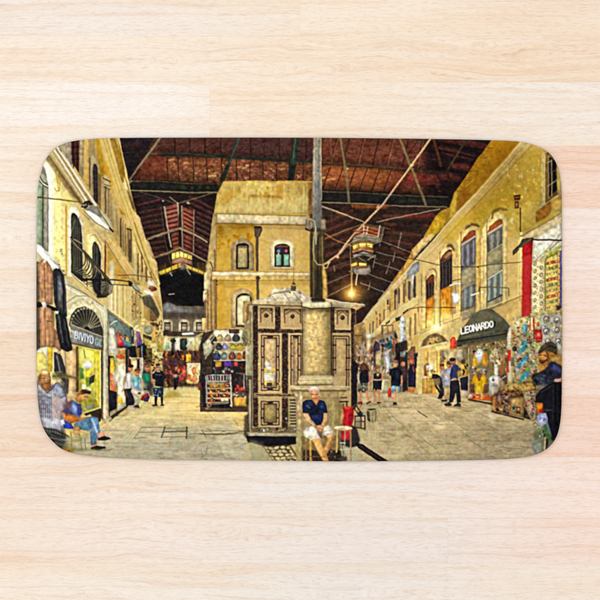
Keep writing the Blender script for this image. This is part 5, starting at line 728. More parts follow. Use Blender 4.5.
P([424,350,446,346,450,350,450,392,424,394],(226,190,106),1,.5,n=12,ns=(3,5)); P([426,354,434,352,434,386,426,388],(236,206,126),.8,.8); P([424,350,428,349,427,392,424,392],(196,150,76),.8,.5); L([428,352,428,388],(150,110,56),.9,.7); L([437,350,437,376],(160,120,60),1,.7); P([448,346,452,344,452,366,448,366],(206,176,110)); P([434,346,450,343,452,348,436,352],(240,214,140),.8,.6)
P([426,366,434,364,434,371,428,372],(250,246,210),.9,.5); K([424,364,435,362,435,372,424,374],12,[(252,248,220),(140,90,50),(70,50,40),(230,190,110)],1.2,2.6,102); P([424,366,426,364,427,376,424,376],(120,64,44)); P([422,377,432,376,432,393,422,394],(196,156,74)); L([422,378,432,377],(246,214,130),1.0); L([427,378,427,393],(140,100,44),.9,.8); P([432,370,436,374,436,394,432,394],(206,160,70)); E(424,377.4,2.4,.8,(240,214,180)); G(429,366,5,(255,240,180),.4); K([438,350,449,348,449,360,438,362],14,[(150,120,90),(110,86,70),(206,176,140)],1.2,3,103,(.3,.8)); E(446,354,4,4,(196,190,150),.7,.8); P([440,352,444,350,444,362,440,364],(130,104,74),.9,.4)
P([450,340, 452,337, 455,337, 457,344, 457,352, 450.6,352], (206,66,44)); L([452.4,339,452,352],(240,110,70),1.0,.8); P([451,351,457,350,456,357,452,358],(226,166,70))
# Leonardo awning
L([413,335,420,332],(120,90,50),.7,.5)
P([503,316,522,296,522,322,508,330],(214,180,104),.6,1); L([522,296,500,305,484,311],(150,116,60),1.2,.8); L([522,294,500,303,482,310],(240,214,140),1.2,.8); L([508,328,522,316],(150,124,70),.7,.6)
P([456,346, 457.6,340, 460,334, 464,326, 469,319, 474,313.6, 479,310.6, 485,309, 492,309.6, 499,313.6, 505,319.4, 510.6,326.6, 512,329, 508,337.6], (90,86,66), n=7, ns=(3,3)); P([470,319,480,312,492,311,500,317,504,324,480,328],(104,99,76),.6,3); P([494,322,503,321,508,330,500,334,494,332],(70,67,52),.6,1.6); P([456.4,340,508,329.4,508.4,333.6,457,345],(84,80,62),.9); L([457,341.6,480,338,508,333.6],(38,34,28),1.3); P([457,343,508,334.6,508,340.6,458,346.6],(82,80,66)); L([457.6,346.4,480,343,508,338.8],(48,40,32),1.2); L([456,346,458,338,464,326,472,316,480,310.4,486,309],(140,132,100),.7,.6); L([494,310.4,504,318,511.6,328],(170,160,130),.9,.7)
P([492.6,321.4,495.6,321,495.2,327,492.6,328.4],(28,26,24),.9,.3); W('LEONARDO', 461.8, 328.4, 4.9, -1.1, .4, 6.0, (40,38,32), 2.3, .8, .83); W('LEONARDO', 461.0, 327.9, 4.9, -1.1, .4, 6.0, (200,196,182), 1.7, .85, .83); W('LEONARDO', 461.0, 327.9, 4.9, -1.1, .4, 6.0, (242,240,228), 1.05, 1, .83)
L([475.6,333,475.8,338],(120,112,86),.7,.7); L([462,336,492,330],(64,60,48),1.0,.5)
M([440,330,470,310,512,296,512,312,486,310,460,330],.95,2); M([500,146,530,150,520,190,480,210],.93,6); M([532,205,562,190,562,212,520,236],.9,3); M([470,204,500,172,520,148,530,150,500,182,474,212],.92,2); M([424,330,462,312,462,318,430,334],1.1,2.5); M([408,306,440,300,455,310,440,330,415,332],1.1,5); M([484,212,508,212,508,222,484,226],.95,2)
for q in ([487,219,487,312],[461,232,461,316],[440,252,440,326],[426,276,426,328]): L(q,(120,94,54),1.0,.7)
for q in ([503.2,222,503.2,300],[476,232,476,310],[452.6,254,452.6,322],[434.6,276,434.6,324]): L(q,(150,120,70),.8,.7)
M([500,146,562,150,562,205,500,205,470,225,468,205],(.94,.9,.74),4); M([494,138,522,140,470,200,455,212,455,192],(1.0,.95,.85),1.5)
# bracket lamps and wires
P([452,293.6,458,292.6,459.4,302,453.4,303],(236,240,240)); G(455.6,297.6,3.6,(240,244,250),.7); L([455.6,287,455.8,293],(130,120,100),1); L([450,285.6,455,283.6,460,283.4],(232,230,210),1.6); L([452,281,461,279],(80,70,56),1); L([471,295,483,292],(240,236,220),1.4); L([478.6,292,479,287.6,490,287,508.6,288.2,508.8,296],(110,92,62),1.1); L([480,286,480,294],(110,92,62),1.0); L([461,307.6,472,307.6],(96,76,50),.8,.8)
L([404,257,420,260.6,438,264.6,455,267,475,267,496,264,520,262.4,531,258],(84,70,50),.9,.85); L([520,262,533,257],(226,206,160),1.0,.8); L([455,279.6,480,278.6],(170,140,90),.8,.7); L([441,307.6,455,307.6],(60,46,34),.9)
for x in (462,478): E(x,267,1,1.2,(70,56,40))
L([498,315,505,312],(200,160,80),.7,.5); P([512.6,251,520,243.6,522,239,533,237,533.4,241,528,245,518,249,513,255.6],(66,60,44)); P([512.6,251,518,247,519,250,513,255.6],(40,36,28)); L([514,252,531,239],(120,112,86),1.0,.7); L([527,236.6,533,237.4],(36,32,26),1.4)
# carpets at the far right
P([519,237, 545,223, 562,211, 562,222, 540,236, 530,238], (206,186,136), n=7, ns=(4,3)); L([519.6,236.6,545,223,562,212],(130,96,50),1.0,.8); L([521,239,562,218],(228,212,166),.8,.7)
P([533,240, 562,221, 562,262, 545,258, 533,262], (216,208,182), n=8, ns=(4,3)); P([535,246,562,232,562,240,540,252],(226,222,204),.8,.8); L([534,262,548,248,562,233],(150,140,110),1.0,.7); L([545,253,556,244,562,238],(110,96,66),1.0,.7); L([532,252,540,258,556,258],(196,186,150),.8,.7); L([533,239.6,562,240.4],(40,36,30),1.5); L([556,240,555,252],(120,110,80),.7,.6)
P([522.4,245, 533,241, 532,256, 531,318, 522,318], (168,34,36), n=8, ns=(3,6)); P([522.4,258,532,254,531,318,521.6,318],(188,56,52),.7,1.5); P([524,248,532,244,532,254,524,256],(156,20,26),.7,.8); L([532.6,262,531.4,316],(206,150,60),1.0,.8)
P([532,262, 545,260, 545,314, 531,314], (230,218,164)); 
for j in range(7):
    for i in range(2):
        x, y = 535+i*6.2, 264+j*7.2+(i*3.6); E(x,y,1.7,2.2,(140,112,84),.9,.2,30); E(x,y,.8,1.1,(214,196,150)); E(x+2.4,y+2.8,.7,.8,(190,120,84),.8)
for j in range(22): E(531.8, 264+j*2.3, .6, .6, (140,116,70)); E(544.6, 262+j*2.3, .6, .6, (150,130,60))
P([545,258, 558,250, 559,311, 545,312], (206,180,100)); L([545.4,259,545.4,312],(120,120,60),1.0)
for j in range(9):
    y = 262+j*5.6; c = ((190,96,60),(150,150,84),(220,192,116))[j%3]; P([546.4,y,557.6,y-2.4,557.8,y+.8,546.6,y+3.2],c); 
    for i in range(5): E(547.6+i*2.2,y+1.2-i*.5,.6,.9,((140,80,50),(222,200,124),(110,112,70))[(i+j)%3])
P([546,255,558,249,558,254,546,259],(150,150,60)); P([545,250,552,250,556,247,561,245,561,250,550,256,542,258],(196,190,90),.7,.6); K([541,252,561,244,561,250,546,258],16,[(236,236,220),(150,160,70),(200,190,90)],1,2.2,110)
P([558.6,251, 562,250, 562,308, 559,309], (92,84,124)); L([559,252,559.2,308],(226,196,90),.9); 
for j in range(9): E(559,256+j*6,.7,.8,(200,70,50))
P([530,313,562,309,562,313,530,318],(196,176,104)); L([531,317,562,312],(120,100,56),.8,.7); P([556,306,560,305,561,309,557,311],(40,34,36),.9,.5)
# hung textiles under the carpets
P([512,318, 562,312, 562,352, 512,352], (190,172,124), .95, .6); K([514,318,535,316,535,340,514,345],46,[(206,190,110),(150,160,70),(196,70,60),(226,206,160),(110,130,80),(226,170,110),(160,60,56)],1.4,4,111)
P([540,316,562,313,562,356,552,344,542,344],(186,178,156)); 
for cx_, cy_ in ((546,319),(557,320),(546,331),(557,330),(548,341),(558,341)):
    E(cx_,cy_,4.4,4.6,(222,216,198)); E(cx_,cy_,3.0,3.4,(140,124,104)); E(cx_,cy_,1.8,2.2,(214,204,180)); E(cx_+.3,cy_+1,.8,1,(110,100,90))
for cx_, cy_ in ((551.5,325),(552,336),(561,326)): E(cx_,cy_,1.6,2,(210,196,120))
K([540,315,562,313,562,345,542,345],30,[(236,230,214),(110,100,96),(200,180,150)],.7,1.8,112,(.3,2),.8)
L([533.6,318,534.6,338],(176,44,40),1.6); L([531.6,318,532.6,330],(236,220,190),1.4); L([530.6,318,530,330],(150,40,36),.8); P([535,330,541,329,543,336,542,342,536,343],(186,44,36)); E(538.6,335,2,2,(226,120,90)); K([535,330,542,330,542,342,536,342],8,[(226,140,100),(150,30,30)],1,2,113); P([536,319,540,318,540,330,536,330],(206,200,140),.8,.4); E(538,324,1.6,2.4,(170,90,70))
P([514,340,528,330,536,345,538,372,520,385,512,388],(176,160,120),1,.5); K([513,338,536,330,538,374,514,386],150,[(206,190,140),(150,110,76),(226,214,180),(160,60,50),(120,140,110),(96,70,56),(210,170,90)],1,2.8,114,(.4,2.2))
for q in ([524,324,527,324.6,527,332,523,333,522,328],[524,340,528,341,526,350,520,354,517,352],[524,356,529,355,528,361,521,368,516,369,518,364],[524,371,530,370,529,377,521,384,516,386]): 
    P(q,(92,176,180),.9,.4); xs_=[v for v in q[0::2]]; ys_=[v for v in q[1::2]]; K(q,8,[(60,120,150),(130,206,206),(40,90,120),(200,220,200)],1,2.4,int(q[0]+q[1]),(.5,2))
P([526,366,530,367,529,371,525,372],(130,170,50),.9,.4); K([528,332,538,332,540,372,530,376],40,[(226,220,190),(130,120,96),(196,180,140)],.8,1.9,116,(.3,3)); L([529,336,530,344],(120,60,44),1,.8)
P([507,337, 509,328, 511,326.4, 513,329, 512.6,338, 511,350, 506.6,350], (222,214,184)); 
for y in range(330,350,3): L([508,y,512.4,y-.4],(176,166,136),.7,.6)
P([507,350,511,350,510.6,362,508,372,506,366],(206,46,44)); P([505,356,508,352,508,364,502,366],(190,50,44)); L([510,362,509.6,380],(206,206,190),2.4,.9); E(514.6,349,2.4,2.6,(60,60,44)); E(513.6,365,1.6,1.8,(226,120,50)); P([511,357,514,358,514,366,511,366],(100,110,86)); P([511,328,515,334,514,345,511,344],(150,120,60),.7,.6); K([511,333,520,331,520,344,511,346],14,[(196,70,60),(226,190,150),(150,160,80)],1.2,3,117)
# costume shop window
P([462,345, 507,338, 507,372, 500,392, 492,401, 469,399, 462,380], (150,128,84), n=14, ns=(3,3)); P([446,350,462,347,468,349,468,399,452,396],(180,160,116),.9,.5); K([469,348,506,340,506,350,469,354],36,[(90,72,44),(206,180,110),(60,48,34),(226,206,150)],1,2.6,118); P([455,352,468,349,468,358,458,362],(196,190,160),.8,.6); P([462,348,468,347,468,360,463,360],(120,100,66),.7,.6)
P([473,362,474,354,478,350,484,350,487,356,489,366,484,367,480,362,478,367,472,368],(222,166,50)); P([475,353,479,348.6,483,350,484,354,481,362,479,363,476,358],(250,248,236)); L([478,357,482,356.4],(190,190,180),.7,.6); E(479.6,353.6,.8,.8,(196,196,186)); P([473,358,476,358,477,366,472,367],(236,180,60)); P([485,352,488,354,489,366,486,366],(196,140,44))
P([471,370,474,367,488,366,488,372,484,376,473,376],(150,136,120),.9,.4); K([470,367,488,366,488,374,471,375],22,[(236,232,220),(90,76,72),(150,140,130),(206,190,160)],1,2.6,119); P([472,384,473,376,476,373,479,379,481,373,485,375,487,384,484,386,484,394,474,394,475,385],(236,186,30)); P([476,374,479,372,482,374,480,381,478,381],(140,106,70)); L([477.4,382,477,393],(250,216,90),1.2,.8); L([481.6,382,481.6,393],(206,150,20),1,.8); R(476,393,483,396,(220,190,140)); L([477,370,480,369],(226,176,60),2); P([470,384,474,384,475,393,471,393],(96,60,50),.8,.5); P([484,384,488,384,488,393,484,393],(110,70,54),.8,.5)
P([469,396,476,394,488,395,492,400,486,400.6,470,398.4],(226,112,40)); K([470,395,490,395,491,400,471,399],16,[(240,140,60),(206,80,40),(250,180,90),(190,50,40)],1.2,3.4,120,(1,3)); P([468,394,474,394,472,398,468,397],(230,210,180),.8,.5)
P([489,358,492,350,498,349,502,356,503,364,500,366,498,374,494,374,494,362,490,362],(222,206,156)); P([494,364,497,362,499,380,495,380],(240,230,200)); E(495.6,359,2,2.4,(206,170,120)); K([489,351,503,349,503,364,490,364],22,[(240,230,196),(190,160,110),(150,116,70),(226,206,160)],1,2.8,121); L([496,350,495.6,356],(196,150,90),.8)
P([502,356,507,348,507,366,498,378],(190,150,96),.8,.6); K([499,352,508,346,508,376,499,380],26,[(196,60,50),(206,176,120),(110,84,60),(226,200,150)],1.2,3.4,122); P([498,366,504,364,506,372,500,380],(150,110,66),.8,.5); P([500,378,507,372,508,384,500,386],(60,46,40),.8,.5)
P([489,385,488.6,379,491,376,496,374.6,500,377,500.4,382,499,388,497,396,494,397.6,489.4,396],(236,228,204)); E(494.4,381,5.6,5.6,(240,234,214)); P([490,387,499,387,497,396,490,396],(226,212,180),.9,.5); E(493,380,1.4,1.2,(110,120,110)); E(493.4,380.8,.7,.6,(50,60,50)); L([490,386,498,386.4],(176,160,130),.8,.7); E(502,384,3,4,(220,196,140),.8,.6); L([500,380,506,376],(236,226,200),1.2,.8)
P([468,398.6,492,403,492,405,468,400.4],(90,64,36)); L([468.6,348,468.6,398],(206,190,150),1.3); L([468,345,506,339],(60,48,34),.9,.7)
# bales and chest on the right
P([491,396, 500,391, 506,386, 522,382, 536,380, 538,420, 525,418, 505,414, 492,411], (140,108,62), 1, .4, n=16, ns=(3,3)); P([505,386,515,383,534,384,534,389,520,391,506,391],(226,190,100)); P([506,386,516,384,524,386,524,389,506,390],(232,210,130),.8,.5); K([505,384,536,382,536,390,505,391],20,[(240,206,110),(190,140,60),(226,150,50)],1.4,3.4,123,(1,3))
K([492,397,510,391,510,414,493,410],60,[(150,96,60),(90,56,44),(196,150,90),(110,90,110),(60,44,40),(206,180,120)],1.4,3.6,124); K([509,390,524,391,524,396,509,396],16,[(90,66,36),(150,110,56),(60,44,30)],1.4,3.4,125,(1,3)); P([511,397,523.6,397,523.6,417,510,413.6],(178,150,84),n=12,ns=(3,3)); L([511,397.4,523.6,397.6],(226,200,130),1.0); R(512,406,516,412.6,(150,150,130)); P([516.6,406.4,520.6,407,520.6,414,516.6,413.4],(90,44,40)); E(518.6,409.4,1.4,1.8,(206,150,110)); R(512.6,407,514.6,409.6,(60,60,50)); P([510,396,524,395,524,398,510,398],(70,50,30),.8,.4); L([492,411.4,505,415,524,419.6],(36,26,20),1.4); P([492,397,496,396,496,411,492,410],(196,150,80),.8,.5)
P([523,392,536,390,537,410,534,422,530,420,525,404],(186,168,130),1,.3); K([523,391,537,390,537,412,531,420,526,406],70,[(226,216,190),(150,110,70),(110,84,60),(180,60,50),(206,190,150),(90,80,70)],.8,2.2,126,(.4,2)); P([524,406,526,410,531,420,524,418],(40,30,24),.9,.3)
# people of the right aisle
P([352.6,363,356.4,362,358.4,366,357,388,353,398],(34,26,34)); 
E(364,367.6,3.6,3.4,(110,70,52)); P([360,364,364,362,368,366,370,372,366,371,360,369],(120,76,56)); P([359.6,374, 362,370.6, 367,369.6, 369,373, 369,382, 366,385, 360.6,384, 359,380], (28,28,36)); P([358,384,368,383,367.6,391,365,393,362,392,359,393,358,389],(120,118,96)); K([358,384,368,383,367,392,359,392],22,[(70,72,64),(176,170,140),(110,104,84),(46,46,44)],1,2.4,130); L([360.6,392,361,402],(190,126,84),1.9); L([366.6,391,369,402],(196,130,88),1.9); P([357.4,402,362,401,363,404,358,404],(130,50,50)); P([366.4,403,370.6,401,371,402.6,367,404.6],(50,52,44)); P([357,374,360,372,359.6,384,357.6,386],(196,170,150),.8,.4); P([368,371,371,374,370,382,368.6,380],(196,150,110),.8,.4)
E(377.6,369,2.7,3.4,(190,144,100)); E(377.4,367,2.8,1.8,(150,120,84)); P([373,374,376,372.4,379,372.4,382,374,381.6,381,373.6,381],(42,34,40)); P([376,373,379.6,373,378.6,376,376.6,376],(196,150,112)); L([373,375,372.6,380,378,380.4],(196,146,106),1.6); L([382,374,382.4,379,377,380.6],(190,140,100),1.6); P([373,380.6,382,380.4,381.4,390,379,391,377.6,389,376,391,373,390],(26,27,34)); L([374.6,390,374.6,402],(186,130,90),1.9); L([379.6,390,379,402],(186,130,90),1.8); L([373.6,402.4,375.4,402.4],(196,180,150),1.4); L([377.6,402.6,380,402.6],(60,44,36),1.3); L([374,379.6,380,379.6],(176,166,150),1.2,.8)
E(395.4,364,3.1,3.8,(206,162,112)); E(395.6,361.6,3,1.6,(176,140,96)); P([389,373, 391,369, 395,367.6, 400,369, 402.6,373, 401.6,376, 400.4,376, 400,387, 391,387, 391,376, 389.4,376], (28,30,40), n=6, ns=(2,2)); L([390,376,389.4,388],(200,146,104),1.7); L([401.8,376,402,384],(200,146,104),1.6); P([391.6,386,396,386,395.6,393,392.4,393],(110,150,180)); P([397,386,400.6,386,400,393,398,393],(110,130,140)); L([394.4,392,394.6,403],(206,150,104),2.0); L([395.6,393,396,399],(180,130,90),1.3); P([393,402,396.6,402,397,404.6,393.4,405],(50,40,36)); P([388,390,390,387.6,391.6,392,391,397,388,397.6],(190,44,44)); L([389,388,389.6,396],(226,90,80),.8,.7)
E(403,364,2.1,2.8,(196,136,96)); P([401.6,368,405,367,407,372,407,384,403,384],(60,46,46)); R(402.6,382,406,392,(44,42,46)); P([400,384,402.6,384,402.6,392,400,392],(140,130,110)); R(399.4,386,401.6,392,(110,106,100))
E(411.6,361,2.4,3.4,(180,96,70)); P([408,371,409.6,365,414,364,416,368,416,388,408,387],(30,30,48)); P([412,366,415,366,414.6,384,412.4,384],(60,40,60),.7,.5); L([413,366,414,372],(190,90,70),1.0); P([409,387,416,387,414,392,409,392],(190,120,70)); L([405,391.6,412,391],(190,100,60),1.2); 
P([437,381, 434,377, 437,374, 440,376, 446,386, 444,392, 440,390], (38,34,36)); P([433,378,441,378,441,385,435,386],(130,116,80),.9,.5); P([432,374,437,374,437,379,432,379],(40,34,34)); P([441,372,444,372,444,392,442,398,438,398,440,390],(40,38,42)); L([436,386,442,396],(36,32,34),2); E(440,397.6,2.4,1.2,(40,34,32)); L([443,394,443.6,397],(190,170,150),1)
E(442,367,2.6,3.2,(190,130,96)); E(442,365,2.7,1.6,(110,64,46)); P([439.6,371,443,369,447,371,447,378,442,379,440,376],(180,160,150)); 
E(449,364.6,2.7,3.6,(176,126,92)); E(449.4,362.6,2.8,1.9,(80,60,48)); P([442,380,441.6,374,444,369.6,448,368,453,370,455,376,453,388,443,387],(150,152,158)); P([444,374,450,373,451,380,444,381],(176,178,186),.8,.6); L([443,373,449,377],(206,160,120),1.3); P([443,386,453,386,453,396,449,400,445,400,444,394],(176,156,110)); L([448.6,388,448,399],(140,120,80),.9,.8); P([441,400,447,399.4,447.6,401,442,401.8],(48,42,38)); P([442,388,444,388,444,396,441,396],(40,38,42))
E(453,361.6,3,3.6,(170,116,80)); E(452.6,359.6,3.2,2,(56,40,34)); P([450,376,451,368,454,363.6,458.6,366,459,376,456.6,382,451,381],(52,56,86),n=10,ns=(2,2)); P([456,366,460,368,461,376,458,378],(60,64,80)); P([457,372,461,370,461,376,458,379],(206,150,70),.8,.5); P([451,379,457,378,457,380,451,381.4],(196,150,110)); P([450,381, 459,380, 460,390, 461,402, 457,403, 456,392, 453,402, 449,402.6, 450,392], (36,34,40)); P([444,404,449,402,452,404,451,406,445,406],(44,40,40)); P([453.6,405,458,402.6,461,404,460.6,406.4,454,406.4],(44,40,40))
P([460,364,463,360,468,362,468,376,462,378],(226,180,70),.8,.6); K([458,362,468,362,468,378,460,378],14,[(236,186,60),(60,44,40),(206,150,80)],1.4,3,131,(.3,.8)); E(463.4,362,2.4,2.6,(60,48,40),.9,.5); P([460,378,468,376,468,391,461,390],(36,36,44)); P([462,390,468,390,468,397,462,396],(196,186,160),.8,.5)
# ghostly passer-by at the right edge
P([546,350,557,350,562,356,562,368,552,372,545,366],(150,116,56),.9,.8,sh=0,n=26,ns=(2,2)); E(552.4,357,4.6,7.4,(148,106,50),.85,.7); P([553,356,561,352,562,366,556,366],(166,134,70),.7,.8); P([537,364,546,362,553,366,548,374,540,373],(172,122,56),.9,.6,n=20,ns=(2,2))
E(542.6,356.6,4.5,6,(190,130,64),1,.3,n=24,ns=(1.6,1.6)); P([537.6,353,540,347.4,545,343,551,341.6,556,344.6,557.6,350,556,354.4,552,352.4,548,351.4,543.4,351.4,539.6,354.6],(74,61,42),1,.4,sh=.35,n=24,ns=(1.6,1.6)); L([541,351.4,547,347.4,553,346],(36,30,24),1.2,.8); L([544,345,551,343.4,555,346],(124,108,80),1.0,.7); L([546.6,352,548.4,356,547.6,361],(84,50,26),1.3,.8)
L([539.4,355.4,541.8,355],(70,40,24),1.0,.9); L([543.8,355,546,355.6],(70,40,24),1.0,.9); L([542.4,355.6,541.6,358.6],(226,166,92),.9,.8); E(545.4,358.6,1.4,1.4,(214,150,78),.7,.4); P([538.4,360.4,541,359.8,544.6,360.4,547.4,358.6,546.8,362,543,364,539.4,363],(70,34,24),.92,.4); L([540.6,361,543.8,361],(150,80,54),.8,.8); P([543,363.4,549,360,552,367,546,371],(150,102,46),.8,.6)
P([533,374, 540,372, 546,368, 551,361, 555,362, 562,366, 562,384, 554,384, 545,386, 536,384, 531,378], (38,38,50), 1, .5, n=12, ns=(3,2)); P([552,364,561,368,561,374,553,371],(70,74,116),.9,.8); P([534,378,540,376,545,379,540,382],(84,84,100),.7,.8); P([538,384,544,382,548,388,540,392,536,392],(90,80,86),.8,.8); L([530,376,536,372],(130,70,60),1.4,.8); P([544,372,550,366,552,374,546,380],(34,34,44),.8,.8); K([533,374,552,370,552,384,535,386],16,[(60,60,72),(26,26,34),(90,86,96),(40,60,56)],1.4,3.4,133,(1,3),.7)
P([536,396, 540,390, 552,382, 562,382, 562,430, 558,442, 550,442, 547,420, 541,412, 535,404], (22,21,26)); P([535.6,402.6,542.6,403,543,411,541,413,536,412],(190,116,34)); P([539,410,543.6,408,544,413,539,413.6],(130,24,20),.9,.4); P([554,382,561.6,382,561.6,396,561,425,556,438,553,410],(14,14,18)); L([553.6,384,553,420],(44,42,44),1.2,.7); L([557.6,384,557.6,420],(36,34,36),1.0,.7); L([541,392,553,385],(84,66,50),1.0,.6); P([554.6,379,562,378,562,382,554,382],(206,156,130),.9,.3)
P([537,416, 541,413, 546,413, 547.6,418, 548,426, 544,430, 538,426], (150,160,182), n=10, ns=(2,2)); P([546,420,550,428,552,438,547,436],(120,136,150),.9,.5); L([533,424,536,422.6,538,425,536,427,533.6,426],(90,90,80),.9,.8); K([537,416,546,414,547,426,539,426],10,[(176,186,200),(120,130,156)],1.2,3,134)
P([534,432, 540,426, 547,424, 550,438, 551,444, 546,452, 536,456, 533,446], (96,110,72), .85, 1.2, n=18, ns=(2,3)); P([543,426,546,424,551,438,553,443,549,446],(70,110,56),.9,.6); P([533,440,540,438,541,452,533,455],(140,146,130),.8,1.2); L([545,436,544.6,450],(226,196,140),1.2,.6); L([547,440,547,450],(30,24,30),2.4,.9); K([538,426,549,426,549,444,538,444],14,[(60,96,50),(120,140,84),(40,60,44),(176,186,150)],1.2,3,135,(.3,.8)); P([548,444,554,440,551,447,546,452],(110,116,90),.9,.5)
# chairs in front, left, and the near-left blur
P([40,428,62,430,66,436,62,450,55,446,46,436],(90,90,80),.85,1); P([43,430,50,436,58,446,56,448,46,438],(30,28,26),.9,.6)
for i in range(7): L([44+i*2.4,414+i*.4,45+i*2.6,430+i],(206,206,196),.7,.6)
L([43,428,56,430,68,436],(60,56,50),1.6,.8); L([48,437,60,440,70,440],(196,196,180),1.2,.7); L([52,442,62,445,72,444],(150,146,120),1.4,.7); L([52,433,62,437,69,437],(40,44,36),1.6,.8); P([63,446,74,449,74,453,66,453],(196,140,40),.8,1); E(70,451,3,1.4,(110,90,40),.7,.6); L([52,446,62,450],(110,30,24),1.4,.7)
for q in ([71,432,71.6,450],[79,434,82,449],[84.6,432,85.6,449],[74,430,80,430]): L(q,(150,124,66),1.2,.9)
L([66,437,76,438,86,434],(190,170,110),1.2,.8); L([66,441,76,441,85,437],(170,150,100),1.0,.8); L([68,443,80,443],(206,190,130),1.4,.6); P([85,430,92,430,88,436,80,440],(210,196,136),.6,.8); P([72,448,98,448.6,110,447,96,450.6,74,451],(110,112,60),.6,.7)
M([513,336,538,328,538,384,513,388],.86,2); M([491,384,538,380,538,420,491,412],.8,2); M([462,346,508,338,508,372,498,400,466,400],.86,2); M([540,316,562,313,562,345,540,345],.86,1.5)
M([357,340,372,334,398,330,398,372,357,376],.84,3); M([143,345,205,340,205,386,160,388],.92,3); M([203,340,248,338,248,408,203,408],.9,3); M([104,330,146,340,146,404,108,418],.9,3)
C_([513,318,538,316,538,384,513,388],30,2.0,301,.4,.6,-35,2); C_([491,382,538,380,538,420,491,413],30,2.4,305,.3); C_([466,346,508,338,508,372,498,398,467,398],26,2.4,309,.35); C_([540,315,562,313,562,345,542,346],30,1.8,313,.35)
C_([357,338,372,334,410,330,410,392,357,384],30,2.0,317,.4,1,0,2.4); C_([416,330,462,318,462,370,450,392,418,394],20,2.4,321,.25,1,0,1.8); C_([143,340,205,336,205,388,160,392,143,372],32,1.9,325,.4,1,0,2); C_([203,335,248,332,248,408,203,408],22,1.9,329,.3)
C_([104,326,146,338,146,404,108,418],26,2.4,333,.4,1,0,2.4); C_([533,342,562,342,562,384,533,388],24,2.6,337,.4,1,20,1.5); C_([533,412,552,412,552,455,533,456],24,2.4,341,.4); C_([36,254,74,262,74,350,36,350],18,2.6,345,.2,1,0,4); C_([531,246,562,246,562,314,531,316],20,1.6,349,.4,.5)
C_([352,362,460,356,460,408,352,408],14,1.6,353,.3,2); C_([118,362,166,362,166,408,118,408],16,1.7,357,.3,2); C_([36,366,110,384,110,450,36,446],15,2.0,361,.3,2); C_([300,384,336,384,336,462,300,462],11,1.8,365,.3,2)
C_([118,137,500,137,452,208,400,290,352,300,322,300,322,190,215,190,204,310,160,300],17,1.7,369,.35,3,4,.7); C_([36,140,110,138,160,285,166,335,104,330,70,345,36,300],6,1.8,373,.2,2); C_([206,182,314,182,314,330,206,330],6,1.9,377,.2,2,0,1.6); C_([400,300,520,140,562,150,562,240,522,320,440,330],5,2.0,381,.2,2); C_([252,300,356,304,356,446,252,446],9,1.6,385,.25,1)
C_([362,392,562,400,562,462,300,462],8,1.6,389,.1,2,4,.5); C_([100,420,250,400,250,462,90,460],7,1.6,393,.1,2,0,.5)
M([356,390,562,392,562,470,356,470],(1.06,1.015,1.04),4); M([480,420,562,424,562,470,440,470],(.93,.92,.95),8); M([390,398,470,398,480,420,400,430],(1.06,1.05,1.05),6); M([100,400,250,392,250,470,80,470],(1.12,1.07,1.08),4); M([160,392,245,392,245,415,150,415],(1.05,1.03,.98),5)
M([120,131,505,131,505,140,455,195,400,192,322,188,322,182,215,182,120,180],(1.06,1.03,1.0),2); M([322,138,440,138,430,190,322,184],(1.18,1.1,1.02),3); M([324,206,440,210,400,270,360,300,326,296],(1.12,1.07,1.02),4); M([350,222,386,222,386,278,348,278],(.84,.86,.86),2); M([162,204,196,204,196,250,164,250],(.88,.86,.84),2); L([353,231,378,232],(60,40,32),.8,.7); L([354,237,376,239],(70,60,52),.9,.7); L([351,253,375,255],(50,42,38),.9,.8); M([322,205,450,208,400,280,352,300,322,300],(1.1,1.06,1.02),3); M([130,200,214,196,206,262,160,270],(1.06,1.04,1.02),3)
for x_, y_, w_ in ((361,403.6,5),(368.6,404.4,3),(376.6,403.4,5),(395.4,404.6,4.6),(446,401.4,5),(457,406.2,6),(158.4,405.4,6),(136,407.6,6),(104,449.4,9),(441,398.6,4)): M([x_-w_,y_-.2,x_+w_,y_-.2,x_+w_*.8,y_+1.7,x_-w_*.8,y_+1.7],.72,.8)
M([313,441,326,441,330,461.6,318,461.6],1.0,1); K([380,404,560,410,560,460,380,460],60,[(132,124,92),(142,134,100),(120,114,82)],1.2,5,601,(3,9),.35,3,.5); K([380,398,520,400,520,450,380,450],40,[(206,194,146),(196,186,140)],1,4,602,(3,8),.35,3,.5)
M([36,426,62,432,70,452,36,452],.62,3); M([36,396,42,396,44,436,36,440],.75,1.5)
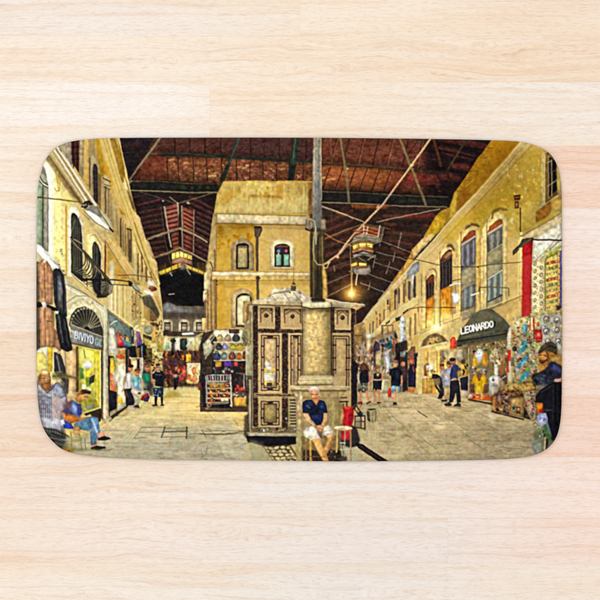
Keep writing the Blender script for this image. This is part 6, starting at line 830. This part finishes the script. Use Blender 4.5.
# the grain of the print: local contrast, then the softness of the dyed pile
def finish():
    global CV
    h, w = PH*2, PW*2
    A = CV.reshape(h, 2, w, 2, 3).mean((1, 3))
    def bl(M, r):
        for ax in (0, 1):
            for _ in (0, 1):
                p = [(0,0)]*M.ndim; p[ax] = (r+1, r)
                c = np.cumsum(np.pad(M, p, mode='edge'), axis=ax, dtype=np.float64); n = M.shape[ax]
                M = ((np.take(c, np.arange(2*r+1, 2*r+1+n), axis=ax) - np.take(c, np.arange(0, n), axis=ax))/(2*r+1)).astype(np.float32)
        return M
    X, Y = np.meshgrid(PX0 + (np.arange(w)+.5)/2, PY0 + (np.arange(h)+.5)/2)
    # the camera that took the printed photo was hand-held and its lens not perfect: edges wander a little
    dx = (nz(X, Y, 6, 6, 221)-.5)*.5 + (nz(X, Y, 2.2, 2.2, 223)-.5)*.3; dy = (nz(X, Y, 6, 6, 225)-.5)*.5 + (nz(X, Y, 2.2, 2.2, 227)-.5)*.3
    ii = np.clip(np.arange(h)[:, None] + dy*2, 0, h-1.01); jj = np.clip(np.arange(w)[None, :] + dx*2, 0, w-1.01)
    i0 = ii.astype(int); j0 = jj.astype(int); fi = (ii-i0)[..., None]; fj = (jj-j0)[..., None]
    A = (A[i0, j0]*(1-fj) + A[i0, j0+1]*fj)*(1-fi) + (A[i0+1, j0]*(1-fj) + A[i0+1, j0+1]*fj)*fi
    lum = A.mean(2, keepdims=True); l = np.clip(lum/255, 0, 1)
    gr = (nz(X, Y, 1.4, 1.4, 201) - .5)*1.0 + (nz(X, Y, 2.8, 2.4, 203) - .5)*1.1 + (nz(X, Y, 7, 7, 205) - .5)*.3
    A = A + gr[..., None]*(6 + 20*l*(1.15 - l))
    A = A + (nz(X, Y, 16, 14, 213) - .5)[..., None]*9*l
    hue = np.stack([nz(X, Y, 3, 3, 207)-.5, (nz(X, Y, 3, 3, 209)-.5)*.6, nz(X, Y, 3, 3, 211)-.5], 2)
    A = A + hue*(6 + 10*l)
    A = A + .45*(A - bl(A, 3)) + .05*(A - bl(A, 30))
    m = A.mean(2, keepdims=True); A = m + (A - m)*1.03
    A = A + 2.5*np.sin((np.clip(A, 0, 255)/255 - .5)*np.pi*1.0)
    k = np.array([.17, .66, .17], np.float32)
    for ax in (0, 1):
        A = k[0]*np.roll(A, 1, ax) + k[1]*A + k[2]*np.roll(A, -1, ax)
    return np.clip(A, 0, 255)/255.0
PRINT = finish()
# ---------------------------------------------------------------------------
# SCENE: a printed bath mat lying on a pale wooden floor, seen from above
# ---------------------------------------------------------------------------
MM = 0.98 / 600.0            # metres per print pixel: the mat is 0.86 m wide
CAM_H = 2.6
EXPO = 1.28                  # how far above 1 the lamps light a white surface
sc = bpy.context.scene
col = sc.collection
for o in list(bpy.data.objects): bpy.data.objects.remove(o)

def wx(px, z=0.0): return (px - 300.0) * MM * (CAM_H - z) / CAM_H
def wy(py, z=0.0): return (300.0 - py) * MM * (CAM_H - z) / CAM_H
def lin(c):
    c = np.asarray(c, np.float64)
    return np.where(c <= .04045, c / 12.92, ((c + .055) / 1.055) ** 2.4)

def catmull(pts, n=14):
    pts = np.array(pts, float); out = []
    for i in range(len(pts) - 1):
        p0 = pts[max(i - 1, 0)]; p1 = pts[i]; p2 = pts[i + 1]; p3 = pts[min(i + 2, len(pts) - 1)]
        for k in range(n):
            t = k / n
            out.append(.5 * ((2 * p1) + (-p0 + p2) * t + (2 * p0 - 5 * p1 + 4 * p2 - p3) * t * t + (-p0 + 3 * p1 - 3 * p2 + p3) * t ** 3))
    out.append(pts[-1]); return np.array(out)

LEFT = [(250,137.3),(180,137.4),(140,137.5),(112,137.8),(97,138.4),(86,139.2),(76,140.4),(67,142.3),(59,145.6),(52.6,150),(47.4,156),(43.4,163.6),(40.6,171.5),(38.6,181),(37.4,191),(36.7,203),(36.3,225),(36.1,260),(36.0,300),(36.1,345),(36.3,370),(36.8,388),(37.8,403),(39.6,416),(42.6,427),(47.4,435.8),(54.4,443.6),(62,449.4),(72,453),(86,455.6),(110,457.8),(140,459.2),(170,459.9),(240,460.6),(330,461.5)]
RIGHT = [(250,137.3),(330,137.6),(400,138.3),(460,139.2),(492,140),(512,140.8),(523,141.9),(532,144),(540,147),(546.6,150.6),(551.6,155),(555.6,161),(558.6,168.4),(560.6,177),(561.7,187),(562.2,200),(562.5,240),(562.8,300),(562.7,360),(562.3,395),(561.4,415),(560.2,425),(558,434),(554,442),(547.6,448.8),(539,453.6),(528,456.8),(514,458.6),(500,459.5),(470,460.4),(430,461),(380,461.5),(330,461.6)]
lc, rc = catmull(LEFT), catmull(RIGHT)
lc[:, 1] = np.maximum.accumulate(lc[:, 1]); rc[:, 1] = np.maximum.accumulate(rc[:, 1])
YT, YB = 137.3, 461.5
NR, NC = 700, 1060

def mesh_grid(name, X, Y, Z):
    r, c = X.shape
    v = np.stack([X, Y, Z], 2).reshape(-1, 3).astype(np.float32)
    i = np.arange(r * c).reshape(r, c)
    f = np.stack([i[:-1, :-1], i[1:, :-1], i[1:, 1:], i[:-1, 1:]], 2).reshape(-1, 4).astype(np.int32)
    me = bpy.data.meshes.new(name)
    me.vertices.add(len(v)); me.vertices.foreach_set('co', v.ravel())
    me.loops.add(f.size); me.loops.foreach_set('vertex_index', f.ravel())
    me.polygons.add(len(f)); me.polygons.foreach_set('loop_start', np.arange(0, f.size, 4, dtype=np.int32))
    me.polygons.foreach_set('use_smooth', np.ones(len(f), bool))
    me.update(); me.validate(); return me

rim = np.concatenate([lc, rc[::-1][1:-1]])
def near_i(p): return int(np.argmin(np.hypot(rim[:, 0] - p[0], rim[:, 1] - p[1])))
iTL, iTR, iBL, iBR = near_i((52.6, 150)), near_i((551.6, 155)), near_i((47.4, 435.8)), near_i((554, 442))
def arc(i, j): return rim[i:j + 1] if i <= j else np.concatenate([rim[i:], rim[:j + 1]])
aL = arc(iTL, iBL); aB = arc(iBL, iBR); aR = arc(iBR, iTR)[::-1]; aT = arc(iTR, iTL)[::-1]
def by(c, ax, n):            # resample an arc evenly along one axis
    t = np.linspace(0, 1, n); q = (c[:, ax] - c[0, ax]) / (c[-1, ax] - c[0, ax])
    q = np.maximum.accumulate(q); return np.stack([np.interp(t, q, c[:, 0]), np.interp(t, q, c[:, 1])], 1)
sT, sB, sL, sR = by(aT, 0, NC), by(aB, 0, NC), by(aL, 1, NR), by(aR, 1, NR)
uu = np.linspace(0, 1, NC)[None, :, None]; vv_ = np.linspace(0, 1, NR)[:, None, None]
GR = (1 - vv_) * sT[None] + vv_ * sB[None] + (1 - uu) * sL[:, None] + uu * sR[:, None] \
   - ((1 - uu) * (1 - vv_) * sT[0] + uu * (1 - vv_) * sT[-1] + (1 - uu) * vv_ * sB[0] + uu * vv_ * sB[-1])
PXg, PYg = GR[..., 0], GR[..., 1]
# distance to the rim (print pixels) for the rounded, stitched-down edge
keep = [0]
for k in range(1, len(rim)):
    if np.hypot(*(rim[k] - rim[keep[-1]])) > .25: keep.append(k)
rim = rim[keep]
D = np.full(PXg.shape, 99.0, np.float32)
near = (PXg < 118) | (PXg > 470) | (PYg < 152) | (PYg > 447)
qx, qy = PXg[near].astype(np.float32), PYg[near].astype(np.float32)
best = np.full(qx.shape, 1e9, np.float32)
for k in range(len(rim)):
    x1, y1 = rim[k]; x2, y2 = rim[(k + 1) % len(rim)]
    dx, dy = x2 - x1, y2 - y1; l2 = dx * dx + dy * dy + 1e-9
    u = np.clip(((qx - x1) * dx + (qy - y1) * dy) / l2, 0, 1)
    np.minimum(best, (qx - x1 - u * dx) ** 2 + (qy - y1 - u * dy) ** 2, out=best)
D[near] = np.sqrt(best)
TOPZ = .0062
edge = np.clip(D * MM / .0036, 0, 1)
soft = nz(PXg, PYg, 60, 45, 301) * .5 + nz(PXg, PYg, 22, 18, 303) * .5 - .5      # the foam never lies quite flat
pile = nz(PXg, PYg, 1.6, 1.6, 305) - .5
Zg = .0022 + (TOPZ - .0022) * np.sqrt(np.clip(1 - (1 - edge) ** 2, 0, 1)) + soft * .0011 * np.clip(D / 14, 0, 1) + pile * .00014
me = mesh_grid('printed_top', wx(PXg, TOPZ), wy(PYg, TOPZ), Zg)

ci = np.clip((PXg - PX0) * 2 - .5, 0, PW * 2 - 1.001); ri = np.clip((PYg - PY0) * 2 - .5, 0, PH * 2 - 1.001)
c0 = ci.astype(int); r0 = ri.astype(int); fc = (ci - c0)[..., None]; fr = (ri - r0)[..., None]
LINP = lin(PRINT)
pc = (LINP[r0, c0] * (1 - fc) + LINP[r0, c0 + 1] * fc) * (1 - fr) + (LINP[r0 + 1, c0] * (1 - fc) + LINP[r0 + 1, c0 + 1] * fc) * fr
pc = pc / EXPO
at = me.color_attributes.new('print_dye', 'FLOAT_COLOR', 'POINT')
at.data.foreach_set('color', np.concatenate([pc, np.ones(pc.shape[:2] + (1,))], 2).astype(np.float32).ravel())

class NT:
    def __init__(s, m): s.t = m.node_tree; s.t.nodes.clear()
    def n(s, typ, ins=None, **kw):
        nd = s.t.nodes.new(typ)
        for k, v in kw.items(): setattr(nd, k, v)
        for k, v in (ins or {}).items():
            if isinstance(v, bpy.types.NodeSocket): s.t.links.new(v, nd.inputs[k])
            else: nd.inputs[k].default_value = v
        return nd
    def math(s, op, a, b=0.0, c=0.0, clamp=False): return s.n('ShaderNodeMath', {0: a, 1: b, 2: c}, operation=op, use_clamp=clamp).outputs[0]
    def mix(s, f, a, b, bt='MIX'):
        nd = s.t.nodes.new('ShaderNodeMix'); nd.data_type = 'RGBA'; nd.blend_type = bt
        for k, v in ((0, f), (6, a), (7, b)):
            if isinstance(v, bpy.types.NodeSocket): s.t.links.new(v, nd.inputs[k])
            else: nd.inputs[k].default_value = v
        return nd.outputs[2]
    def ramp(s, v, lo, hi): return s.n('ShaderNodeMapRange', {0: v, 1: lo, 2: hi, 3: 0.0, 4: 1.0}, interpolation_type='SMOOTHSTEP').outputs[0]

def mat(name):
    m = bpy.data.materials.new(name); m.use_nodes = True; return m, NT(m)

# the dyed microfibre
m_top, q = mat('printed_microfibre')
out = q.n('ShaderNodeOutputMaterial'); bs = q.n('ShaderNodeBsdfPrincipled', {'Roughness': .95, 'Specular IOR Level': .06})
a = q.n('ShaderNodeAttribute', attribute_name='print_dye')
tc = q.n('ShaderNodeTexCoord')
nf = q.n('ShaderNodeTexNoise', {'Vector': tc.outputs['Object'], 'Scale': 620.0, 'Detail': 2.0})
var = q.n('ShaderNodeMapRange', {0: nf.outputs[0], 1: .25, 2: .75, 3: .93, 4: 1.07}).outputs[0]
q.t.links.new(q.mix(1.0, a.outputs['Color'], q.n('ShaderNodeCombineColor', {0: var, 1: var, 2: var}).outputs[0], 'MULTIPLY'), bs.inputs['Base Color'])
bp = q.n('ShaderNodeBump', {'Strength': .25, 'Distance': .0004, 'Height': nf.outputs[0]})
q.t.links.new(bp.outputs[0], bs.inputs['Normal']); q.t.links.new(bs.outputs[0], out.inputs[0])
# foam backing
m_foam, q = mat('grey_foam')
out = q.n('ShaderNodeOutputMaterial'); bs = q.n('ShaderNodeBsdfPrincipled', {'Roughness': .9, 'Specular IOR Level': .1})
nf = q.n('ShaderNodeTexNoise', {'Vector': q.n('ShaderNodeTexCoord').outputs['Object'], 'Scale': 900.0, 'Detail': 2.0})
q.t.links.new(q.mix(nf.outputs[0], (.30, .28, .26, 1), (.42, .40, .37, 1)), bs.inputs['Base Color']); q.t.links.new(bs.outputs[0], out.inputs[0])

root = bpy.data.objects.new('bath_mat', None); col.objects.link(root)
root.empty_display_size = .05; root.location = (0, 0, 0)
root['label'] = 'round-cornered bath mat printed with a covered bazaar photo, lying on the pale wooden floor'
root['category'] = 'bath mat'
top = bpy.data.objects.new('printed_top', me); col.objects.link(top); top.parent = root; me.materials.append(m_top)
# foam slab under the cloth: a rim-shaped prism, a little smaller than the cloth
cen = np.array([300.0, 299.5]); sl = []
for inset, z in ((2.2, .0002), (1.0, .0012), (.7, .0019), (1.6, .0025)):
    d = rim - cen; r_ = np.hypot(d[:, 0], d[:, 1])[:, None]
    p = rim - d / r_ * inset
    sl.append(np.stack([wx(p[:, 0], TOPZ), wy(p[:, 1], TOPZ), np.full(len(p), z)], 1))
nv = len(rim); vv = np.concatenate(sl); ff = []
for k in range(3):
    for j in range(nv): j2 = (j + 1) % nv; ff.append((k*nv + j, (k+1)*nv + j, (k+1)*nv + j2, k*nv + j2))
ff.append(tuple(range(nv))); ff.append(tuple(3*nv + j for j in reversed(range(nv))))
mb = bpy.data.meshes.new('foam_backing'); mb.from_pydata(vv.tolist(), [], ff); mb.update(); mb.materials.append(m_foam)
fb = bpy.data.objects.new('foam_backing', mb); col.objects.link(fb); fb.parent = root

# ---- the floor: boards with eased edges, every board its own grain, its tone part wood, part painted light ----
BND = [-430,-368,-307,-246,-184,-123,-77,-31,0,36,82,146,208,270,332,395,457,518,563,609,655,717,779,841,903,965,1030]
BND = sorted(set(BND) - {0})
BND = [-430,-368,-307,-246,-184,-123,-77,-31 ,36,82,146,208,270,332,395,457,518,563,609,671,733,795,857,919,981,1030]
def tone(y):   # (x, sRGB) stops along a row: wood colour with the studio light's gradient painted in
    rows_ = {
     -31: [(0,(246,228,209)),(120,(247,229,210)),(299,(248,228,204)),(301,(250,228,201)),(600,(248,225,199))],
      36: [(0,(250,229,205)),(300,(250,229,204)),(600,(247,220,190))],
      82: [(0,(252,237,219)),(209,(252,237,220)),(211,(251,227,199)),(330,(250,226,197)),(480,(248,230,209)),(600,(247,230,210))],
     146: [(0,(252,234,214)),(40,(250,230,208)),(540,(248,215,190)),(600,(247,213,189))],
     208: [(0,(251,232,210)),(560,(249,226,209)),(600,(249,229,213))],
     270: [(0,(250,230,207)),(560,(247,219,199)),(600,(248,222,203))],
     332: [(0,(248,224,199)),(560,(248,220,202)),(600,(249,226,209))],
     395: [(0,(247,220,194)),(560,(246,213,192)),(600,(246,211,188))],
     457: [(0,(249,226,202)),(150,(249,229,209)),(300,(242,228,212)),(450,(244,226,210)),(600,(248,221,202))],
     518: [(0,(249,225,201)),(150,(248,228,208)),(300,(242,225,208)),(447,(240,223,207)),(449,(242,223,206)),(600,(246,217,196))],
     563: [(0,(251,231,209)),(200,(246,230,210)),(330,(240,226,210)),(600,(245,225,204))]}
    return rows_.get(y, [(0,(248,226,204)),(600,(247,223,203))])
rs = np.random.RandomState(11)
V, F, FC, FS = [], [], [], []
NX = 60
for b0, b1 in zip(BND[:-1], BND[1:]):
    joints = {-31: [300], 36: [-260], 82: [210], 518: [448], 563: [-120]}.get(b0, [])
    js = sorted(joints + ([-420 + rs.uniform(-60, 60)] if not joints or joints[0] > -200 else []) + [980 + rs.uniform(-60, 60)])
    if b0 in (146, 208, 270, 332, 395, 457): js = sorted(js + [rs.uniform(140, 480)])
    if b0 == 457: js = [j for j in js if j < 0 or j > 600]
    ends = [-800] + js + [1400]
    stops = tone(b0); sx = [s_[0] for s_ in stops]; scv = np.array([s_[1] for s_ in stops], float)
    for e0, e1 in zip(ends[:-1], ends[1:]):
        sd = rs.uniform(0, 50)
        n = max(2, int((e1 - e0) / 40)); g = .22
        xs = np.linspace(e0 + g, e1 - g, n)
        prof = [(b0 - .02, -.0003), (b0 + g, 0), (b1 - g, 0), (b1 + .02, -.0003)]
        base = len(V)
        for x in xs:
            for (yy, zz) in prof: V.append((wx(x), wy(yy), zz))
        for k in range(n - 1):
            xm = .5 * (xs[k] + xs[k + 1]); xm = min(max(xm, e0 + 1), e1 - 1)
            for j in range(3):
                i0 = base + k * 4 + j; F.append((i0, i0 + 1, i0 + 5, i0 + 4)); FC.append((xs[k], xs[k], xs[k + 1], xs[k + 1], sx, scv)); FS.append(sd)
        for side, xx in ((0, xs[0]), (1, xs[-1])):           # eased board ends
            bb = len(V); d = -g - .02 if side == 0 else g + .02
            V.append((wx(xx + d), wy(b0), -.0003)); V.append((wx(xx + d), wy(b1), -.0003))
            i1 = base + (0 if side == 0 else (n - 1) * 4)
            F.append((bb, i1 + 1, i1 + 2, bb + 1) if side == 1 else (bb, bb + 1, i1 + 2, i1 + 1)); FC.append((xx, xx, xx, xx, sx, scv)); FS.append(sd)
mf = bpy.data.meshes.new('floor'); mf.from_pydata(V, [], F); mf.update()
ca = mf.color_attributes.new('board_tone', 'FLOAT_COLOR', 'CORNER'); sa = mf.attributes.new('board_seed', 'FLOAT', 'FACE')
cc = []
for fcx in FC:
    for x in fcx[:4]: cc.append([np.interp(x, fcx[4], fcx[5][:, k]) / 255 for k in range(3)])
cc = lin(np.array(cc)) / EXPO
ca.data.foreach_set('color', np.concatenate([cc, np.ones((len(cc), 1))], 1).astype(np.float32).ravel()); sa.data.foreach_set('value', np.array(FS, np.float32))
fl = bpy.data.objects.new('floor', mf); col.objects.link(fl); fl['kind'] = 'structure'

m_fl, q = mat('pale_wood')
out = q.n('ShaderNodeOutputMaterial'); bs = q.n('ShaderNodeBsdfPrincipled', {'Roughness': .5, 'Specular IOR Level': .2})
tcn = q.n('ShaderNodeTexCoord'); seed = q.n('ShaderNodeAttribute', attribute_name='board_seed').outputs['Fac']; toneA = q.n('ShaderNodeAttribute', attribute_name='board_tone').outputs['Color']
sp = q.n('ShaderNodeSeparateXYZ', {0: tcn.outputs['Object']})
def vec(fx, fy, off=0.0):
    return q.n('ShaderNodeCombineXYZ', {0: q.math('MULTIPLY', sp.outputs[0], fx), 1: q.math('MULTIPLY', sp.outputs[1], fy), 2: q.math('ADD', seed, off)}).outputs[0]
def noise(fx, fy, off=0.0, det=3.0, rough=.55):
    return q.n('ShaderNodeTexNoise', {'Vector': vec(fx, fy, off), 'Scale': 1.0, 'Detail': det, 'Roughness': rough}).outputs[0]
def mul(c, f, k, rgb):
    return q.mix(q.math('MULTIPLY', f, k), c, q.mix(1.0, c, rgb + (1,), 'MULTIPLY'))
# the grain wanders: bend the across-the-board coordinate, then draw everything in the bent one
wand = q.math('SUBTRACT', noise(4.5, 22.0, 3.1, 2.0, .5), .5)
wand2 = q.math('SUBTRACT', noise(17, 60.0, 4.4, 2.0, .5), .5)
figure = q.ramp(noise(1.4, 9.0, 21.3, 1.0), .46, .68)                 # where a board shows flat-sawn figure
bend = q.math('ADD', q.math('MULTIPLY', wand, q.math('MULTIPLY_ADD', figure, .045, .010)), q.math('MULTIPLY', wand2, q.math('MULTIPLY_ADD', figure, .006, .002)))
yb = q.math('ADD', sp.outputs[1], bend)
def bent(fx, fy, off=0.0, det=3.0, rough=.55):
    v = q.n('ShaderNodeCombineXYZ', {0: q.math('MULTIPLY', sp.outputs[0], fx), 1: q.math('MULTIPLY', yb, fy), 2: q.math('ADD', seed, off)}).outputs[0]
    return q.n('ShaderNodeTexNoise', {'Vector': v, 'Scale': 1.0, 'Detail': det, 'Roughness': rough}).outputs[0]
pores = q.ramp(bent(70, 560, 1.3, 3.0, .65), .5, .68)
pores2 = q.ramp(bent(120, 900, 5.7, 2.0, .6), .5, .68)
pale = q.ramp(bent(60, 420, 12.1, 2.0, .6), .5, .74)
streak = q.ramp(bent(3.2, 120, 7.7, 4.0, .62), .47, .66)
lines = q.math('MULTIPLY', q.ramp(bent(6, 260, 17.7, 3.0, .6), .54, .68), q.math('MULTIPLY_ADD', figure, .7, .3))
peach = q.ramp(bent(1.8, 24, 15.5, 3.0, .5), .42, .68)
c = q.mix(1.0, toneA, (1.02, 1.095, 1.212, 1), 'MULTIPLY')
c = mul(c, peach, .75, (.985, .92, .835))
c = mul(c, streak, .75, (.955, .875, .80))
c = mul(c, lines, .55, (.86, .77, .73))
c = mul(c, pores, .7, (.88, .80, .745))
c = mul(c, pores2, .55, (.90, .84, .80))
c = q.mix(q.math('MULTIPLY', pale, .5), c, q.mix(1.0, c, (1.04, 1.07, 1.10, 1), 'MULTIPLY'))
q.t.links.new(c, bs.inputs['Base Color'])
bmp = q.n('ShaderNodeBump', {'Strength': .12, 'Distance': .0003, 'Height': q.math('SUBTRACT', 1.0, pores)})
q.t.links.new(bmp.outputs[0], bs.inputs['Normal']); q.t.links.new(bs.outputs[0], out.inputs[0])
mf.materials.append(m_fl)

# ---- light: an even white studio, two big soft boxes overhead ----
w = bpy.data.worlds.new('World'); sc.world = w; w.use_nodes = True
bg = w.node_tree.nodes['Background']; bg.inputs[0].default_value = (1, .995, .985, 1); bg.inputs[1].default_value = 1.02
def softbox(name, loc, size, power, colr):
    l = bpy.data.lights.new(name, 'AREA'); l.shape = 'RECTANGLE'; l.size = size[0]; l.size_y = size[1]; l.energy = power; l.color = colr
    o = bpy.data.objects.new(name, l); col.objects.link(o); o.location = loc
    v = np.array(loc); d = -v / np.linalg.norm(v)
    import mathutils
    o.rotation_euler = mathutils.Vector(d).to_track_quat('-Z', 'Y').to_euler(); return o
softbox('softbox', (-1.7, 1.9, 2.6), (1.6, 1.6), 26, (1, .98, .95))
softbox('softbox', (1.8, -1.5, 2.8), (1.8, 1.4), 20, (1, .985, .97))

cam = bpy.data.cameras.new('camera'); cam.sensor_fit = 'HORIZONTAL'; cam.sensor_width = 36; cam.lens = 36 * CAM_H / .98; cam.clip_end = 100
co = bpy.data.objects.new('camera', cam); col.objects.link(co); co.location = (0, 0, CAM_H); sc.camera = co
sc.view_settings.view_transform = 'Standard'; sc.view_settings.look = 'None'; sc.view_settings.exposure = 0; sc.view_settings.gamma = 1
